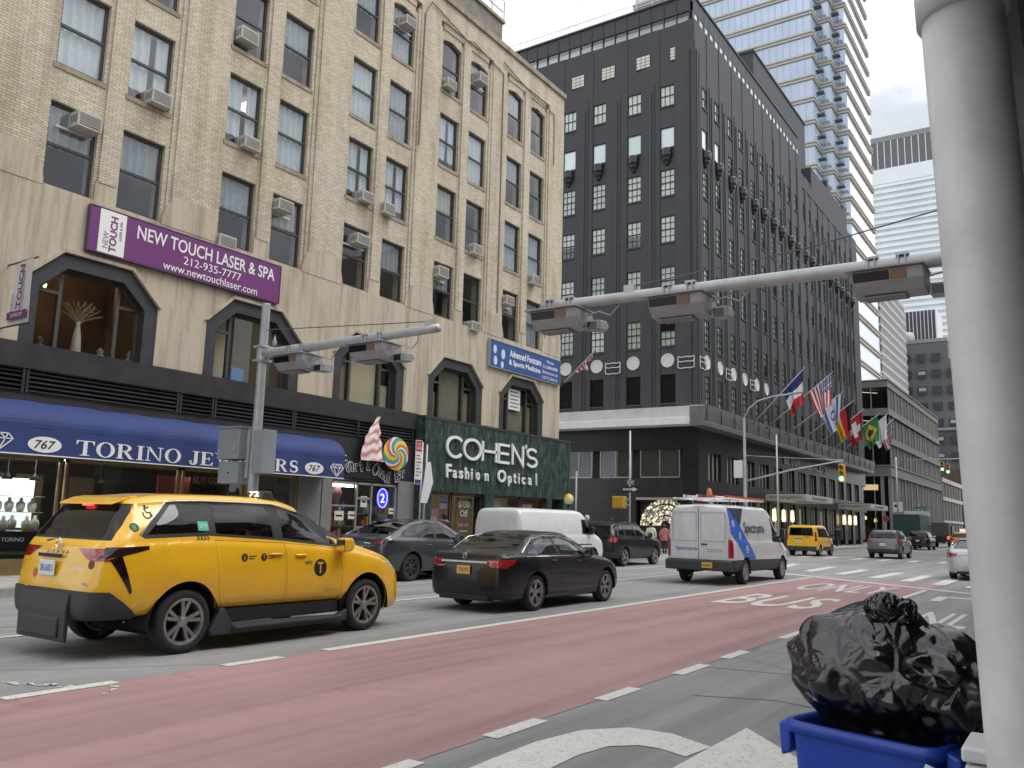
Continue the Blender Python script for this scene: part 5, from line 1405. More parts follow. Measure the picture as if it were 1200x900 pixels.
SED = dict(
    name='sedan', cat='car', L=4.82, W=1.82, paint=P_BLK, wheel_r=.33, arch_r=.385, axles=(1.06, 3.84), tyre_w=.215, rim='ten', tub=.55, seats=(1.6, 2.5), step=.075,
    top=[(0, .92), (.03, 1.00), (.12, 1.045), (.45, 1.075), (.62, 1.10), (.9, 1.21), (1.2, 1.35), (1.55, 1.43), (2.0, 1.455), (2.4, 1.43), (2.75, 1.31), (3.1, 1.12), (3.4, 1.00), (3.9, .93), (4.35, .83), (4.65, .70), (4.82, .56)],
    shoulder=[(0, .84), (.1, .97), (.6, 1.00), (1.5, 1.0), (2.5, .98), (3.3, .93), (4.0, .86), (4.6, .64), (4.82, .5)],
    bottom=[(0, .27), (.3, .22), (.9, .20), (3.9, .18), (4.5, .20), (4.82, .28)],
    width=[(0, .80), (.06, .88), (.2, .945), (.5, .98), (1.2, 1.0), (3.4, 1.0), (4.1, .975), (4.5, .88), (4.72, .74), (4.82, .58)],
    roofw=[(0, .8), (.6, .80), (1.2, .70), (2.0, .70), (2.6, .73), (3.1, .82), (4.82, .7)], round=.09, bulge=.02,
    hips=[(1.06, .72, .02, .5, .2), (3.84, .70, .015, .45, .2)], tail_rake=lambda z: .04 * max(0, z - .5), nose_rake=lambda z: .12 * max(0, z - .4),
    glass=[('side', [[(.66, 1.02), (1.62, 1.005), (1.62, 1.375), (1.30, 1.33), (1.05, 1.25)], [(1.60, 1.005), (3.02, .985), (2.85, 1.10), (2.55, 1.27), (2.2, 1.36), (1.60, 1.375)]],
            [[(.80, 1.035), (1.16, 1.03), (1.16, 1.26), (1.10, 1.24)], [(1.20, 1.03), (1.86, 1.025), (1.80, 1.35), (1.45, 1.345), (1.20, 1.28)], [(1.94, 1.025), (2.90, 1.01), (2.50, 1.26), (2.18, 1.335), (1.88, 1.345)]], [G_car, G_car, G_car], lambda f: f.normal.z < .8),
           ('rear', [[(-.70, 1.085), (.70, 1.085), (.56, 1.385), (-.56, 1.385)]], [[(-.63, 1.105), (.63, 1.105), (.50, 1.37), (-.50, 1.37)]], G_priv, 1.55),
           ('front', [[(-.74, 1.03), (.74, 1.03), (.57, 1.40), (-.57, 1.40)]], [[(-.69, 1.05), (.69, 1.05), (.53, 1.385), (-.53, 1.385)]], G_car, 2.3)],
    panels=[dict(name='tail_light', mat=M_tail, polys=[[(-.05, .93), (.42, .955), (.30, .86), (.08, .80), (-.05, .80)]], off=.005, cond=lambda f: abs(f.calc_center_median().x) > .74),
            dict(name='tail_light', mat=M_tail, proj='rear', polys=sym([(.50, .915), (1.0, .94), (1.0, .79), (.56, .80)]), off=.005, cond=.16),
            dict(name='headlight', mat=M_head, polys=[[(4.15, .80), (4.62, .66), (4.66, .56), (4.45, .62)]], off=.003),
            dict(name='rear_door', mat=P_BLK, polys=[[(1.22, 1.0), (1.90, .99), (1.92, .30), (1.52, .30), (1.30, .70)]], shrink=.004),
            dict(name='front_door', mat=P_BLK, polys=[[(1.92, .99), (3.02, .965), (3.12, .70), (3.10, .30), (1.94, .30)]], shrink=.004)],
    extra=sedan_extra, label='black sedan with yellow rear plate and chrome trim in the lane beside the bus lane')
sedan = build_car(SED)
move_car(sedan, -9.47, 12.66)
# ---------------------------------------------------------------- dark grey electric crossover, parked
P_GRY = car_paint('paint_dark_grey', (.055, .060, .070), .4, .3)
def ev_extra(root, parts, sp):
    W = sp['W'] / 2
    for s in (1, -1): mirror_part(root, W - .05, 2.95, 1.02, M_rub, s)
    plate_part(root, 0, -.03, .80, M_plate_w, 'LCK47', .30, .15)
    f = MB(); f.prism([(-.02, .26), (-.03, .48), (.3, .48), (.3, .26)], 'x', -W * .84, W * .84); f.obj('rear_valance', M_rub, root, bevel=.02)
    for y in (1.68, 2.6): handle_part(root, W - .02, y, .93, P_GRY, .2)
ev = build_car(dict(
    name='crossover', label='dark grey fastback crossover parked in front of the candy shop', cat='car', L=4.75, W=1.92, paint=P_GRY, wheel_r=.36, arch_r=.41, axles=(1.0, 3.89), tyre_w=.245, rim='multi', rim_dark=True, tub=.6, seats=(1.7, 2.6), step=.085,
    top=[(0, 1.0), (.04, 1.10), (.2, 1.17), (.5, 1.28), (.9, 1.43), (1.4, 1.56), (1.9, 1.62), (2.4, 1.60), (2.8, 1.46), (3.2, 1.24), (3.5, 1.10), (4.0, 1.0), (4.4, .88), (4.65, .74), (4.75, .6)],
    shoulder=[(0, .92), (.2, 1.08), (.8, 1.08), (2.0, 1.06), (3.2, 1.03), (4.0, .94), (4.6, .68), (4.75, .54)],
    bottom=[(0, .34), (.5, .24), (4.2, .22), (4.75, .3)],
    width=[(0, .80), (.06, .88), (.2, .94), (.5, .98), (1.0, 1.0), (3.5, .995), (4.1, .97), (4.5, .87), (4.68, .74), (4.75, .6)],
    roofw=[(0, .78), (.5, .76), (1.2, .69), (2.0, .69), (2.8, .74), (3.3, .84), (4.75, .7)], round=.10, bulge=.02, hips=[(1.0, .80, .03, .5, .22), (3.89, .78, .02, .45, .2)],
    nose_rake=lambda z: .1 * max(0, z - .4),
    glass=[('side', [[(.55, 1.15), (1.9, 1.09), (1.9, 1.53), (1.3, 1.45), (.8, 1.28)], [(1.9001, 1.09), (3.15, 1.055), (2.8, 1.31), (2.4, 1.48), (1.9001, 1.53)]],
            [[(.80, 1.18), (1.18, 1.15), (1.18, 1.38), (.95, 1.29)], [(1.24, 1.15), (1.96, 1.12), (1.90, 1.48), (1.5, 1.45), (1.24, 1.39)], [(2.06, 1.115), (3.0, 1.085), (2.7, 1.32), (2.36, 1.45), (2.0, 1.49)]], [G_priv, G_car, G_car], lambda f: f.normal.z < .8),
           ('rear', [[(-.70, 1.19), (.70, 1.19), (.58, 1.54), (-.58, 1.54)]], [[(-.66, 1.21), (.66, 1.21), (.54, 1.52), (-.54, 1.52)]], G_priv, 1.7),
           ('front', [[(-.76, 1.14), (.76, 1.14), (.6, 1.54), (-.6, 1.54)]], [[(-.72, 1.16), (.72, 1.16), (.56, 1.52), (-.56, 1.52)]], G_car, 2.4)],
    panels=[dict(name='tail_light', mat=M_taild, polys=[[(-.05, 1.07), (.30, 1.08), (.28, 1.01), (-.05, .94)]], off=.005, cond=lambda f: abs(f.calc_center_median().x) > .76),
            dict(name='tail_light', mat=M_tail, proj='rear', polys=[[(.5, 1.03), (1.0, 1.06), (1.0, .95), (.56, .97)]], off=.005, cond=.12), dict(name='tail_light', mat=M_tail, proj='rear', polys=[[(-.5, 1.03), (-1.0, 1.06), (-1.0, .95), (-.56, .97)]], off=.005, cond=.12),
            dict(name='rear_door', mat=P_GRY, polys=[[(1.22, 1.08), (1.98, 1.06), (1.98, .32), (1.5, .32), (1.28, .75)]], shrink=.004), dict(name='front_door', mat=P_GRY, polys=[[(2.0, 1.06), (3.12, 1.03), (3.2, .75), (3.18, .32), (2.0, .32)]], shrink=.004)],
    extra=ev_extra))
move_car(ev, -15.72, 16.45)

# ---------------------------------------------------------------- vans
P_WHT = car_paint('paint_white', (.72, .72, .71), 0, .38)
def cargo_extra(root, parts, sp):
    W = sp['W'] / 2
    for s in (1, -1): mirror_part(root, W - .03, 4.35, 1.25, M_rub, s, 1.3)
    f = MB(); f.prism([(-.10, .42), (-.10, .58), (.05, .60), (.05, .42)], 'x', -W * .95, W * .95); f.obj('rear_bumper', M_chrome, root, bevel=.02)
    for s in (1, -1): MB().box(s * (W * .99), s * (W * 1.004), .25, 4.5, .86, .90).obj('side_moulding', M_plas, root)
def van_spec(**k):
    d = dict(cat='van', L=5.7, W=2.0, paint=P_WHT, wheel_r=.36, arch_r=.42, axles=(1.2, 4.60), tyre_w=.23, rim='steel', tub=.7, step=.1,
    top=[(0, 1.90), (.03, 1.98), (.15, 2.04), (.8, 2.07), (3.6, 2.07), (4.0, 2.03), (4.2, 1.93), (4.5, 1.66), (4.8, 1.38), (5.0, 1.24), (5.4, 1.12), (5.62, .98), (5.7, .8)],
    shoulder=[(0, 1.2), (4.2, 1.2), (4.9, 1.12), (5.4, 1.0), (5.7, .72)], bottom=[(0, .42), (.5, .36), (5.2, .32), (5.7, .36)],
    width=[(0, .93), (.06, .97), (.3, 1.0), (4.6, 1.0), (5.2, .96), (5.55, .88), (5.7, .76)], roofw=[(0, .83), (4.0, .83), (4.5, .85), (5.7, .8)], round=.16, bulge=.03,
    glass=[('side', [[(3.85, 1.24), (4.86, 1.20), (4.78, 1.32), (4.42, 1.66), (4.25, 1.74), (3.85, 1.74)]], [[(3.9, 1.27), (4.36, 1.25), (4.36, 1.62), (4.22, 1.70), (3.9, 1.70)], [(4.41, 1.25), (4.76, 1.235), (4.70, 1.33), (4.41, 1.60)]], G_car, lambda f: f.normal.z < .8),
           ('front', [[(-.86, 1.30), (.86, 1.30), (.76, 1.88), (-.76, 1.88)]], [[(-.82, 1.32), (.82, 1.32), (.72, 1.86), (-.72, 1.86)]], G_car, 3.9),
           ('rear', [[(-.80, 1.35), (.80, 1.35), (.74, 1.80), (-.74, 1.80)]], [[(-.76, 1.38), (-.03, 1.38), (-.03, 1.77), (-.70, 1.77)], [(.03, 1.38), (.76, 1.38), (.70, 1.77), (.03, 1.77)]], G_priv, .3)],
    panels=[dict(name='tail_light', mat=M_tail, proj='rear', polys=[[(.84, .75), (1.0, .75), (1.0, 1.15), (.84, 1.15)]], off=.005, cond=.12), dict(name='tail_light', mat=M_tail, proj='rear', polys=[[(-.84, .75), (-1.0, .75), (-1.0, 1.15), (-.84, 1.15)]], off=.005, cond=.12),
            dict(name='front_door', mat=P_WHT, polys=[[(3.8, 1.23), (4.55, 1.20), (4.55, .85), (4.1, .50), (3.8, .45)]], shrink=.005), dict(name='headlight', mat=M_head, polys=[[(5.45, 1.0), (5.66, .92), (5.68, .76), (5.5, .76)]], off=.003)],
    extra=cargo_extra)
    d.update(k); return d
_ws = van_spec(name='cargo_van', label='plain white cargo van parked in front of the optical shop'); _ws['glass'] = _ws['glass'][:2]
wv = build_car(_ws)
move_car(wv, -15.75, 22.75)

P_SPW = car_paint('paint_van_white', (.66, .67, .68), 0, .35)
M_sblue = mat('van_graphic_blue', (.02, .13, .62), .35, coat=.6); M_snavy = mat('van_graphic_navy', (.012, .028, .085), .35, coat=.6)
def spectrum_extra(root, parts, sp):
    W = sp['W'] / 2
    wrap_decal(root, sp, 'side_lettering', text_mesh('Spectrum', (1.62, .40), .0005, bold=.008), M_snavy, 1.95, 1.57, 'side', .014)
    tri = stroke_mb([[(0, -.10), (.14, 0), (0, .10), (0, -.10)]], .05, .001); wrap_decal(root, sp, 'logo_arrow', tri.mesh('logo_arrow', M_sblue), M_sblue, 2.86, 1.55, 'side', .012)
    wrap_decal(root, sp, 'rear_lettering', text_mesh('Spectrum', (.55, .15), .0005, bold=.01), mat('letter_blue', (.03, .06, .35), .5), -.42, .98, 'rear', .004)
    wrap_decal(root, sp, 'logo_arrow', stroke_mb([[(0, -.04), (.06, 0), (0, .04), (0, -.04)]], .02, .001).mesh('logo_arrow', M_sblue), M_sblue, -.10, .98, 'rear', .004)
    for k in range(2): wrap_decal(root, sp, 'rear_small_print', rect_mesh(.52 - .1 * k, .02), mat('print_grey', (.3, .3, .32), .6), .45, .98 - k * .06, 'rear', .004)
    for (y, z, r) in ((.28, 1.72, .08), (.75, 1.38, .09), (1.25, 1.0, .10)): wrap_decal(root, sp, 'graphic_icon', stroke_mb([arc(0, 0, r, r, 0, 360, 16), [(-r * .5, -r * .4), (0, r * .5), (r * .5, -r * .4)]], .025, .001).mesh('graphic_icon', M_wht), M_wht, y, z, 'side', .006)
    f = MB(); f.prism([(-.16, .40), (-.16, .66), (-.02, .70), (.05, .70), (.05, .40)], 'x', -W * .98, W * .98); f.obj('rear_bumper', M_plas, root, bevel=.03)
    for s in (1, -1):
        MB().prism([(.05, .38), (.05, .68), (1.0, .70), (1.55, .70), (4.6, .66), (5.3, .60), (5.3, .40), (4.9, .34), (1.5, .34)][:9], 'x', s * W * .955, s * W * .985) if False else None
        mirror_part(root, W - .02, 4.55, 1.28, M_rub, s, 1.7)
    plate_part(root, .30, -.175, .55, M_plate_y, '84697', .31, .155, M_ink)
    MB().box(-.005, .005, -.034, -.02, .72, 2.12).obj('door_gap', M_rub, root)
    for s in (-1, 1):
        for z0, z1 in ((1.22, 2.02),):
            fr = MB(); x0, x1 = sorted((s * .07, s * .78))
            for a in ((x0, x1, z0 - .008, z0 + .008), (x0, x1, z1 - .008, z1 + .008), (x0 - .008, x0 + .008, z0, z1), (x1 - .008, x1 + .008, z0, z1)): fr.box(a[0], a[1], -.036, -.02, a[2], a[3])
            fr.obj('door_pressing', mat('white_shadow_line', (.5, .5, .5), .5), root)
    MB().box(.08, .26, -.055, -.02, 1.10, 1.14).obj('door_handle', M_rub, root, bevel=.01)
    MB().box(-.16, .16, -.03, .04, 2.235, 2.275).obj('brake_light', M_tail, root)
    # roof rack, ladder, cone
    rk = MB()
    for y in (.3, 1.6, 2.9): rk.tube([(-W * .82, y, 2.22), (-W * .82, y, 2.42), (W * .82, y, 2.42), (W * .82, y, 2.22)], .022, 6)
    for s in (-1, 1): rk.tube([(s * W * .82, .1, 2.42), (s * W * .82, 3.3, 2.42)], .02, 6)
    rk.obj('roof_rack', M_chrome, root)
spv = build_car(van_spec(name='utility_van', label='white utility van with blue stripe graphics and ladder rack behind the black sedan', W=1.98, L=5.62, paint=P_SPW, axles=(1.14, 4.72), wheel_r=.35, arch_r=.42,
    top=[(0, 2.10), (.03, 2.18), (.15, 2.24), (.8, 2.27), (3.4, 2.27), (3.7, 2.22), (4.0, 2.08), (4.35, 1.80), (4.7, 1.46), (4.9, 1.30), (5.3, 1.16), (5.55, .98), (5.62, .8)],
    shoulder=[(0, 1.25), (4.2, 1.22), (4.9, 1.12), (5.3, .98), (5.62, .72)],
    glass=[('side', [[(3.75, 1.20), (4.82, 1.16), (4.72, 1.32), (4.25, 1.80), (4.05, 1.90), (3.75, 1.92)]], [[(3.8, 1.24), (4.28, 1.21), (4.28, 1.70), (4.05, 1.86), (3.8, 1.88)], [(4.33, 1.21), (4.72, 1.19), (4.64, 1.33), (4.33, 1.66)]], G_car, lambda f: f.normal.z < .8),
           ('front', [[(-.86, 1.34), (.86, 1.34), (.78, 2.02), (-.78, 2.02)]], [[(-.82, 1.36), (.82, 1.36), (.74, 2.0), (-.74, 2.0)]], G_car, 3.7)],
    panels=[dict(name='tail_light', mat=M_tail, proj='rear', polys=[[(.86, .76), (1.0, .76), (1.0, 1.26), (.86, 1.26)]], off=.006, cond=.12), dict(name='tail_light', mat=M_tail, proj='rear', polys=[[(-.86, .76), (-1.0, .76), (-1.0, 1.26), (-.86, 1.26)]], off=.006, cond=.12),
            dict(name='lower_cladding', mat=M_plas, polys=[[(.0, .2), (.0, .70), (1.2, .70), (1.2, .2)], [(1.2001, .2), (1.2001, .70), (4.6, .66), (4.6, .2)], [(4.6001, .2), (4.6001, .66), (5.4, .60), (5.4, .2)]], cond=lambda f: abs(f.calc_center_median().x) > .7, off=.006),
            dict(name='blue_stripe', mat=M_sblue, polys=[[(.05, 2.16), (.82, 1.66), (2.04, .705), (1.05, .705), (.05, 1.45)]], cond=lambda f: abs(f.calc_center_median().x) > .6, off=.002),
            dict(name='navy_stripe', mat=M_snavy, polys=[[(.055, 2.16), (.82, 1.661), (1.36, 2.16)]], cond=lambda f: abs(f.calc_center_median().x) > .6, off=.002),
            dict(name='front_door', mat=P_SPW, polys=[[(3.7, 1.2), (4.5, 1.17), (4.5, .95), (4.25, .70), (3.7, .70)]], shrink=.005)],
    extra=spectrum_extra))
move_car(spv, -9.25, 23.45)
def ladder(at):
    t = thing('ladder', 'orange fibreglass ladder lying on the white utility van rack', 'ladder', at)
    for s in (-1, 1): MB().box(s * .2 - .025, s * .2 + .025, 0, 3.6, .0, .09).obj('rail', mat('fibreglass_orange', (.55, .12, .04), .5, var=.2), t).matrix_basis.translation
    for i in range(10): MB().tube([(-.2, .2 + i * .35, .045), (.2, .2 + i * .35, .045)], .018, 6).obj('rung', M_chrome, t)
    return t
def local_shift(t, at):
    """parts were built round the origin: move them to the thing's place"""
    for ch in t.children_recursive:
        W = Matrix.Translation(at) @ WM[ch]; WM[ch] = W; ch.matrix_basis = W; ch.matrix_parent_inverse = WM[ch.parent].inverted()
la = (-8.9, 24.1, 2.443); local_shift(ladder(la), la)
la2 = (-9.6, 23.7, 2.443); t2 = ladder(la2); local_shift(t2, la2); t2['label'] = 'aluminium ladder beside the orange ladder on the utility van'
for ch in t2.children: ch.data = ch.data.copy(); ch.data.materials[0] = M_chrome
tcone = thing('traffic_cone', 'orange traffic cone standing on the utility van roof rack', 'cone', (-9.25, 24.3, 2.443))
MB().lathe([(0, .28), (.05, .28), (.11, .04), (.11, 0), (0, 0)], 12, (-9.25, 24.3, 2.455)).obj('cone_body', mat('cone_orange', (.50, .14, .05), .5), tcone, True)
MB().box(-9.43, -9.07, 24.12, 24.48, 2.443, 2.47).obj('base', mat('cone_orange', (.50, .14, .05), .5), tcone)

# ---------------------------------------------------------------- black SUV at the corner
def suv_extra(root, parts, sp):
    W = sp['W'] / 2
    for s in (1, -1):
        mirror_part(root, W - .05, 3.05, 1.08, sp['paint'], s, 1.1)
        MB().tube([(s * W * .70, .7, sp['rail']), (s * W * .70, 2.5, sp['rail'])], .02, 6).obj('roof_rail', M_rub, root)
    for y in (1.75, 2.7): handle_part(root, W - .02, y, 1.0, sp['paint'], .2)
    plate_part(root, 0, -.035, .82, M_plate_w, 'HTR95', .31, .155)
def suv_spec(P, **k):
    d = dict(cat='car', L=4.75, W=1.86, paint=P, wheel_r=.355, arch_r=.41, axles=(.96, 3.74), tyre_w=.225, rim='five', tub=.65, seats=(1.6, 2.5), step=.1, rail=1.675,
    top=[(0, 1.10), (.05, 1.22), (.16, 1.42), (.30, 1.58), (.45, 1.645), (.9, 1.68), (1.8, 1.69), (2.4, 1.66), (2.75, 1.54), (3.1, 1.32), (3.4, 1.15), (4.1, 1.06), (4.5, .95), (4.7, .8), (4.75, .66)],
    shoulder=[(0, .98), (.2, 1.10), (1.0, 1.10), (3.2, 1.05), (4.1, .98), (4.6, .74), (4.75, .6)], bottom=[(0, .38), (.5, .28), (4.2, .26), (4.75, .34)],
    width=[(0, .84), (.06, .91), (.2, .96), (.6, 1.0), (3.6, 1.0), (4.2, .97), (4.55, .88), (4.75, .68)], roofw=[(0, .76), (.5, .73), (2.0, .73), (2.8, .77), (3.4, .88), (4.75, .75)], round=.11, bulge=.02,
    hips=[(.96, .82, .025, .5, .2)], tail_rake=lambda z: .06 * max(0, z - .6),
    glass=[('side', [[(.34, 1.17), (1.9, 1.125), (1.9, 1.60), (.75, 1.58)], [(1.9001, 1.125), (3.08, 1.09), (2.75, 1.38), (2.42, 1.57), (1.9001, 1.60)]], [[(.52, 1.20), (1.02, 1.18), (1.02, 1.555), (.80, 1.545)], [(1.1, 1.175), (1.92, 1.15), (1.88, 1.57), (1.1, 1.56)], [(2.0, 1.15), (2.95, 1.12), (2.68, 1.36), (2.38, 1.54), (1.97, 1.57)]], [G_priv, G_priv, G_car], lambda f: f.normal.z < .8),
           ('rear', [[(-.74, 1.17), (.74, 1.17), (.62, 1.56), (-.62, 1.56)]], [[(-.69, 1.20), (.69, 1.20), (.58, 1.54), (-.58, 1.54)]], G_priv, .7),
           ('front', [[(-.76, 1.20), (.76, 1.20), (.6, 1.62), (-.6, 1.62)]], [[(-.72, 1.22), (.72, 1.22), (.56, 1.60), (-.56, 1.60)]], G_car, 2.4)],
    panels=[dict(name='tail_light', mat=M_tail, polys=[[(-.05, 1.12), (.34, 1.10), (.30, .94), (-.05, .90)]], off=.005, cond=lambda f: abs(f.calc_center_median().x) > .76),
            dict(name='tail_light', mat=M_tail, proj='rear', polys=[[(.6, 1.06), (1.0, 1.08), (1.0, .90), (.64, .94)]], off=.005, cond=.12), dict(name='tail_light', mat=M_tail, proj='rear', polys=[[(-.6, 1.06), (-1.0, 1.08), (-1.0, .90), (-.64, .94)]], off=.005, cond=.12),
            dict(name='rear_bumper', mat=M_plas, proj='rear', polys=[[(-1, .3), (1, .3), (1, .56), (-1, .56)]], off=.02, cond=.25),
            dict(name='rear_door', mat=P, polys=[[(1.08, 1.11), (1.94, 1.09), (1.94, .40), (1.45, .40), (1.25, .78)]], shrink=.004), dict(name='front_door', mat=P, polys=[[(1.96, 1.09), (3.05, 1.06), (3.12, .8), (3.10, .40), (1.96, .40)]], shrink=.004)],
    extra=suv_extra)
    d.update(k); return d
suv = build_car(suv_spec(P_BLK, name='suv', label='black sport utility vehicle parked ahead of the white cargo van'))
move_car(suv, -15.88, 29.4)
P_MGRY = car_paint('paint_mid_grey', (.17, .175, .18), .5, .32)
gsuv = build_car(suv_spec(P_MGRY, name='suv', label='mid grey sport utility vehicle driving away past the crosswalk', rail=1.66))
move_car(gsuv, -10.1, 54.3)
# far silver sedan and far cabs reuse the sedan shell
P_SIL = car_paint('paint_silver', (.50, .51, .52), .6, .3)
def recolour(o, m_old, m_new):
    for ch in o.children_recursive:
        if ch.type == 'MESH' and ch.data.materials and ch.data.materials[0] == m_old:
            ch.data = ch.data.copy(); ch.data.materials[0] = m_new
sil = place_copy(sedan, (-3.35, 33.75, 0), 'silver sedan waiting beyond the crosswalk beside the pale steel post'); recolour(sil, P_BLK, P_SIL)
P_ORG = car_paint('cab_orange_yellow', (.80, .34, .02), 0, .35)
cab = place_copy(gsuv, (-9.75, 88.5, 0), 'orange yellow cab with lit roof sign far down the avenue', category='taxi'); recolour(cab, P_MGRY, P_ORG); cab.name = 'taxi_cab'
o = MB().prism([(1.3, 1.70), (1.35, 1.98), (1.95, 1.98), (2.0, 1.70)], 'x', -.2, .2).obj('roof_sign', mat('cab_ad', (.8, .75, .6), .5, emit=.4), cab); WM[o] = WM[cab] @ Matrix.Identity(4); o.matrix_basis = WM[o]
blk2 = place_copy(suv, (-12.7, 84.0, 0), 'dark red lit black utility vehicle behind the teal box truck', rz=0)
red = place_copy(sedan, (-11.2, 118, 0), 'dark red sedan with brake lights on far down the avenue', rz=0); recolour(red, P_BLK, car_paint('paint_red', (.25, .02, .02), 0, .35))
cab2 = place_copy(sedan, (-6.2, 122, 0), 'yellow cab farthest down the avenue behind the orange cab', rz=0, category='taxi'); recolour(cab2, P_BLK, P_ORG); cab2.name = 'taxi_cab'
cab3 = place_copy(gsuv, (-13.6, 150, 0), 'yellow cab at the far kerb near the bus shelter', rz=0, category='taxi'); recolour(cab3, P_MGRY, P_ORG); cab3.name = 'taxi_cab'

# ---------------------------------------------------------------- compact yellow taxi van
def cv_extra(root, parts, sp):
    W = sp['W'] / 2
    for s in (1, -1): mirror_part(root, W - .03, 3.15, 1.12, M_rub, s, 1.2)
    f = MB(); f.prism([(-.06, .34), (-.07, .58), (.2, .60), (.2, .34)], 'x', -W * .95, W * .95); f.obj('rear_bumper', M_plas, root, bevel=.03)
    plate_part(root, -.18, -.03, .88, M_plate_w, '5N41C', .31, .155)
    MB().box(-.35, .06, -.035, -.01, .985, 1.03).obj('plate_lamp_bar', M_rub, root); MB().box(.2, .5, -.04, -.02, 1.12, 1.15).obj('hatch_handle', M_rub, root)
    for s in (1, -1): MB().box(s * W * .985, s * W * 1.008, 1.5, 3.2, .36, .56).obj('side_step', M_plas, root)
    MB().tube([(-.05, .1, 1.06), (-.02, .1, 1.2)], .01, 5).obj('rear_wiper', M_rub, root)
cvan = build_car(van_spec(name='taxi_van', label='yellow compact van taxi crossing in front of the department store', cat='taxi', paint=Y_TAXI, L=4.45, W=1.83, wheel_r=.33, arch_r=.40, axles=(.82, 3.55), rim='steel', step=.1,
    top=[(0, 1.70), (.03, 1.78), (.15, 1.82), (.8, 1.85), (2.2, 1.86), (2.7, 1.80), (3.05, 1.58), (3.45, 1.28), (3.7, 1.18), (4.1, 1.06), (4.35, .92), (4.45, .76)],
    shoulder=[(0, 1.1), (3.0, 1.08), (3.8, .98), (4.3, .8), (4.45, .66)], width=[(0, .93), (.06, .97), (.3, 1.0), (3.4, 1.0), (4.0, .95), (4.3, .86), (4.45, .74)], roofw=[(0, .84), (2.8, .82), (3.4, .84), (4.45, .75)], round=.13, bottom=[(0, .36), (.5, .3), (4.1, .28), (4.45, .32)],
    glass=[('side', [[(.5, 1.14), (1.9, 1.12), (1.9, 1.66), (.5, 1.66)], [(1.9001, 1.12), (3.42, 1.08), (3.1, 1.36), (2.75, 1.60), (1.9001, 1.66)]], [[(.56, 1.18), (1.84, 1.16), (1.84, 1.62), (.56, 1.62)], [(1.98, 1.16), (3.28, 1.12), (3.0, 1.36), (2.7, 1.57), (1.98, 1.62)]], [G_priv, G_car], lambda f: f.normal.z < .8),
           ('rear', [[(-.72, 1.20), (.72, 1.20), (.66, 1.68), (-.66, 1.68)]], [[(-.68, 1.24), (.68, 1.24), (.62, 1.64), (-.62, 1.64)]], G_priv, .3),
           ('front', [[(-.78, 1.24), (.78, 1.24), (.66, 1.74), (-.66, 1.74)]], [[(-.74, 1.26), (.74, 1.26), (.62, 1.72), (-.62, 1.72)]], G_car, 2.5)],
    panels=[dict(name='tail_light', mat=M_tail, proj='rear', polys=[[(.78, .9), (1.0, .9), (1.0, 1.45), (.78, 1.45)]], off=.006, cond=.12), dict(name='tail_light', mat=M_tail, proj='rear', polys=[[(-.78, .9), (-1.0, .9), (-1.0, 1.45), (-.78, 1.45)]], off=.006, cond=.12),
            dict(name='sliding_door', mat=Y_TAXI, polys=[[(1.0, 1.11), (1.94, 1.10), (1.94, .56), (1.3, .56), (1.2, .8)]], shrink=.004), dict(name='front_door', mat=Y_TAXI, polys=[[(1.96, 1.10), (3.1, 1.06), (3.1, .56), (1.96, .56)]], shrink=.004)],
    extra=cv_extra))
move_car(cvan, -14.35, 52.75)

# ---------------------------------------------------------------- dark teal box truck in the distance
tk = thing('box_truck', 'dark teal box truck standing at the kerb past the grey vehicle', 'truck', (-14.6, 92, 0))
MB().box(-15.8, -13.4, 90.5, 96.5, .95, 3.25).obj('cargo_box', mat('truck_teal', (.03, .07, .085), .5, var=.2, vscale=2), tk, bevel=.04)
MB().box(-15.7, -13.5, 96.6, 98.6, .6, 2.5).obj('cab', mat('truck_cab', (.05, .06, .07), .4), tk, bevel=.15)
MB().box(-15.2, -14.0, 90.5, 98, .55, .94).obj('chassis', M_under, tk)
for x in (-15.45, -13.75):
    for y in (92.2, 97.4): MB().lathe([(0, -.14), (.30, -.14), (.48, -.1), (.48, .1), (.30, .14), (0, .14)], 20, (x, y, .48), 'x').obj('wheel', M_tyre, tk)
for x in (-15.6, -13.6): MB().box(x - .12, x + .12, 90.44, 90.5, 1.0, 1.3).obj('tail_light', M_tailon, tk)
tk2 = thing('pickup_truck', 'black pickup truck with open bed beyond the teal box truck', 'truck', (-13.2, 104, 0))
MB().prism([(101.5, .6), (101.5, 1.25), (103.6, 1.25), (103.7, 2.3), (105.3, 2.3), (105.9, 1.5), (107.2, 1.35), (107.3, .6)], 'x', -14.3, -12.2).obj('body', mat('pickup_black', (.02, .02, .022), .3), tk2, bevel=.06)
MB().box(-14.2, -12.3, 101.6, 103.4, 1.25, 2.6).obj('tool_rack', mat('rack_grey', (.09, .09, .09), .6), tk2)
for x in (-14.1, -12.4):
    for y in (102.5, 106.3): MB().lathe([(0, -.14), (.25, -.14), (.42, -.1), (.42, .1), (.25, .14), (0, .14)], 20, (x, y, .42), 'x').obj('wheel', M_tyre, tk2)
for x in (-14.15, -12.35): MB().box(x - .1, x + .1, 101.44, 101.5, .9, 1.2).obj('tail_light', M_tailon, tk2)
# ================================================================ shop fronts at street level
M_navy = mat('awning_navy_canvas', (.024, .044, .165), .75, var=.18, vscale=1.3, bump=.1, bscale=30)
M_sgl = mat('sign_white', (.78, .78, .76), .5)
M_gold = mat('gold_frame', (.30, .21, .10), .4, .5, var=.2)
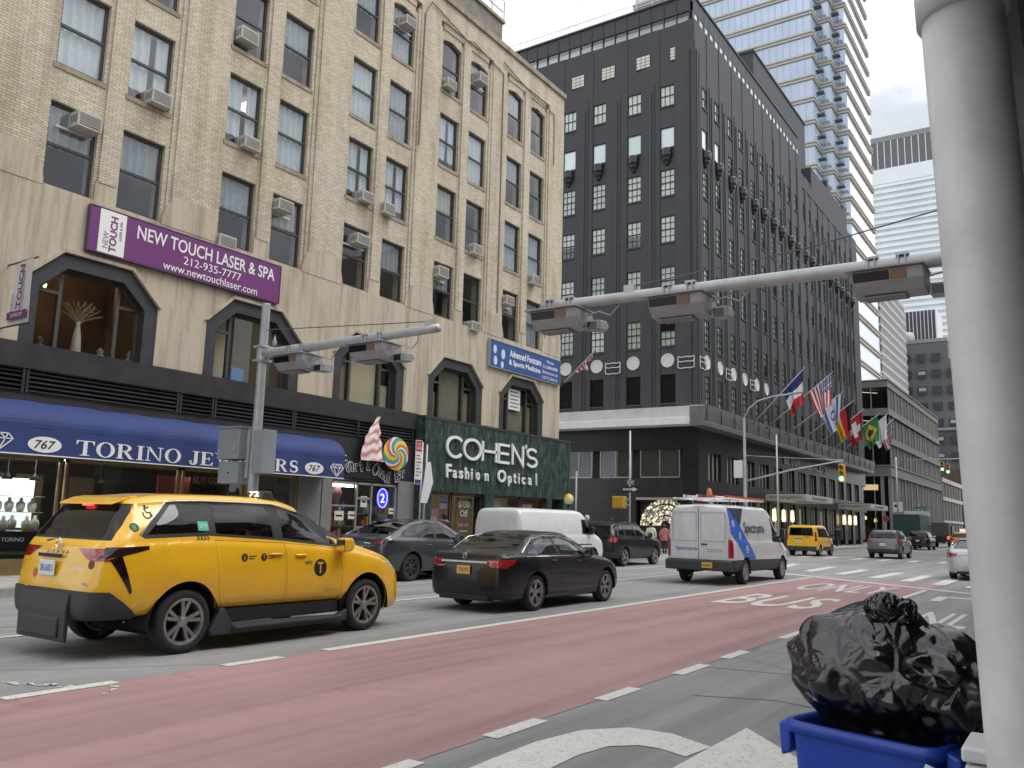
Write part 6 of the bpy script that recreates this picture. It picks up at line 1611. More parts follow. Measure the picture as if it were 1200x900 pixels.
# black fascia band with louvres
fa = MB(); fa.box(-20.6, -19.86, YB0, 23.4, 4.78, 5.36); fa.box(-20.6, -19.90, YB0, 23.4, 2.9, 4.20); fa.box(-20.6, -20.05, YB0, 23.4, 4.2, 4.78)
fa.obj('black_fascia', M_blk, bb)
lp = [(8.0, 9.6), (9.75, 13.6), (13.75, 14.7), (14.85, 17.6), (17.75, 20.4), (20.5, 23.2)]
for a, b in lp:
    fr = MB(); fr.ring([(a - .06, 4.21), (b + .06, 4.21), (b + .06, 4.77), (a - .06, 4.77)], [(a, 4.225), (b, 4.225), (b, 4.755), (a, 4.755)], 'x', -20.04, -19.88); o = fr.obj('louvre_panel', M_blk, bb)
    for k in range(5):
        z = 4.25 + k * .105
        MB().prism([(-19.90, z), (-19.89, z + .015), (-20.0, z + .085), (-20.01, z + .07)], 'y', a, b).obj('slat', M_surround if (a > 9.7 and a != 13.75) else M_bfr, o)
# ---- blue awning
aw = thing('shop_awning', 'navy blue barrel awning with white serif letters over the jewellery shop', 'awning', (-19.5, 14, 2.8))
def aw_prof(): return [(-19.97, 4.03)] + [(-19.97 + 1.07 * math.sin(R_(a)), 3.43 + .60 * math.cos(R_(a))) for a in range(8, 91, 8)] + [(-18.9, 3.36), (-18.9, 2.79)]
pr_ = aw_prof(); am = MB(); ns = 34; YA0, YA1 = 4.0, 18.92
for i in range(ns):
    y0, y1 = YA0 + (YA1 - YA0) * i / ns, YA0 + (YA1 - YA0) * (i + 1) / ns
    s0, s1 = .012 * math.sin(i * math.pi / 1.5), .012 * math.sin((i + 1) * math.pi / 1.5)
    for (xa, za), (xb, zb) in zip(pr_, pr_[1:]):
        f0, f1 = (s0, s1) if za > 3.4 else (0, 0)
        am.quad((xa + f0, y0, za + f0), (xb + f0, y0, zb + (f0 if zb > 3.4 else 0)), (xb + f1, y1, zb + (f1 if zb > 3.4 else 0)), (xa + f1, y1, za + f1))
am.add([(x, YA1, z) for x, z in pr_] + [(-19.97, YA1, 2.79)], [tuple(range(len(pr_) + 1))])
am.add([(x, YA0, z) for x, z in pr_] + [(-19.97, YA0, 2.79)], [tuple(range(len(pr_) + 1))[::-1]])
am.obj('canvas', M_navy, aw)
MB().box(-18.915, -18.885, YA0, YA1, 2.765, 2.79).obj('white_hem', M_sgl, aw)
MB().box(-19.95, -18.92, YA0, YA1 - .02, 2.79, 2.80).obj('soffit', mat('awning_soffit', (.10, .075, .045), .7), aw)
# serif letters
def ell(cx, cy, rx, ry, a0=0, a1=360, n=20): return [(cx + rx * math.cos(R_(a0 + (a1 - a0) * i / n)), cy + ry * math.sin(R_(a0 + (a1 - a0) * i / n))) for i in range(n + 1)]
def glyph(ch):
    P = []; b = .055
    def rect(x0, x1, y0, y1): P.append([(x0, y0), (x1, y0), (x1, y1), (x0, y1)])
    def band(o, i):
        for k in range(len(o) - 1): P.append([o[k], o[k + 1], i[k + 1], i[k]])
    if ch == 'I': rect(.1, .3, b, 1 - b); rect(0, .4, 0, b); rect(0, .4, 1 - b, 1); w = .4
    elif ch == 'T': rect(.35, .55, b, .94); rect(.22, .68, 0, b); rect(.0, .9, .94, 1); P += [[(0, .94), (.12, .94), (.03, .72), (0, .72)], [(.9, .94), (.78, .94), (.87, .72), (.9, .72)]]; w = .9
    elif ch == 'O': band(ell(.48, .5, .48, .53), ell(.48, .5, .28, .47)); w = .96
    elif ch == 'R': rect(.09, .29, b, 1 - b); rect(0, .38, 0, b); rect(0, .3, 1 - b, 1); band(ell(.42, .745, .36, .255, -90, 90, 12), ell(.42, .745, .17, .19, -90, 90, 12)); rect(.29, .43, .94, 1); rect(.29, .43, .49, .555); P.append([(.36, .5), (.56, .5), (.86, .06), (.98, 0), (.70, 0)]); w = .98
    elif ch == 'N': rect(.10, .17, b, .95); rect(.80, .87, .0, .95); P.append([(.0, 1), (.24, 1), (.87, .0), (.80, 0), (.06, .95)]); rect(0, .28, 0, b); rect(.68, 1.0, 1 - b, 1); w = 1.0
    elif ch == 'J': rect(.28, .48, .18, 1 - b); rect(.16, .58, 1 - b, 1); band(ell(.24, .18, .24, .22, 0, -180, 10), ell(.22, .18, .06, .14, 0, -180, 10)); P.append(ell(.09, .2, .09, .09)[:-1]); w = .58
    elif ch == 'E': rect(.09, .29, b, 1 - b); rect(0, .76, 0, b + .01); rect(0, .74, 1 - b - .01, 1); rect(.29, .55, .48, .535); rect(.50, .56, .38, .64); P += [[(.70, .0), (.80, .26), (.76, .26), (.60, .05)], [(.68, 1), (.74, .76), (.70, .76), (.58, .95)]]; w = .8
    elif ch == 'W': P += [[(.08, 1), (.29, 1), (.50, 0), (.42, 0)], [(.50, 0), (.62, .62), (.67, .62), (.53, 0)][:3] + [(.66, .75)], [(.52, 1), (.73, 1), (.94, 0), (.86, 0)], [(.90, .0), (1.18, 1), (1.24, 1), (.95, 0)]]; P[1] = [(.44, 0), (.50, 0), (.70, .78), (.65, .84)]; rect(0, .38, 1 - b, 1); rect(.46, .8, 1 - b, 1); rect(1.08, 1.34, 1 - b, 1); w = 1.34
    elif ch == 'L': rect(.09, .29, b, 1 - b); rect(0, .38, 1 - b, 1); rect(0, .74, 0, b + .01); P.append([(.66, 0), (.80, .32), (.76, .32), (.56, .05)]); w = .8
    elif ch == 'S':
        for q in stroke_pts(ell(.33, .735, .24, .235, 20, 270, 14) + ell(.33, .265, .25, .235, 90, -160, 14)[1:], lambda t: .10 + .11 * math.exp(-((t - .5) / .22) ** 2)): P.append(q)
        rect(.52, .57, .70, .97); rect(.06, .11, .03, .30); w = .66
    return P, w
def stroke_pts(path, wf):
    n = len(path); L = []
    for i, p in enumerate(path):
        a, c = path[max(0, i - 1)], path[min(n - 1, i + 1)]; d = Vector((c[0] - a[0], c[1] - a[1])).normalized(); h = wf(i / (n - 1)) / 2
        L.append(((p[0] - d.y * h, p[1] + d.x * h), (p[0] + d.y * h, p[1] - d.x * h)))
    return [[L[i][0], L[i + 1][0], L[i + 1][1], L[i][1]] for i in range(n - 1)]
def serif_word(word, y0, y1, z0, h, x, parent, mat_):
    gl = [glyph(c) for c in word]; gap = .10; tot = sum(w for _, w in gl) + gap * (len(word) - 1); sc = (y1 - y0) / tot; y = y0
    for (polys, w), ch in zip(gl, word):
        mb = MB()
        for p in polys: mb.prism([(y + a * sc, z0 + b * h) for a, b in p], 'x', x, x + .012)
        mb.obj('letter', mat_, parent); y += (w + gap) * sc
serif_word('TORINO', 10.46, 13.17, 2.84, .34, -18.897, aw, M_sgl)
serif_word('JEWELERS', 13.42, 17.05, 2.84, .34, -18.897, aw, M_sgl)
for yc in (9.76, 17.68):
    MB().prism(ell(yc, 3.01, .37, .175)[:-1], 'x', -18.897, -18.887).obj('number_oval', M_sgl, aw)
    text('number', '767', M_ink, aw, (-18.884, yc, 3.01), (.46, .19), AXW, .002, shear=.2, bold=.01)
for yc in (8.80, 18.60):
    d = [[(-.28, .06), (-.17, .17), (.17, .17), (.28, .06), (0, -.2), (-.28, .06)], [(-.28, .06), (.28, .06)], [(-.12, .06), (0, -.2), (.12, .06)], [(-.17, .17), (-.12, .06), (0, .17), (.12, .06), (.17, .17)]]
    link('diamond_emblem', stroke_mb(d, .022, .012).mesh('diamond_emblem', M_sgl), aw, mtx=Matrix.Translation((-18.897, yc, 3.02)) @ AXW)

# ---- jewellers' shop front and display
M_wood = mat('shop_wood', (.16, .105, .055), .5, var=.25, vscale=4)
M_shopdk = mat('shop_dark', (.10, .09, .075), .8)
sf = MB(); sf.box(-24.2, -24.1, YB0, 23.4, .14, 2.9); sf.box(-24.1, -20.0, 18.3, 18.4, .14, 2.9); sf.box(-24.1, -20.0, YB0, 23.4, 2.82, 2.9); sf.obj('shop_back', M_shopdk, bb)
MB().box(-24, -19.8, YB0, 33.5, .13, .16).obj('shop_floor', mat('shop_tile', (.22, .20, .17), .4), bb)
for y0, y1 in ((4.2, 8.0), (8.1, 10.75), (10.85, 13.9), (14.0, 16.0), (16.1, 18.0)):
    f = MB()
    for u in (y0, y1 - .06): f.box(-20.0, -19.92, u, u + .06, .5, 2.8)
    f.box(-20.0, -19.92, y0, y1, 2.72, 2.8); f.box(-20.0, -19.90, y0, y1, .16, .5)
    o = f.obj('shop_window', M_gold, bb); MB().box(-19.965, -19.955, y0 + .06, y1 - .06, .5, 2.72).obj('pane', G_shop, o)
MB().box(-20.3, -19.88, 18.02, 18.95, .14, 2.9).obj('pilaster', mat('pilaster_grey', (.20, .20, .195), .6, var=.1), bb)
dc = thing('jewellery_display', 'lit display of pale necklace busts on glass shelves in the jewellers window', 'display', (-21.2, 9.2, .16))
MB().box(-21.9, -21.85, 8.2, 11.15, 1.15, 2.35).obj('light_panel', mat('display_backlight', (.75, .80, .78), .6, emit=.75, ecol=(.85, .95, .92)), dc)
MB().box(-21.8, -20.2, 8.2, 10.7, .16, 1.10).obj('counter', mat('counter_black', (.015, .015, .016), .3), dc)
text('lettering', 'TORINO', M_sgl, dc, (-20.19, 9.95, .92), (.5, .09), AXW, .003)
for z in (1.52, 1.9): MB().box(-21.8, -21.3, 8.3, 11.15, z, z + .015).obj('glass_shelf', mat('shelf_glass', (.45, .55, .53), .1), dc)
bust = MB(); bust.lathe([(0, .34), (.035, .34), (.04, .26), (.10, .21), (.105, .12), (.07, .0), (0, 0)], 12)
ME_bust = bust.mesh('necklace_bust', mat('bust_cream', (.68, .68, .60), .7), True)
for i in range(9):
    link('necklace_bust', ME_bust, dc, (-20.75 + .15 * (i % 2), 8.6 + i * .26, 1.10 if i % 2 else 1.12)); link('necklace_bust', ME_bust, dc, (-21.5, 8.8 + i * .27, 1.535))
pl_ = MB(); pl_.lathe([(.015, .5), (.015, .16), (.03, .15), (.13, .0), (.11, 0), (.02, .13)], 14); ME_pl = pl_.mesh('pendant', M_ink, True)
for i, (y, x) in enumerate(((9.55, -21.3), (10.2, -21.3), (10.85, -21.3), (12.6, -21.4))):
    link('pendant_lamp', ME_pl, None, (x, y, 2.3), label='black cone pendant lamp hanging over the jewellers necklace display' if i < 3 else 'black cone pendant lamp apart from the others, behind the taxi roof', category='lamp', **({'group': 'pendant lamps of the jewellery shop'} if i < 3 else {}))
M_spot = mat('spot_cool', (1, .98, .92), .5, emit=34, ecol=(1, .96, .88))
for y, x in ((8.9, -20.7), (10.1, -20.7), (10.6, -21.2), (11.4, -20.8), (12.0, -20.7), (13.1, -20.7), (15, -20.8)):
    f = MB(); f.lathe([(0, 0), (.10, 0), (.12, .03), (0, .03)], 14, (x, y, 2.79)); f.obj('ceiling_spot', M_spot, bb)
for y in (10.2, 11.2, 12.6): MB().box(-23, -22.9, y, y + .7, .6, 2.5).obj('wall_cabinet', M_wood, bb)
MB().box(-22.5, -21.4, 10.9, 13.6, .16, 1.15).obj('counter', M_wood, bb)
MB().box(-20.9, -20.85, 13.9, 14.9, .5, 2.6).obj('red_panel', mat('shop_red', (.22, .03, .02), .6), bb); MB().box(-20.9, -20.85, 16.2, 17.9, .5, 2.4).obj('green_panel', mat('shop_green', (.035, .06, .05), .6), bb)
text('window_lettering', 'BUY GOLD', M_gold, bb, (-19.94, 14.9, 2.5), (1.1, .2), AXW, .003)
for i in range(7): MB().box(-20.6, -20.5, 16.3 + i * .22, 16.42 + i * .22, 1.9, 2.1 + .12 * (i % 3)).obj('merchandise', mat('merch_red' if i % 2 else 'merch_cream', (.5, .05, .04) if i % 2 else (.6, .5, .38), .6), bb)

# ---- candy shop
cd_ = thing('candy_shop_front', 'candy shop front with aluminium door and crowded window below the black fascia', 'shop front', (-20, 21, .14))
M_alu = mat('aluminium_frame', (.42, .41, .38), .4, .6, var=.1)
for a, b in ((18.98, 19.4), (22.55, 23.4)):
    f = MB(); f.box(-20.3, -19.86, a, b, .16, 2.9); f.obj('pilaster', mat('pilaster_grey', (.20, .20, .195), .6, var=.1), cd_)
f = MB()
for u in (19.4, 20.55, 21.25, 22.45): f.box(-20.0, -19.92, u, u + .07, .16, 2.75)
f.box(-20.0, -19.92, 19.4, 22.52, 2.68, 2.75); f.box(-20.0, -19.92, 20.6, 21.3, 2.2, 2.27); f.box(-20.0, -19.92, 20.6, 21.3, 1.25, 1.31); f.box(-20.0, -19.92, 19.4, 20.55, 1.95, 2.0)
f.obj('door_frame', M_alu, cd_)
for a, b in ((19.47, 20.55), (20.62, 21.25), (21.32, 22.45)): MB().box(-19.965, -19.955, a, b, .2, 2.68).obj('pane', G_shop, cd_)
MB().box(-20.05, -20.02, 19.5, 20.5, 2.58, 2.66).obj('tube_light', mat('tube_white', (1, 1, .92), .5, emit=5, ecol=(1, 1, .92)), cd_)
sw_ = MB(); sw_.lathe([(0, 0), (.09, .0), (.12, .42), (.16, .46), (.16, .52), (.20, .56), (.20, .66), (.15, .70), (.16, .78), (.11, .84), (.10, .92), (.03, 1.02), (0, 1.03)], 14, m=0)
ME_cone = sw_.mesh('ice_cream_figure', [mat('cone_figure', (.42, .20, .16), .6)], True)
t_ = link('ice_cream_figure', ME_cone, None, (-20.25, 19.95, 1.78), label='pink ice cream cone figure behind the candy shop window', category='figure')
neon = thing('oval_neon_sign', 'blue oval glowing neon sign in the candy shop window', 'sign', (-20.05, 21.95, 2.0))
MB().prism(ell(21.95, 2.28, .26, .34)[:-1], 'x', -20.08, -20.05).obj('back_panel', mat('neon_blue_panel', (.02, .02, .3), .4, emit=.5, ecol=(.06, .06, .9)), neon)
mb = MB(); mb.tube([(-20.03, y, z) for y, z in ell(21.95, 2.28, .24, .32)], .02, 6, caps=False); mb.obj('neon_tube', mat('neon_tube_blue', (.2, .2, 1), .4, emit=3, ecol=(.16, .16, 1)), neon)
text('lettering', '2', mat('neon_white', (.6, .8, 1), .4, emit=1.6, ecol=(.6, .85, 1)), neon, (-20.03, 21.95, 2.28), (.2, .3), AXW, .003)
pw = [(.55, .10, .08), (.65, .45, .08), (.12, .30, .12), (.55, .52, .45), (.10, .15, .42), (.5, .16, .28), (.35, .30, .20)]
for i in range(64):
    r_ = i // 16; y = 19.5 + (i % 16) * .19 + random.uniform(-.02, .02)
    if 20.55 < y < 21.3 and r_ > 1: continue
    MB().box(-20.55 - .1 * (r_ % 2), -20.4, y, y + random.uniform(.10, .17), .5 + r_ * .42, .5 + r_ * .42 + random.uniform(.12, .34)).obj('candy_box', mat('candy_%d' % (i % 7), pw[i % 7], .6), cd_)
for z in (.48, .9, 1.32, 1.74): MB().box(-20.8, -20.38, 19.45, 22.5, z - .02, z).obj('shelf', M_alu, cd_)
MB().box(-21.6, -21.5, 18.5, 23.3, .16, 2.8).obj('back_wall', mat('candy_back', (.13, .11, .09), .8), cd_)
for (y, z, w_, h_) in ((20.8, 1.95, .3, .36), (19.65, 1.5, .4, .3), (20.25, 1.55, .35, .25), (22.2, 1.75, .3, .2)):
    MB().box(-19.95, -19.945, y, y + w_, z, z + h_).obj('poster', mat('poster_cream', (.62, .60, .52), .7), cd_)
    MB().box(-19.944, -19.942, y + .05, y + w_ - .06, z + h_ * .4, z + h_ * .6).obj('poster_print', M_ink, cd_)
# printed cut-out signs above the candy shop
M_pinkc = [mat('print_pink_%d' % i, tuple(a + (b - a) * i / 6 for a, b in zip((.86, .80, .76), (.58, .20, .22))), .5) for i in range(7)]
ic = thing('ice_cream_sign', 'pink and cream swirled soft ice cream cut out sign on the black fascia', 'sign', (-19.7, 21, 3.45))
out = [(20.40, 3.47), (20.36, 3.62), (20.44, 3.92), (20.52, 4.0), (20.54, 4.25), (20.66, 4.36), (20.74, 4.55), (20.92, 4.75), (21.05, 4.95), (21.22, 5.02), (21.14, 4.93), (21.12, 4.80), (21.22, 4.60), (21.28, 4.42), (21.22, 4.30), (21.36, 4.10), (21.38, 3.95), (21.40, 3.75), (21.60, 3.60), (21.56, 3.45)]
cx = lambda z: None
L_ = out[:10]; R__ = out[10:][::-1]
def prof_at(side, z):
    pts = sorted(side, key=lambda p: p[1])
    for p, q in zip(pts, pts[1:]):
        if p[1] <= z <= q[1]: return p[0] + (q[0] - p[0]) * (z - p[1]) / max(1e-6, q[1] - p[1])
    return pts[0][0] if z < pts[0][1] else pts[-1][0]
nz_ = 60; nyc = 26; mb = MB()
for i in range(nz_):
    z0, z1 = 3.47 + 1.5 * i / nz_, 3.47 + 1.5 * (i + 1) / nz_
    for j in range(nyc):
        def pt(z, t): a, b = prof_at(L_, z), prof_at(R__, z); return (-19.64 + .10 * math.sin(math.pi * t), a + (b - a) * t, z)
        ph = ((z0 - 3.47) / .34 - (j / nyc) * .8 + .12 * math.sin(j * .5)) % 1.0
        mb.quad(pt(z0, j / nyc), pt(z0, (j + 1) / nyc), pt(z1, (j + 1) / nyc), pt(z1, j / nyc), int(round(6 * (.5 - .5 * math.cos(2 * math.pi * ph)) ** 1.3)))
mb.obj('print_face', M_pinkc, ic, True)
MB().prism([(21.15, 3.5), (20.6, 3.55), (20.7, 4.3), (21.1, 4.7), (21.2, 4.2), (21.3, 3.6)], 'x', -19.86, -19.66).obj('backing', M_blk, ic)
lo_ = thing('lollipop_sign', 'round rainbow swirl lollipop cut out sign beside the ice cream sign', 'sign', (-19.7, 22, 3.3))
cols = [(.55, .06, .05), (.75, .32, .04), (.78, .62, .08), (.10, .38, .12), (.06, .22, .55), (.72, .70, .66)]
LC = [mat('lolly_%d' % i, c, .4) for i, c in enumerate(cols)]
mb = MB(); na, nr = 72, 14
for i in range(na):
    for j in range(nr):
        def pp(a, r): t = 2 * math.pi * a / na; rr = .66 * r / nr; return (-19.58 + .08 * math.cos(r / nr * 1.5), 22.02 + rr * .98 * math.cos(t), 3.80 + rr * .86 * math.sin(t))
        k = int(((i / na) * 18 + (j / nr) * 7)) % 6
        mb.quad(pp(i, j), pp(i + 1, j), pp(i + 1, j + 1), pp(i, j + 1), k)
mb.obj('print_face', LC, lo_, True)
MB().prism(ell(22.02, 3.80, .6, .54)[:-1], 'x', -19.86, -19.60).obj('backing', M_blk, lo_)
yc_ = thing('candy_lettering', 'wavy line of outlined letters below the ice cream and lollipop signs', 'sign', (-19.85, 21.2, 2.9))
word = 'Yogurt & Candy Bar'; M_pur = mat('letter_purple', (.035, .028, .075), .4)
wave = lerp_table([(19.62, 3.48), (20.2, 3.20), (20.75, 3.30), (21.1, 3.34), (21.5, 3.15), (21.95, 2.98), (22.4, 3.08), (22.85, 3.16)])
for i, ch in enumerate(word):
    if ch == ' ': continue
    y = 19.68 + 3.15 * (i + .2) / (len(word) - .5); z = wave(y); sl_ = math.atan((wave(y + .1) - wave(y - .1)) / .2); big = 1.25 if ch in 'YCB' else 1
    w_ = {'i': .06, 't': .11, 'r': .11}.get(ch, .17) * big * 1.15; h_ = {'o': .22, 'u': .22, 'r': .22, 'a': .22, 'n': .22}.get(ch, .30) * big * 1.25
    o = text('letter', ch, M_sgl, yc_, (-19.845, y, z), (w_, h_), AXW, .012, rot=sl_, bold=.035)
    text('letter_face', ch, M_pur, o, (-19.826, y, z), (w_ * .82, h_ * .86), AXW, .004, rot=sl_, bold=.0)

# ---- optical shop: green marble front
def marble_mat():
    m, n, b = new_mat('green_marble'); g, sp = pos_nodes(n)
    mpn = N(n, 'ShaderNodeMapping'); mpn.inputs['Scale'].default_value = (1.5, 2.4, .8); mpn.inputs['Rotation'].default_value = (.5, .2, .1); n.links.new(g.outputs['Position'], mpn.inputs[0])
    t = noise_n(n, mpn.outputs[0], 2.6, 10, .72); t2 = noise_n(n, g.outputs['Position'], 14, 6, .6)
    c = ramp(n, t, [(.34, (.012, .020, .018)), (.48, (.030, .052, .046)), (.58, (.065, .10, .088)), (.72, (.15, .19, .17))])
    c = mixc(n, c, (.02, .035, .03), ramp(n, t2, [(.5, (0, 0, 0)), (.7, (.6, .6, .6))]))
    n.links.new(c, b.inputs['Base Color']); b.inputs['Roughness'].default_value = .28; return m
M_marb = marble_mat()
op = thing('optical_shop_front', 'dark green marble front of the optical shop at the building corner', 'shop front', (-19.6, 28.6, .14))
ny_, zs_ = 8, [2.62, 3.5, 4.35, 5.2]
for i in range(ny_):
    y0, y1 = 23.42 + (33.82 - 23.42) * i / ny_, 23.42 + (33.82 - 23.42) * (i + 1) / ny_
    for a, b in zip(zs_, zs_[1:]): MB().box(-20.05, -19.5 + random.uniform(-.004, .004), y0 + .003, y1 - .003, a + .003, b - .003).obj('marble_slab', M_marb, op)
for z in (2.62, 3.5, 4.35): MB().box(-24, -20.05, 33.64, 33.82, z + .003, z + .84).obj('marble_slab', M_marb, op)
for y0, y1 in ((23.42, 23.95), (27.25, 27.85), (31.9, 32.3), (33.3, 33.82)):
    for z0, z1 in ((.16, 1.4), (1.403, 2.615)): MB().box(-20.05, -19.5, y0, y1, z0, z1).obj('marble_slab', M_marb, op)
MB().box(-20.1, -19.48, 23.4, 33.9, 5.2, 5.30).obj('capping', M_surround, op)
MB().box(-24, -20.05, 33.62, 33.8, .16, 2.615).obj('side_wall', M_marb, op)
M_wrm = mat('optical_wood_glow', (.30, .21, .10), .6, var=.2, vscale=2, emit=.05, ecol=(1, .7, .4))  # wood tone plus a faint warm glow standing in for shop light
MB().box(-22.6, -22.5, 23.5, 33.5, .16, 2.7).obj('back_wall', M_wrm, op); MB().box(-22.5, -19.9, 23.5, 33.5, 2.63, 2.7).obj('ceiling', M_shopdk, op)
for y0, y1 in ((23.97, 25.28), (25.34, 27.22), (27.88, 29.9), (29.96, 31.88)):
    f = MB()
    for u in (y0, y1 - .05): f.box(-19.75, -19.66, u, u + .05, .3, 2.6)
    f.box(-19.75, -19.66, y0, y1, 2.54, 2.6); f.box(-19.75, -19.6, y0, y1, .16, .5)
    o = f.obj('shop_window', mat('bronze_frame2', (.14, .11, .07), .4, .5), op); MB().box(-19.71, -19.70, y0 + .05, y1 - .05, .5, 2.54).obj('pane', G_shop, o)
def poster(y0, y1, z0, z1, col, lines, label):
    t = thing('window_poster', label, 'poster', (-19.8, (y0 + y1) / 2, z0))
    MB().box(-19.78, -19.77, y0, y1, z0, z1).obj('sheet', mat('poster_' + str(round(col[0] * 100 + col[1] * 10)), col, .7, var=.25, vscale=5), t)
    for (s, zc, w_, h_, c) in lines: text('print', s, c, t, (-19.766, (y0 + y1) / 2, zc), (w_, h_), AXW, .002, bold=.03)
M_pkt = mat('print_pinktext', (.75, .35, .38), .6)
poster(25.75, 26.75, .9, 2.45, (.20, .12, .07), [('$150', 2.18, .72, .28, M_wht), ('Off', 1.86, .5, .26, M_wht), ('50% OFF', 1.42, .66, .13, M_pkt), ('GLASSES', 1.2, .5, .06, M_wht)], 'brown poster reading $150 Off in the optical shop window')
poster(30.2, 31.2, 1.2, 2.45, (.21, .10, .05), [('$150', 2.2, .72, .26, M_wht), ('Off', 1.9, .5, .22, M_wht)], 'second $150 poster, behind the white cargo van roof')
poster(24.75, 25.2, 2.0, 2.45, (.42, .34, .55), [('EYE EXAM', 2.25, .34, .07, M_ink)], 'lilac poster high in the optical shop window')
poster(24.05, 24.7, .7, 2.0, (.45, .22, .24), [('SALE', 1.6, .4, .2, M_wht)], 'pink crowded sale poster low in the optical shop window')
poster(28.0, 28.7, 1.5, 2.4, (.45, .38, .36), [('NEW', 2.1, .4, .12, M_ink)], 'pale face poster in the optical shop window behind the van')
# raised letters
oc = thing('optician_sign', 'two lines of raised white letters on the green marble front', 'sign', (-19.45, 27.7, 3.1))
def put_letter(paths, y, z, t, nm='letter'): link(nm, stroke_mb(paths, t, .07).mesh(nm, M_sgl), oc, mtx=Matrix.Translation((-19.47, y, z)) @ AXW)
T_ = .105; Zb, Hh = 3.92, .74
put_letter([ell(.52, .37, .50, .37, 42, 318, 22)], 24.62, Zb, T_)
put_letter([ell(.53, .37, .53, .37, 0, 360, 28)], 25.68, Zb, T_)
put_letter([[(0, -.02), (0, .76)], [(.92, -.02), (.92, .76)], [(0, .38), (1.05, .38)]], 26.88, Zb, T_)
put_letter([[(.76, .72), (0, .72), (0, .02), (.76, .02)], [(0, .38), (.70, .38)]], 27.98, Zb, T_)
put_letter([[(0, -.02), (0, .74), (.78, .0), (.78, .80)]], 28.98, Zb, T_)
put_letter([[(0, .0), (.02, .16)]], 29.97, Zb + .72, .07)
put_letter([ell(.40, .535, .36, .185, 30, 270, 14) + ell(.40, .18, .38, .185, 90, -150, 14)[1:]], 30.06, Zb, T_)
for s_, ys_ in (('Fashion', [24.80, 25.17, 25.55, 25.92, 26.22, 26.62, 27.2]), ('Optical', [28.25, 28.84, 29.2, 29.5, 29.85, 30.35, 30.85])):
    for ch, y in zip(s_, ys_):
        ws = {'F': .30, 'O': .58, 'i': .07, 'l': .06, 't': .17}.get(ch, .24); hs = {'F': .50, 'O': .50, 'h': .44, 'i': .42, 'p': .42, 't': .40, 'l': .50}.get(ch, .30)
        zc = 3.14 + hs / 2 - (.13 if ch == 'p' else 0)
        text('letter', ch, M_sgl, oc, (-19.44, y, zc), (ws, hs), AXW, .03, bold=.02)

# ================================================================ signs on the wall
ps = thing('spa_sign', 'large purple spa sign with white lettering and phone number', 'sign', (-19.9, 13.8, 8))
M_pp = mat('sign_purple', (.15, .026, .155), .5, var=.08, vscale=1)
MB().box(-19.99, -19.86, 10.75, 16.72, 7.93, 9.05).obj('panel', M_pp, ps, bevel=.01)
fr = MB(); 
for a in ((10.72, 16.75, 9.05, 9.08), (10.72, 16.75, 7.90, 7.93), (10.72, 10.75, 7.93, 9.05), (16.72, 16.75, 7.93, 9.05)): fr.box(-19.99, -19.85, a[0], a[1], a[2], a[3])
fr.obj('frame', mat('sign_frame', (.10, .06, .11), .4, .3), ps)
MB().box(-19.859, -19.852, 10.98, 11.68, 7.94, 9.04).obj('white_field', M_sgl, ps)
text('lettering', 'NEW TOUCH LASER & SPA', M_sgl, ps, (-19.856, 14.25, 8.73), (4.5, .36), AXW, .004, bold=.012)
text('lettering', '212-935-7777', M_sgl, ps, (-19.856, 14.35, 8.36), (1.9, .22), AXW, .004); text('lettering', 'www.newtouchlaser.com', M_sgl, ps, (-19.856, 14.35, 8.08), (3.1, .22), AXW, .004)
text('lettering', 'NEW', mat('print_greyviolet', (.25, .2, .27), .6), ps, (-19.85, 11.17, 8.28), (.42, .14), AXW, .003, rot=math.pi / 2); text('lettering', 'TOUCH', M_pp, ps, (-19.85, 11.36, 8.46), (.92, .19), AXW, .003, rot=math.pi / 2, bold=.03); text('lettering', 'LASER & SPA', M_pp, ps, (-19.85, 11.55, 8.6), (.5, .07), AXW, .003, rot=math.pi / 2)
fs_ = thing('clinic_sign', 'blue foot clinic sign with white lettering near the tan building corner', 'sign', (-19.9, 30.6, 7.9))
M_sb = mat('sign_blue', (.022, .075, .26), .5, var=.08)
MB().box(-19.99, -19.88, 27.8, 33.4, 7.88, 8.98).obj('panel', M_sb, fs_, bevel=.01)
fr = MB()
for a in ((27.77, 33.43, 8.98, 9.01), (27.77, 33.43, 7.85, 7.88), (27.77, 27.8, 7.88, 8.98), (33.4, 33.43, 7.88, 8.98)): fr.box(-19.99, -19.86, a[0], a[1], a[2], a[3])
fr.obj('frame', mat('steel_edge', (.4, .4, .42), .4, .5), fs_)
text('lettering', 'Advanced Footcare', M_sgl, fs_, (-19.876, 30.5, 8.64), (2.5, .30), AXW, .003, bold=.02); text('lettering', '& Sports Medicine', M_sgl, fs_, (-19.876, 30.45, 8.23), (2.5, .30), AXW, .003, bold=.02)
for i, s_ in enumerate(('Phone', '212.888.8880', 'Entrance at', '127 E 59th St')): text('lettering', s_, M_sgl, fs_, (-19.876, 32.55, 8.78 - i * .25), (.6 if i == 0 else 1.3, .14), AXW, .003)
lg = MB()
for (y, z, r) in ((28.15, 8.62, .12), (28.75, 8.5, .14), (28.2, 8.15, .13), (28.7, 8.05, .1)): lg.prism(ell(y, z, r, r * 1.5)[:-1], 'x', -19.88, -19.872)
lg.obj('logo_figures', mat('logo_pale', (.55, .62, .75), .6), fs_)
# spa banner on bracket poles
bn_ = thing('spa_banner', 'white vertical banner with purple lettering on wall brackets', 'banner', (-19.9, 9.1, 5.7))
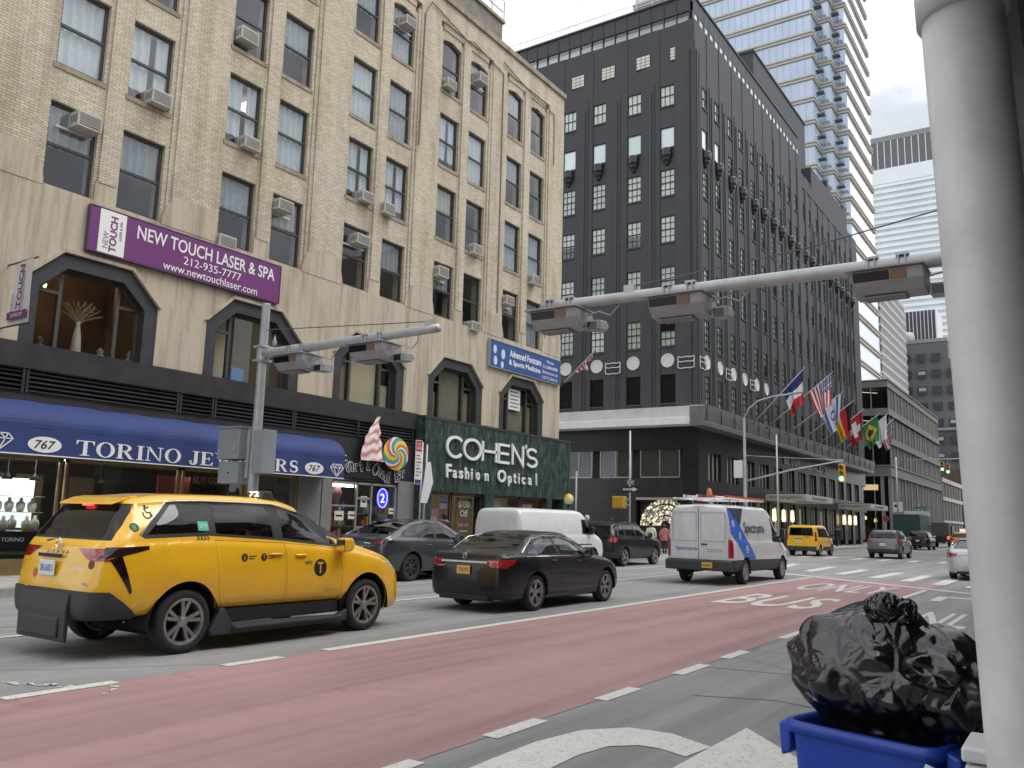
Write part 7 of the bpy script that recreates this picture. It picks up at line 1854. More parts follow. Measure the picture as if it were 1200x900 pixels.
# the banner stands out from the wall
bx0, bx1 = -19.7, -18.78
gm = MB()
for i in range(8):
    for j in range(10):
        def bp(u, v): return (bx0 + (bx1 - bx0) * u, 9.04 + .03 * math.sin(u * 3 + v * 2), 5.62 + 1.42 * v)
        gm.quad(bp(i / 8, j / 10), bp((i + 1) / 8, j / 10), bp((i + 1) / 8, (j + 1) / 10), bp(i / 8, (j + 1) / 10))
gm.obj('cloth', mat('banner_cloth', (.62, .62, .60), .8, var=.06), bn_)
for z in (5.6, 7.06): MB().tube([(-20.0, 9.06, z), (-18.7, 9.06, z)], .022, 8).obj('bracket_pole', mat('bracket_bronze', (.12, .09, .06), .5, .4), bn_)
text('lettering', 'TOUCH', M_pp, bn_, (-19.2, 8.995, 6.45), (1.0, .2), AXN, .002, rot=math.pi / 2, bold=.03); text('lettering', 'NEW', mat('print_greyviolet', (.25, .2, .27), .6), bn_, (-19.48, 8.995, 6.1), (.4, .12), AXN, .002, rot=math.pi / 2)
MB().box(-19.66, -18.82, 8.995, 9.0, 5.72, 5.9).obj('purple_strip', M_pp, bn_); text('lettering', '212-935-7777', M_sgl, bn_, (-19.24, 8.992, 5.81), (.5, .08), AXN, .001)
# ================================================================ street furniture
M_galv = mat('galvanised_steel', (.46, .47, .48), .5, .4, var=.15, vscale=3)
M_box = mat('cabinet_grey', (.30, .32, .34), .55, .1, var=.08)
M_hs = mat('housing_grey', (.33, .335, .35), .5, .1, var=.12, vscale=6)
M_lens = mat('sensor_window', (.012, .012, .014), .15)
def reader_unit():
    """toll reader hung under a gantry arm; local origin on the arm axis, facing -Y"""
    root = thing('toll_reader', 'x', 'camera', (0, 0, 0))
    MB().prism([(-.34, -.16), (.30, -.16), (.42, -.36), (.22, -.52), (-.16, -.50), (-.30, -.34)], 'x', -.52, .50).obj('housing', M_hs, root, bevel=.02)
    MB().box(-.60, .52, -.42, .34, -.16, -.135).obj('sun_shield', M_hs, root)
    MB().prism([(-.345, -.19), (-.312, -.33), (-.30, -.33), (-.33, -.19)], 'x', -.50, .02).obj('camera_window', M_lens, root)
    MB().prism([(-.352, -.19), (-.318, -.33), (-.30, -.33), (-.33, -.19)], 'x', .04, .26).obj('flash_window', mat('flash_bronze', (.22, .13, .08), .35, var=.3, vscale=30), root)
    MB().box(-.40, .22, -.12, .20, -.545, -.515).obj('lower_antenna', mat('antenna_grey', (.22, .22, .225), .6), root, bevel=.01)
    MB().prism([(.0, -.38), (.34, -.34), (.44, -.42), (.36, -.54), (.0, -.56)], 'x', .52, .80).obj('side_camera', M_hs, root, bevel=.02)
    MB().box(.56, .76, -.01, .03, -.55, -.41).obj('side_lens', M_lens, root)
    for x in (-.26, .18):
        f = MB(); f.box(x - .09, x + .09, -.12, .12, -.15, -.04); f.tube([(x - .05, -.13, -.1), (x - .05, -.13, .08), (x - .05, .13, .08), (x - .05, .13, -.1)], .012, 6); f.tube([(x + .05, -.13, -.1), (x + .05, -.13, .08), (x + .05, .13, .08), (x + .05, .13, -.1)], .012, 6)
        f.box(x - .09, x + .09, -.12, .12, .09, .125); f.obj('clamp', M_galv, root)
    MB().tube([(.5, .1, -.25), (.75, .1, -.2), (1.0, .1, -.3), (1.2, .05, -.15), (1.25, 0, -.05)], .014, 6).obj('cable', mat('cable_grey', (.4, .4, .41), .6), root, True)
    return root
GY = 13.82
ru = reader_unit()
move_car(ru, 0, 0)
def put_reader(x, z, label, src=ru, first=False):
    if first:
        M = Matrix.Translation((x, GY, z))
        for ch in [src] + list(src.children_recursive):
            W = M @ WM[ch]; WM[ch] = W; ch.matrix_basis = W
            if ch.parent: ch.matrix_parent_inverse = WM[ch.parent].inverted()
        src['label'] = label; return src
    return place_copy(src, (x, GY, z), label)
put_reader(-15.55, 5.56, 'grey toll reader hanging next to the pole of the short mast arm', first=True)
put_reader(-13.05, 5.60, 'grey toll reader near the free end of the short mast arm')
put_reader(-8.2, 5.80, 'grey toll reader at the tip of the long mast arm')
put_reader(-5.72, 5.77, 'grey toll reader with bronze window in the middle of the long mast arm')
put_reader(-2.28, 5.74, 'grey toll reader near the pole end of the long mast arm')
def gantry(name, label, px, tipx, z0, z1, top, stay):
    t = thing(name, label, 'pole', (px, GY, .14))
    MB().lathe([(.24, .14), (.24, .19), (.14, .22), (.135, .3), (.105, top), (.11, top + .02), (0, top + .03)], 20, (px, GY, 0)).obj('pole', M_galv, t, True)
    s = 1 if tipx > px else -1
    n = 14; MB().tube([(px + (tipx - px) * i / n, GY, z0 + (z1 - z0) * i / n) for i in range(n + 1)], [.125 - .03 * i / n for i in range(n + 1)], 18).obj('mast_arm', M_galv, t, True)
    f = MB(); f.lathe([(.15, z0 - .22), (.15, z0 + .22)], 18, (px, GY, 0)); f.box(px - .17, px + .17, GY - .17, GY + .17, z0 - .2, z0 - .15); f.box(px - .17, px + .17, GY - .17, GY + .17, z0 + .15, z0 + .2); f.obj('arm_collar', M_galv, t)
    MB().tube(stay, .012, 6).obj('stay_cable', mat('stay_dark', (.12, .12, .12), .6, .3), t)
    f = MB(); e = stay[-1]; f.box(e[0] - .1, e[0] + .1, GY - .06, GY + .06, e[2] - .1, e[2] + .03); f.obj('cable_anchor', M_galv, t)
    return t
g1 = gantry('mast_arm_pole', 'grey steel pole with short mast arm in front of the jewellers', -16.86, -11.25, 5.58, 5.66, 6.85, [(-16.86, GY, 6.2), (-14.0, GY, 6.0), (-11.5, GY, 5.83)])
g2 = gantry('mast_arm_pole', 'grey steel pole with long mast arm reaching over the bus lane', -.62, -8.62, 5.70, 5.80, 8.2, [(-.62, GY, 6.62), (-3.5, GY, 6.2), (-6.75, GY, 5.96)])
f = MB(); f.lathe([(0, 0), (.05, 0), (.06, .1), (.03, .18), (0, .3)], 10, (-16.45, GY, 5.75)); f.obj('antenna_cap', M_hs, g1, True)
cb = thing('control_cabinet', 'grey metal control cabinet strapped to the short mast arm pole', 'cabinet', (-17.1, GY, 2.3))
MB().box(-17.95, -17.12, GY - .30, GY + .25, 2.95, 3.72).obj('upper_box', M_box, cb, bevel=.015); MB().box(-17.98, -17.09, GY - .33, GY + .28, 3.72, 3.76).obj('upper_lid', M_box, cb)
MB().box(-17.9, -17.14, GY - .26, GY + .22, 2.36, 2.90).obj('lower_box', M_box, cb, bevel=.015)
MB().box(-17.09, -16.98, GY - .10, GY + .10, 2.5, 3.7).obj('mounting_rail', M_galv, cb)
MB().box(-16.74, -16.35, GY - .2, GY + .2, 2.6, 3.66).obj('rear_box', M_box, cb, bevel=.015)
MB().box(-17.3, -17.2, GY - .33, GY - .3, 3.15, 3.3).obj('latch', M_galv, cb); MB().lathe([(0, 0), (.02, 0), (.02, .02)], 8, (-17.5, GY - .28, 2.62), 'y').obj('lock', M_lens, cb)
# parking sign with two leaning blades
pk = thing('parking_sign', 'tall red and white parking regulation sign on a thin post', 'sign', (-16.95, 20.2, .14))
MB().tube([(-16.95, 20.27, .14), (-16.95, 20.27, 3.95)], .03, 8).obj('post', M_galv, pk, True)
MB().box(-16.93, -16.92, 19.92, 20.23, 2.66, 4.0).obj('plate', mat('sign_plate_white', (.72, .72, .72), .5), pk)
MB().box(-16.918, -16.914, 19.94, 20.21, 3.66, 3.98).obj('red_field', mat('sign_red', (.50, .03, .04), .5), pk); MB().box(-16.918, -16.914, 19.94, 20.21, 2.68, 2.80).obj('blue_field', mat('sign_navy', (.05, .05, .25), .5), pk)
text('lettering', 'NO', M_sgl, pk, (-16.912, 20.075, 3.88), (.12, .08), AXW, .001); text('lettering', 'STANDING', M_sgl, pk, (-16.912, 20.075, 3.76), (.22, .08), AXW, .001)
for i in range(7): MB().box(-16.918, -16.914, 19.97, 20.12 + .05 * (i % 3), 3.52 - i * .1, 3.545 - i * .1).obj('print_line', mat('print_red', (.45, .06, .06), .6) if i % 2 else M_ink, pk)
lb = thing('leaning_sign_blade', 'narrow white sign blade seen edge on, leaning beside the parking sign', 'sign', (-16.9, 20.6, .14))
MB().prism([(20.42, 3.35), (20.62, 3.38), (20.78, 2.75), (20.52, 2.1), (20.2, 2.1), (20.32, 2.7)], 'x', -16.9, -16.885).obj('plate', mat('sign_plate_white', (.72, .72, .72), .5), lb); MB().tube([(-16.92, 20.40, .14), (-16.92, 20.46, 3.9)], .028, 8).obj('post', M_galv, lb, True)
# corner street light, signal mast
sg = thing('street_light', 'grey street light and signal mast at the department store corner', 'street light', (-17, 50.6, .14))
MB().lathe([(.22, .14), (.2, .5), (.11, .6), (.10, 4), (.075, 8.2)], 14, (-17, 50.6, 0)).obj('pole', M_galv, sg, True)
MB().tube([(-17, 50.6, 8.1), (-16.7, 50.6, 8.75), (-16.1, 50.6, 9.2), (-15.2, 50.6, 9.42), (-14.2, 50.6, 9.48)], .045, 8).obj('lamp_arm', M_galv, sg, True)
MB().prism([(-14.35, 9.42), (-13.5, 9.50), (-13.45, 9.58), (-14.3, 9.56)], 'y', 50.45, 50.75).obj('lamp_head', M_hs, sg, bevel=.02)
MB().tube([(-17, 50.6, 4.35), (-14.2, 50.6, 5.0), (-11.3, 50.6, 5.5)], [.06, .05, .035], 8).obj('signal_arm', M_galv, sg, True); MB().tube([(-17, 50.6, 5.9), (-14.2, 50.6, 5.7), (-11.3, 50.6, 5.53)], .015, 5).obj('stay_cable', M_galv, sg)
MB().box(-17.65, -17.12, 50.45, 50.75, 4.55, 5.6).obj('white_cabinet', mat('cab_white', (.70, .70, .70), .5), sg, bevel=.02)
M_sigy = mat('signal_yellow', (.62, .36, .03), .5); M_grn = mat('signal_green_lit', (.1, .8, .5), .4, emit=5, ecol=(.08, .95, .55)); M_off = [mat('signal_red_off', (.16, .03, .02), .3), mat('signal_amber_off', (.24, .12, .02), .3)]
def signal(x, y, z, label):
    t = thing('traffic_signal', label, 'traffic light', (x, y, z))
    MB().box(x - .17, x + .17, y - .10, y + .14, z - .5, z + .5).obj('housing', M_sigy, t, bevel=.03)
    for k, m in enumerate((M_off[0], M_off[1], M_grn)):
        zz = z + .32 - k * .32
        MB().lathe([(0, -.012), (.115, -.01), (.12, 0)], 16, (x, y - .105, zz), 'y').obj('lens', m, t)
        v = MB()
        for i in range(10):
            a0, a1 = R_(-20 + 22 * i), R_(-20 + 22 * (i + 1)); v.quad(*[(x + .135 * math.cos(a), yy, zz + .135 * math.sin(a)) for a, yy in ((a0, y - .1), (a1, y - .1), (a1, y - .28), (a0, y - .28))])
        v.obj('visor', M_sigy, t)
    MB().tube([(x, y, z + .5), (x, y, z + .78)], .03, 6).obj('hanger', M_galv, t)
    return t
signal(-11.4, 50.6, 4.78, 'yellow traffic signal showing green at the department store corner mast')
signal(-12.4, 100.2, 8.5, 'yellow traffic signal showing green hung on a wire beside the far buildings'); s3 = signal(-12.0, 101.2, 8.3, 'second yellow traffic signal turned sideways on the far wire')
wm = thing('signal_mast', 'thin grey signal mast arm by the far side street', 'pole', (-17, 100.6, .14))
MB().tube([(-17, 100.6, .14), (-17, 100.6, 9.6)], .09, 8).obj('pole', M_galv, wm, True); MB().tube([(-17, 100.6, 9.2), (-9.5, 100.6, 9.32)], .05, 8).obj('arm', M_galv, wm, True)
# slender pale posts, sign posts
tp_ = thing('slender_post', 'tall slender pale post beside the store marquee', 'pole', (-17, 57.1, .14)); MB().tube([(-17, 57.1, .14), (-17, 57.1, 7.8)], .055, 8).obj('shaft', mat('pale_post', (.62, .60, .52), .5), tp_, True)
ow = thing('street_sign_post', 'grey post with arrow sign and street name plate at the corner', 'sign', (-17.2, 35.3, .14))
MB().tube([(-17.2, 35.3, .14), (-17.2, 35.3, 5.85)], .045, 8).obj('post', M_galv, ow, True)
MB().box(-17.55, -16.7, 35.22, 35.24, 3.05, 3.3).obj('arrow_plate', M_ink, ow); MB().prism([(-17.5, 3.13), (-17.5, 3.22), (-17.0, 3.22), (-17.0, 3.28), (-16.76, 3.175), (-17.0, 3.07), (-17.0, 3.13)], 'y', 35.205, 35.215).obj('arrow', M_sgl, ow); text('lettering', 'ONE WAY', M_ink, ow, (-17.25, 35.2, 3.175), (.36, .06), AXN, .001)
MB().box(-17.3, -16.95, 35.21, 35.225, 3.38, 3.6).obj('name_plate', mat('plate_green', (.25, .28, .27), .5), ow); text('lettering', '60 ST', M_sgl, ow, (-17.12, 35.205, 3.49), (.26, .1), AXN, .001)
pd = thing('pedestrian_signal', 'yellow pedestrian signal box on the street sign post', 'traffic light', (-17.45, 35.2, 2.3)); MB().box(-17.95, -17.35, 35.0, 35.35, 2.32, 2.86).obj('housing', M_sigy, pd, bevel=.04); MB().box(-17.92, -17.38, 34.97, 35.0, 2.37, 2.81).obj('visor_frame', M_sigy, pd); MB().box(-17.35, -17.2, 35.1, 35.2, 2.45, 2.5).box(-17.35, -17.2, 35.1, 35.2, 2.7, 2.75).obj('bracket', M_galv, pd)
sb = thing('subway_globe', 'black post with yellow and white globe lamp by the subway stair', 'lamp', (-17.1, 29.6, .14))
MB().tube([(-17.1, 29.6, .14), (-17.1, 29.6, 2.35)], .06, 8).obj('post', M_ink, sb, True); MB().lathe([(.0, 2.32), (.14, 2.36), (.19, 2.48), (.2, 2.55)], 16, (-17.1, 29.6, 0)).obj('lower_globe', mat('globe_white', (.75, .74, .62), .4), sb, True); MB().lathe([(.2, 2.55), (.17, 2.66), (.08, 2.74), (0, 2.76)], 16, (-17.1, 29.6, 0)).obj('upper_globe', mat('globe_yellow', (.7, .5, .05), .3), sb, True)
dp = thing('standpipe_post', 'thin grey pipe post against the black tiled wall', 'pole', (-27.4, 48.4, .14)); MB().tube([(-27.4, 48.4, .14), (-27.4, 48.4, 4.9)], .06, 8).obj('shaft', M_galv, dp, True)
# far signs at the next corner
gs = thing('street_name_sign', 'green street name plate on a pole past the grey vehicle', 'sign', (-16.6, 112, .14)); MB().tube([(-16.6, 112, .14), (-16.6, 112, 5)], .06, 6).obj('post', M_galv, gs); MB().box(-17.2, -15.9, 111.9, 111.93, 3.8, 4.5).obj('plate', mat('plate_green2', (.02, .20, .13), .5), gs); text('lettering', 'E 59 ST', M_sgl, gs, (-16.55, 111.89, 4.15), (1.0, .3), AXN, .002)
wsn = thing('turn_sign', 'white square turn restriction sign on a post by the corner shop', 'sign', (-18.95, 112, .14)); MB().tube([(-18.95, 112.05, .14), (-18.95, 112.05, 5.2)], .06, 6).obj('post', M_galv, wsn); MB().box(-19.45, -18.4, 111.95, 112, 3.9, 5.1).obj('plate', mat('sign_plate_white', (.72, .72, .72), .5), wsn); MB().box(-19.3, -18.9, 111.93, 111.95, 4.45, 4.75).obj('symbol', M_ink, wsn)
rs = thing('red_round_sign', 'small round red sign on a post near the corner shop entrance', 'sign', (-19.6, 108, .14)); MB().tube([(-19.6, 108, .14), (-19.6, 108, 3.4)], .05, 6).obj('post', M_galv, rs); MB().lathe([(0, -.02), (.35, -.02), (.35, .0)], 16, (-19.6, 107.95, 3.0), 'y').obj('disc', mat('sign_red', (.50, .03, .04), .5), rs)
ld = thing('led_kiosk', 'bright blue lit screen kiosk far down the pavement', 'screen', (-17.3, 132, .14)); MB().box(-18.1, -16.4, 132, 132.3, .14, 2.9).obj('case', M_blk, ld); MB().box(-18.0, -16.5, 131.97, 132, .5, 2.75).obj('screen', mat('led_blue', (.3, .6, .9), .4, emit=1.4, ecol=(.35, .68, 1)), ld); MB().box(-17.6, -17.1, 131.95, 131.97, .9, 1.8).obj('screen_image', M_ink, ld)
bn2 = thing('shop_banner_sign', 'red and white sign board above the traffic by the corner shop', 'sign', (-16.9, 100, 3.0)); MB().box(-17.6, -14.9, 108, 108.1, 3.3, 3.95).obj('board', mat('board_white', (.7, .68, .66), .5), bn2); MB().box(-17.5, -15.8, 107.97, 108, 3.3, 3.55).obj('red_band', mat('sign_red', (.50, .03, .04), .5), bn2)
MB().tube([(-16.2, 108.05, .14), (-16.2, 108.05, 3.3)], .06, 6).obj('post', M_galv, bn2)
# ================================================================ air conditioners
M_acb = mat('ac_casing', (.50, .48, .43), .6, var=.15, vscale=5); M_acg = mat('ac_grille', (.16, .16, .155), .6)
def make_ac():
    r = thing('air_conditioner', 'x', 'air conditioner', (0, 0, 0), 'window air conditioners of the tan building')
    MB().box(-.35, .26, -.31, .31, 0, .40).obj('casing', M_acb, r, bevel=.012)
    g = MB(); g.box(.262, .268, -.27, .27, .05, .35); g.obj('grille', M_acg, r)
    for k in range(5): MB().box(.268, .276, -.27, .27, .08 + k * .055, .092 + k * .055).obj('louvre', M_acb, r)
    for s in (-1, 1):
        for k in range(4): MB().box(-.06 + k * .075, -.02 + k * .075, s * .311, s * .316, .1, .3).obj('side_slot', M_acg, r)
    return r
AC = [(14.93, 15.74, 'upper'), (12.31, 12.56, ''), (10.45, 11.09, ''), (15.35, 12.52, ''), (14.77, 9.29, ''), (16.73, 11.04, ''), (22.02, 20.03, ''), (20.28, 12.54, ''), (21.38, 12.44, ''), (20.19, 10.98, ''), (24.61, 18.73, ''), (26.7, 19.94, ''), (26.69, 12.45, ''), (24.55, 10.95, ''), (26.75, 9.3, ''), (31.12, 12.32, ''), (29.12, 10.91, '')]
PN = {1: 'first pair over purple sign', 2: 'pair over purple sign end', 3: 'middle pair', 4: 'pair before the corner pair', 5: 'corner pair'}
FN = ['lowest row', 'second row', 'third row', 'arched row']
ac0 = make_ac()
for i, (y, z, _) in enumerate(AC):
    at = (-20.08, y, z - .20)
    pair = min(range(1, 6), key=lambda k: abs(PC[k] - y)); row = max(k for k in range(4) if z > ROWS[k] - .4)
    hi = z - ROWS[row] > .9; side = 'inner' if False else ('near' if y < PC[pair] else 'far')
    lab = 'air conditioner %s, %s, %s, %s' % ('held high' if hi else 'on sill', FN[row], PN[pair], 'spa side window' if y < PC[pair] else 'corner side window')
    if i == 0:
        M = Matrix.Translation(at)
        for ch in [ac0] + list(ac0.children_recursive):
            WM[ch] = M @ WM[ch]; ch.matrix_basis = WM[ch]
            if ch.parent: ch.matrix_parent_inverse = WM[ch.parent].inverted()
        ac0['label'] = lab
    else: place_copy(ac0, at, lab, scale=(random.uniform(.85, 1.05), random.uniform(.86, 1.06), random.uniform(.85, 1.08)))
    if hi: MB().box(-20.33, -20.24, y - .6, y + .55, z - .26, z - .21).obj('support_bar', mat('bar_white', (.6, .6, .58), .5), bb)
# things standing in the salon window
vz = thing('vase', 'tall white vase with dried branches in the salon window', 'vase', (-20.75, 11.2, 5.36))
MB().lathe([(0, 5.38), (.10, 5.38), (.13, 5.5), (.10, 5.9), (.05, 6.2), (.06, 6.28), (.04, 6.28)], 14, (-20.75, 11.2, 0)).obj('vase_body', mat('vase_white', (.62, .62, .60), .4), vz, True)
br = MB(); rr = random.Random(3)
for k in range(34):
    a = rr.uniform(0, 6.28); p = Vector((-20.75, 11.2, 6.2)); d = Vector((.25 * math.cos(a), .5 * math.sin(a), 1)).normalized(); pts = [p.copy()]
    for j in range(4): d = (d + Vector((rr.uniform(-.1, .1), rr.uniform(-.5, .5), rr.uniform(-.35, .15)))).normalized(); p = p + d * .16; pts.append(p.copy())
    br.tube(pts, [.012, .01, .009, .008, .012], 4)
o = br.obj('branches', mat('dried_branch', (.48, .38, .24), .8), vz); o['kind'] = 'stuff'
for i, (y, h, c, lab) in enumerate(((11.85, .34, (.36, .33, .22), 'squat olive vase'), (12.15, .24, (.40, .25, .22), 'low pink flower bowl'), (12.68, .42, (.55, .54, .52), 'white tiered ornament'), (10.3, .36, (.10, .12, .09), 'dark green plant bowl'))):
    MB().lathe([(0, 0), (.09, 0), (.12, h * .4), (.06, h * .6), (.1, h * .75), (.03, h), (0, h)], 12, (-20.75, y, AZ0 + .02)).obj('ornament', mat('ornament_%d' % i, c, .5, var=.3, vscale=20), None, True, label=lab + ' standing in the salon window', category='ornament')
bluebox = MB().box(-20.85, -20.55, 15.75, 16.2, AZ0 + .02, AZ0 + .5).obj('blue_box', mat('box_blue', (.04, .22, .60), .5), None, bevel=.01, label='bright blue box on the sill behind the mast arm pole', category='box')

# ================================================================ flags
def flag_colour(kind):
    def f(u, v):                                   # u along the hoist from the tip (0..1), v along the fly (0..1)
        if kind == 'us':
            if v < .42 and u < .54: return 'w' if (int(u * 22) + int(v * 24)) % 2 == 0 and int(u * 22) % 2 == 0 and int(v * 24) % 2 == 0 else 'b'
            return 'r' if int(u * 13) % 2 == 0 else 'w'
        if kind == 'fr': return 'b' if v < .36 else ('w' if v < .64 else 'r')
        if kind == 'de': return 'k' if u < .34 else ('r' if u < .67 else 'y')
        if kind == 'ch':
            a, b = abs(u - .5), abs(v - .5)
            return 'w' if (a < .10 and b < .3) or (b < .10 and a < .3) else 'r'
        if kind == 'br':
            a, b = abs(u - .5), abs(v - .5)
            if (a / .28) ** 2 + (b / .2) ** 2 < .5: return 'b'
            return 'y' if a / .42 + b / .42 < 1 else 'g'
        if kind == 'il':
            if .12 < u < .24 or .76 < u < .88: return 'b2'
            a, b = abs(u - .5), abs(v - .5)
            return 'b2' if .10 < math.hypot(a, b * 1.1) < .17 else 'w'
        return 'w'
    return f
FC = {'r': mat('flag_red', (.45, .02, .03), .8), 'w': mat('flag_white', (.70, .70, .72), .8), 'b': mat('flag_navy', (.02, .03, .16), .8), 'b2': mat('flag_blue', (.04, .10, .42), .8), 'k': mat('flag_black', (.02, .02, .02), .8), 'y': mat('flag_gold', (.70, .42, .02), .8), 'g': mat('flag_green', (.02, .22, .06), .8)}
FK = list(FC)
M_fp = mat('flagpole_grey', (.42, .43, .44), .4, .5)
def flag(base, tip, kind, label, hoist=1.75, fly=2.5, seed=0, narrow=1.0):
    base, tip = Vector(base), Vector(tip)
    t = thing('flag', label, 'flag', tuple(base)); d = (base - tip).normalized()
    mb = MB(); nu, nv = 26, 26; col = flag_colour(kind)
    def P(u, v):
        # gathered hanging cloth: the fly falls, folds deepen downwards
        p = tip + d * (.12 + hoist * u * (1 - .55 * v * narrow))
        drop = fly * v * (.80 + .14 * u)
        fold = .20 * v * math.sin(u * 9 + seed + v * 1.5) + .09 * v * math.sin(u * 21 + seed * 2)
        return p + Vector((.10 * v * math.sin(u * 6 + seed + 1) - .12 * v, fold, -drop + .05 * math.sin(u * 8 + v * 5 + seed)))
    for i in range(nu):
        for j in range(nv): mb.quad(P(i / nu, j / nv), P((i + 1) / nu, j / nv), P((i + 1) / nu, (j + 1) / nv), P(i / nu, (j + 1) / nv), FK.index(col((i + .5) / nu, (j + .5) / nv)))
    mb.obj('cloth', [FC[k] for k in FK], t, True)
    return t
def flag_pole(base, tip, label):
    base, tip = Vector(base), Vector(tip); t = thing('flag_pole', label, 'flag pole', tuple(base))
    MB().tube([base, base + (tip - base) * .3, tip], [.055, .05, .03], 8).obj('shaft', M_fp, t, True)
    MB().lathe([(0, .12), (.05, .09), (.06, .05), (.03, 0)], 8, tuple(tip)).obj('finial', M_fp, t, True)
    lo = base + (base - tip) * .12; MB().tube([lo, base + (tip - base) * .02], .07, 8).obj('socket', M_bs2, t)
FL = [('fr', 58.35, 66.33, 13.86, 'blue white and red tricolour flag'), ('us', 61.34, 75.3, 14.95, 'striped flag with blue canton beside the tricolour'), ('il', 66.23, 78.84, 13.73, 'white flag with blue stripes and star'), ('de', 70.75, 83.19, 13.53, 'black red and gold flag'), ('ch', 75.52, 87.56, 13.26, 'red flag with a white cross'), ('br', 80.58, 95.1, 13.73, 'green flag with a yellow diamond'), ('wh', 83.82, 99.85, 14.29, 'plain white flag'), ('us', 89.17, 103.85, 14.28, 'striped flag with blue canton beside the plain white flag')]
for i, (k, yb, y175, z175, lab) in enumerate(FL):
    xt = yb / (y175 / -17.5); zt = 1.64 + (z175 - 1.64) * xt / -17.5
    base, tip = (XW + 1.0, yb, 8.75), (xt, yb, zt)
    flag_pole(base, tip, 'slanted grey pole carrying the ' + lab); flag(base, tip, k, lab + ' on the black store', seed=i * 1.3, hoist=2.0, fly=2.8)
b0, t0_ = (-19.95, 33.9, 8.05), (-18.0, 33.3, 9.3)
flag_pole(b0, t0_, 'short white pole slanting from the tan building corner'); flag(b0, t0_, 'us', 'small striped flag rolled on the pole at the tan building corner', hoist=1.5, fly=.55, seed=2)

# ================================================================ pedestrians
SK = mat('skin', (.42, .26, .19), .6)
def person(at, rz, coat, legs, hair, label, stride=.18, h=1.70, hood=False):
    s = h / 1.72
    J = {'pel': (0, 0, .95, .15), 'wst': (0, 0, 1.10, .145), 'chs': (0, .01, 1.32, .165), 'nek': (0, 0, 1.49, .055), 'hd0': (0, .01, 1.58, .085), 'hd1': (0, .015, 1.66, .082),
         'hpL': (-.09, 0, .90, .10), 'knL': (-.10, stride * .6, .50, .068), 'anL': (-.10, stride * .9, .09, .045), 'toL': (-.10, stride * .9 + .17, .035, .04),
         'hpR': (.09, 0, .90, .10), 'knR': (.10, -stride * .2, .50, .068), 'anR': (.10, -stride * 1.1, .10, .045), 'toR': (.10, -stride * 1.1 + .16, .035, .04),
         'shL': (-.19, 0, 1.40, .075), 'elL': (-.25, -.06, 1.12, .058), 'wrL': (-.24, .08, .90, .042), 'haL': (-.235, .11, .80, .038), 'shR': (.19, 0, 1.40, .075), 'elR': (.25, .02, 1.12, .058), 'wrR': (.24, .14, .91, .042), 'haR': (.235, .17, .82, .038)}
    E = [('pel', 'wst'), ('wst', 'chs'), ('chs', 'nek'), ('nek', 'hd0'), ('hd0', 'hd1'), ('pel', 'hpL'), ('hpL', 'knL'), ('knL', 'anL'), ('anL', 'toL'), ('pel', 'hpR'), ('hpR', 'knR'), ('knR', 'anR'), ('anR', 'toR'), ('chs', 'shL'), ('shL', 'elL'), ('elL', 'wrL'), ('wrL', 'haL'), ('chs', 'shR'), ('shR', 'elR'), ('elR', 'wrR'), ('wrR', 'haR')]
    ks = list(J); me = bpy.data.meshes.new('person'); me.from_pydata([tuple(c * s for c in J[k][:3]) for k in ks], [(ks.index(a), ks.index(b)) for a, b in E], [])
    ob = bpy.data.objects.new('tmp', me); COL.objects.link(ob)
    ob.modifiers.new('skin', 'SKIN'); sub = ob.modifiers.new('sub', 'SUBSURF'); sub.levels = sub.render_levels = 2
    for i, k in enumerate(ks): sv = me.skin_vertices[0].data[i]; sv.radius = (J[k][3] * s,) * 2; sv.use_root = (k == 'pel')
    dg = bpy.context.evaluated_depsgraph_get(); m2 = bpy.data.meshes.new_from_object(ob.evaluated_get(dg)); bpy.data.objects.remove(ob)
    m2.materials.clear()
    for m in (SK, coat, legs, M_ink): m2.materials.append(m)
    for p in m2.polygons:
        c = p.center / s; p.use_smooth = True
        p.material_index = 0 if c.z > 1.47 or (abs(c.x) > .19 and c.z < .87) else (1 if c.z > .84 else (3 if c.z < .11 else 2))
    r = thing('person', label, 'person', at, rz=rz); M = WM[r]
    link('body', m2, r, mtx=M)
    hm = MB(); hm.lathe([(0, 1.755), (.06, 1.745), (.092, 1.70), (.098, 1.64), (.09, 1.57), (.075, 1.54)], 14); me_h = hm.mesh('hair', hair, True)
    for v in me_h.vertices: v.co *= s; v.co.y -= .018
    link('hair', me_h, r, mtx=M)
    cm = MB(); cm.lathe([(.17, 1.36), (.185, 1.2), (.175, 1.08), (.19, .92), (.20, .80), (.185, .79)], 18); me_c = cm.mesh('coat_skirt', coat, True)
    for v in me_c.vertices: v.co *= s; v.co.y *= .8
    link('coat', me_c, r, mtx=M)
    return r
def cl(n, c): return mat('cloth_' + n, c, .85, var=.15, vscale=8)
HB, HD = mat('hair_brown', (.06, .035, .02), .7), mat('hair_dark', (.015, .012, .01), .7)
person((-19.95, 43.6, .14 * 0 + .014), .3, cl('cream', (.66, .62, .52)), cl('dark', (.03, .03, .035)), HD, 'person in a bulky cream coat crossing the side street', h=1.68)
person((-19.55, 44.5, .014), .2, cl('pink', (.52, .16, .15)), cl('dark', (.03, .03, .035)), HB, 'person in a coral pink jacket crossing beside the cream coat', h=1.62)
person((-19.15, 45.2, .014), .1, cl('navy', (.03, .035, .07)), cl('jeans', (.05, .07, .13)), HD, 'person in a navy coat crossing in front of the store entrance', h=1.76)
person((-18.85, 45.9, .014), -.1, cl('red', (.45, .03, .04)), cl('dark', (.03, .03, .035)), HB, 'person in a bright red jacket beside the utility van', h=1.70)
person((-17.9, 36.3, .14), 2.8, cl('blue', (.06, .12, .24)), cl('dark', (.03, .03, .035)), HD, 'person in a blue jacket standing by the pedestrian signal', stride=.05)
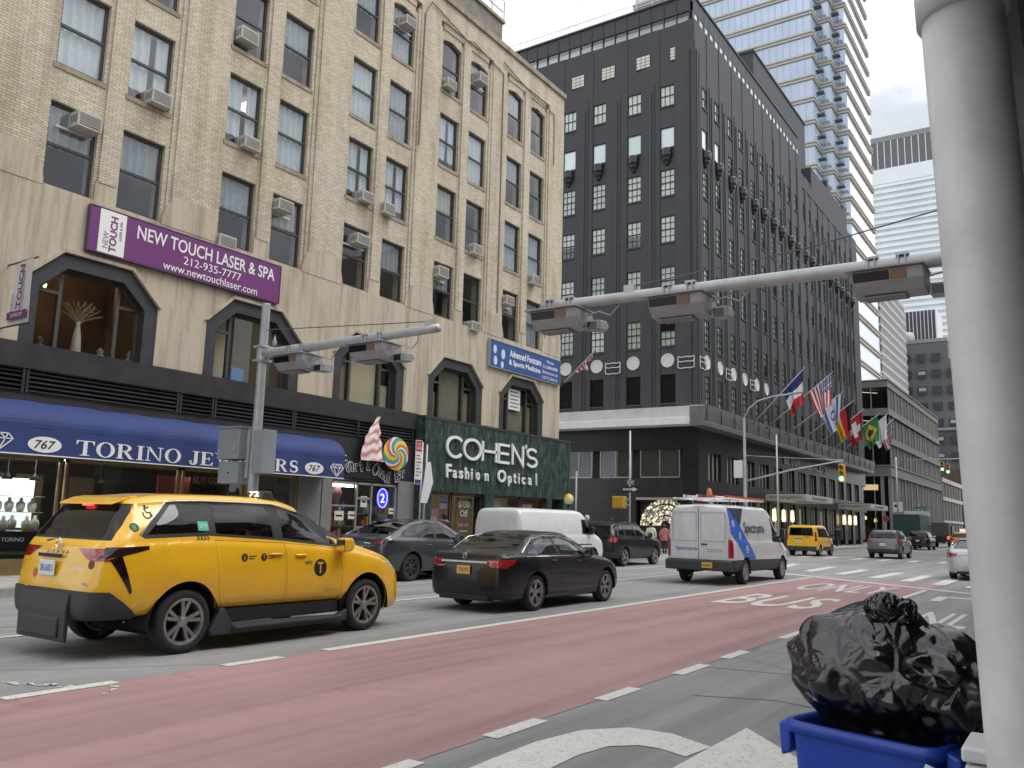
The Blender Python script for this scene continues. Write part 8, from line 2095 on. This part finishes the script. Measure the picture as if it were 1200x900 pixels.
person((-18.3, 35.6, .14), 2.2, cl('olive', (.12, .10, .06)), cl('jeans', (.05, .07, .13)), HB, 'person in an olive jacket by the street sign post', stride=.05)
person((-17.7, 32.2, .14), 3.0, cl('steel', (.14, .19, .28)), cl('dark', (.03, .03, .035)), mat('cap_white', (.6, .62, .66), .7), 'person with a white cap behind the white cargo van', stride=.08, h=1.78)
person((-18.2, 23.1, .14), .4, cl('charcoal', (.04, .04, .045)), cl('dark', (.03, .03, .035)), HD, 'person in charcoal walking past the optical shop', h=1.66)
for i, (x, y) in enumerate(((-18.2, 78), (-18.6, 80.5), (-17.9, 92), (-18.8, 94))): person((x, y, .14), 2.5 + i, cl('black', (.02, .02, .022)), cl('dark', (.03, .03, .035)), HD, ['person in black waiting beneath the flags near the entrance marquee', 'second person in black beside the one near the marquee', 'person in black under the far marquee lamps', 'person in black by the far store doors'][i], stride=.06)

# ================================================================ foreground: recycling bin with full bag, shed post
RZ = R_(-15.4); BC = (-.73, 3.60, .14)
bn3 = thing('recycling_bin', 'blue plastic recycling bin filled with a black rubbish bag', 'bin', BC, rz=RZ)
M_bin = mat('bin_blue_plastic', (.016, .055, .36), .38, var=.12, vscale=5)
def rrect(w_, d_, r, n=5):
    out = []
    for cx, cy, a0 in ((w_ / 2 - r, d_ / 2 - r, 0), (-w_ / 2 + r, d_ / 2 - r, 90), (-w_ / 2 + r, -d_ / 2 + r, 180), (w_ / 2 - r, -d_ / 2 + r, 270)):
        for i in range(n + 1): a = R_(a0 + 90 * i / n); out.append((cx + r * math.cos(a), cy + r * math.sin(a)))
    return out
MBN = MB(); rings = [(rrect(.46, .20, .04), 0), (rrect(.47, .21, .045), .01), (rrect(.555, .265, .055), .70), (rrect(.56, .27, .055), .71), (rrect(.60, .31, .065), .715), (rrect(.61, .32, .07), .735), (rrect(.60, .31, .065), .757), (rrect(.57, .28, .06), .76), (rrect(.55, .26, .05), .74), (rrect(.53, .24, .05), .45)]
for p, z in rings: MBN.v += [(x, y, z) for x, y in p]
nn = len(rings[0][0])
for i in range(len(rings) - 1):
    for k in range(nn): MBN.f.append((i * nn + k, i * nn + (k + 1) % nn, (i + 1) * nn + (k + 1) % nn, (i + 1) * nn + k)); MBN.m.append(0)
MBN.f.append(tuple(range(nn))[::-1]); MBN.m.append(0)
link('container', MBN.mesh('container', M_bin, True), bn3, mtx=WM[bn3])
for s in (-1, 1):
    hd = MB(); hd.prism([(s * .30, .62), (s * .345, .60), (s * .352, .73), (s * .30, .75)], 'y', -.09, .09); link('handle', hd.mesh('handle', M_bin), bn3, mtx=WM[bn3], bevel=.012)
tg = MB(); tg.box(-.04, .04, -.002, .002, -.04, .04); link('paper_tag', tg.mesh('paper_tag', M_sgl), bn3, mtx=WM[bn3] @ Matrix.Translation((.292, -.168, .665)) @ Matrix.Rotation(R_(22), 4, 'Y') @ Matrix.Rotation(.35, 4, 'Z'))
# rubbish bag
def film_bag(seed, sc, gather, res=5, frames=26, waist=None):
    """black film wrapped round lumpy rubbish: cloth drawn in on a hidden lumpy core, knotted above"""
    def lump(p, k=1.0):
        n = p.normalized(); off = Vector((seed, seed * 2.3, -seed))
        r = 1 + .16 * noise.noise(n * 1.5 + off) + .07 * noise.noise(n * 2.6 - off)
        return Vector((n.x * sc[0], n.y * sc[1], n.z * sc[2])) * r * k
    cb = bmesh.new(); bmesh.ops.create_icosphere(cb, subdivisions=4, radius=1)
    for v in cb.verts: v.co = lump(v.co)
    cm = bpy.data.meshes.new('core'); cb.to_mesh(cm); cb.free()
    core = bpy.data.objects.new('core', cm); COL.objects.link(core)
    core.modifiers.new('col', 'COLLISION'); core.collision.thickness_outer = .006; core.collision.cloth_friction = 12
    fb = bmesh.new(); bmesh.ops.create_icosphere(fb, subdivisions=res, radius=1)
    off = Vector((seed * 3, 1, seed))
    for v in fb.verts:
        n = v.co.normalized(); q = lump(v.co, 1.06); e = max(0, min(1, .5 + n.z))
        q.x *= 1 + .13 * e; q.y *= 1 + .13 * e; q.z *= 1 + .16 * (1 - e)
        q += n * .05 * noise.noise(Vector((n.x * 3, n.y * 3, n.z * 5)) + off)
        if n.z > .5:                                     # gathered neck drawn up to the knot
            t = (n.z - .5) / .5; q = q.lerp(Vector((gather[0], gather[1], gather[2])), t ** 1.6 * .8)
        v.co = q
    fm = bpy.data.meshes.new('film'); fb.to_mesh(fm); fb.free()
    ob = bpy.data.objects.new('film', fm); COL.objects.link(ob)
    m = ob.modifiers.new('cloth', 'CLOTH'); s = m.settings
    s.quality = 5; s.mass = .12; s.tension_stiffness = 40; s.compression_stiffness = 40; s.shear_stiffness = 25; s.bending_stiffness = .35
    s.tension_damping = 12; s.compression_damping = 12; s.shear_damping = 12; s.air_damping = 3
    s.use_pressure = True; s.uniform_pressure_force = -2.4
    m.collision_settings.use_collision = True; m.collision_settings.distance_min = .005; m.collision_settings.collision_quality = 2
    m.point_cache.frame_start = 1; m.point_cache.frame_end = frames
    for f in range(1, frames + 1):
        S.frame_set(f)
    dg = bpy.context.evaluated_depsgraph_get(); me = bpy.data.meshes.new_from_object(ob.evaluated_get(dg))
    for o in (ob, core): bpy.data.objects.remove(o)
    S.frame_set(1)
    if waist is not None:                                # squeezed where it enters the bin
        for v in me.vertices:
            t = max(0, min(1, (waist - v.co.z) / .14)); t = t * t * (3 - 2 * t)
            v.co.x = v.co.x * (1 - t) + max(-.245, min(.245, v.co.x * .74)) * t; v.co.y = v.co.y * (1 - t) + max(-.105, min(.105, v.co.y * .5)) * t
    me.polygons.foreach_set('use_smooth', [True] * len(me.polygons))
    return me
def bag_mat():
    m, n, b = new_mat('black_bin_liner'); t = N(n, 'ShaderNodeTexCoord')
    b.inputs['Base Color'].default_value = (.006, .006, .007, 1); b.inputs['Roughness'].default_value = .17; b.inputs['Specular IOR Level'].default_value = .9
    mpn = N(n, 'ShaderNodeMapping'); mpn.inputs['Scale'].default_value = (9, 9, 26); mpn.inputs['Rotation'].default_value = (.3, .5, 0); n.links.new(t.outputs['Object'], mpn.inputs[0]); w1 = noise_n(n, mpn.outputs[0], 1.6, 6, .62); bump_to(n, b, w1, .16, .02); return m
M_bag = bag_mat()
bg_ = thing('rubbish_bag', 'black plastic rubbish bag knotted on top, stuffed in the blue bin', 'bag', (-.74, 3.62, .9), rz=RZ)
def bag_part(nm, me, parent, mtx):
    me.materials.clear(); me.materials.append(M_bag); o = link(nm, me, parent, mtx=mtx)
    sb_ = o.modifiers.new('smooth', 'SUBSURF'); sb_.levels = sb_.render_levels = 1
bag_part('bag_body', film_bag(1.0, (.28, .20, .275), (.06, -.03, .37), 6, 34, -.03), bg_, Matrix.Translation((-.725, 3.61, 1.075)) @ Matrix.Rotation(RZ, 4, 'Z'))
bag_part('bag_shoulder', film_bag(4.3, (.17, .13, .19), (-.08, 0, .22), 5, 26, -.08), bg_, Matrix.Translation((-.475, 3.57, 1.09)))
for i, (x, y, z, r) in enumerate(((-.66, 3.52, 1.355, .045), (-.60, 3.52, 1.34, .038), (-.715, 3.55, 1.35, .034))):
    bag_part('knot', film_bag(7.7 + i, (r * 1.2, r * .8, r), (.0, 0, r * 1.2), 4, 14), bg_, Matrix.Translation((x, y, z)) @ Matrix.Rotation(.6 * (i - 1), 4, 'Y'))
b2_ = thing('rubbish_bag', 'smaller black rubbish bag slumped between the bin and the pale post', 'bag', (-.27, 3.85, .14))
bag_part('bag_body', film_bag(9.2, (.19, .20, .46), (0, 0, .55), 5, 24), b2_, Matrix.Translation((-.27, 3.85, .60)))
wc_ = thing('utility_box', 'white metal utility box standing behind the pale steel post', 'cabinet', (-.25, 3.1, .14))
M_ubx = mat('box_white', (.66, .66, .65), .45, var=.08, vscale=6)
MB().box(-.355, -.12, 3.0, 3.24, .14, .955).obj('case', M_ubx, wc_, bevel=.01); MB().box(-.362, -.113, 2.993, 3.247, .963, 1.005).obj('lid', M_ubx, wc_, bevel=.008); MB().lathe([(0, -.006), (.007, -.006), (.007, 0)], 8, (-.335, 3.0, .92), 'y').obj('screw', M_galv, wc_)
# sidewalk shed
M_post = mat('painted_steel_post', (.60, .60, .59), .42, var=.13, vscale=7, bump=.05, bscale=30)
sh_ = thing('sidewalk_shed', 'pale grey painted steel post of the sidewalk shed with girder above', 'scaffold', (-.112, 1.56, .14))
def lean(z): return -.112 + .036 + .0075 - .0287 * (z - .6)
MB().tube([(lean(z), 1.56, z) for z in (.16, .8, 1.4, 2.0, 2.62)], .0655, 40).obj('post', M_post, sh_, True); MB().lathe([(0, .165), (.12, .16), (.12, .14)], 24, (lean(.15), 1.56, 0)).obj('base_plate', M_post, sh_)
MB().tube([(lean(z), 1.56, z) for z in (2.525, 2.62)], .073, 40).obj('collar', M_post, sh_, True)
M_gird = mat('girder_grey', (.20, .205, .21), .55, var=.15, vscale=3)
gd = MB()
gd.box(-.175, -.045, -2.5, 9, 2.62, 2.64); gd.box(-.175, -.045, -2.5, 9, 2.84, 2.86); gd.box(-.118, -.104, -2.5, 9, 2.64, 2.84); gd.obj('girder', M_gird, sh_)
MB().prism([(1.62, 2.615), (1.62, 2.25), (1.66, 2.22), (2.05, 2.615)], 'x', -.118, -.104).obj('knee_brace', M_gird, sh_)
for i in range(20): MB().box(-.165 + i * .155, -.02 + i * .155, -2.5, 9, 2.88, 2.93).obj('deck_plank', mat('deck_plank', (.20, .15, .10), .8, var=.25, vscale=3), sh_)
for y in (-1.6, 4.8, 8.2): MB().lathe([(.12, .14), (.12, .16), (.056, .165), (.056, 2.62)], 24, (1.9, y, 0)).obj('post', M_post, sh_, True)
for y in (-1.6, 8.2): MB().lathe([(.12, .14), (.12, .16), (.056, .165), (.056, 2.62)], 24, (-.112, y, 0)).obj('post', M_post, sh_, True) if y < 0 else None
MB().box(1.83, 1.97, -2.5, 9, 2.62, 2.86).obj('girder', M_gird, sh_)

# ================================================================ buildings across the avenue (behind the camera, seen in reflections)
M_opp = [mat('opposite_brick', (.20, .13, .10), .85, var=.2, vscale=.5, world=True), mat('opposite_stone', (.30, .27, .23), .8, var=.15, vscale=.5, world=True)]
M_owin = mat('opposite_window', (.05, .06, .07), .15)
for i, (y0, y1, h) in enumerate(((-38, 33.4, 15), (51.5, 98, 24), (115, 185, 30))):
    t = thing('opposite_building', ['red brick building on the near side of the avenue', 'pale stone building across from the department store', 'second red brick building farther along the near side'][i], 'building', (12, (y0 + y1) / 2, .14))
    MB().box(3.0, 24, y0, y1, .14, h).obj('wall', M_opp[i % 2], t)
    k = 0; z = 4.5
    while z < h - 2:
        y = y0 + 1.5
        while y < y1 - 2: MB().box(2.96, 3.0, y, y + 1.4, z, z + 2.0).obj('window', M_owin, t); y += 3.6
        z += 3.5
    MB().box(2.94, 3.0, y0 + .5, y1 - .5, .6, 3.4).obj('shop_glazing', M_owin, t)
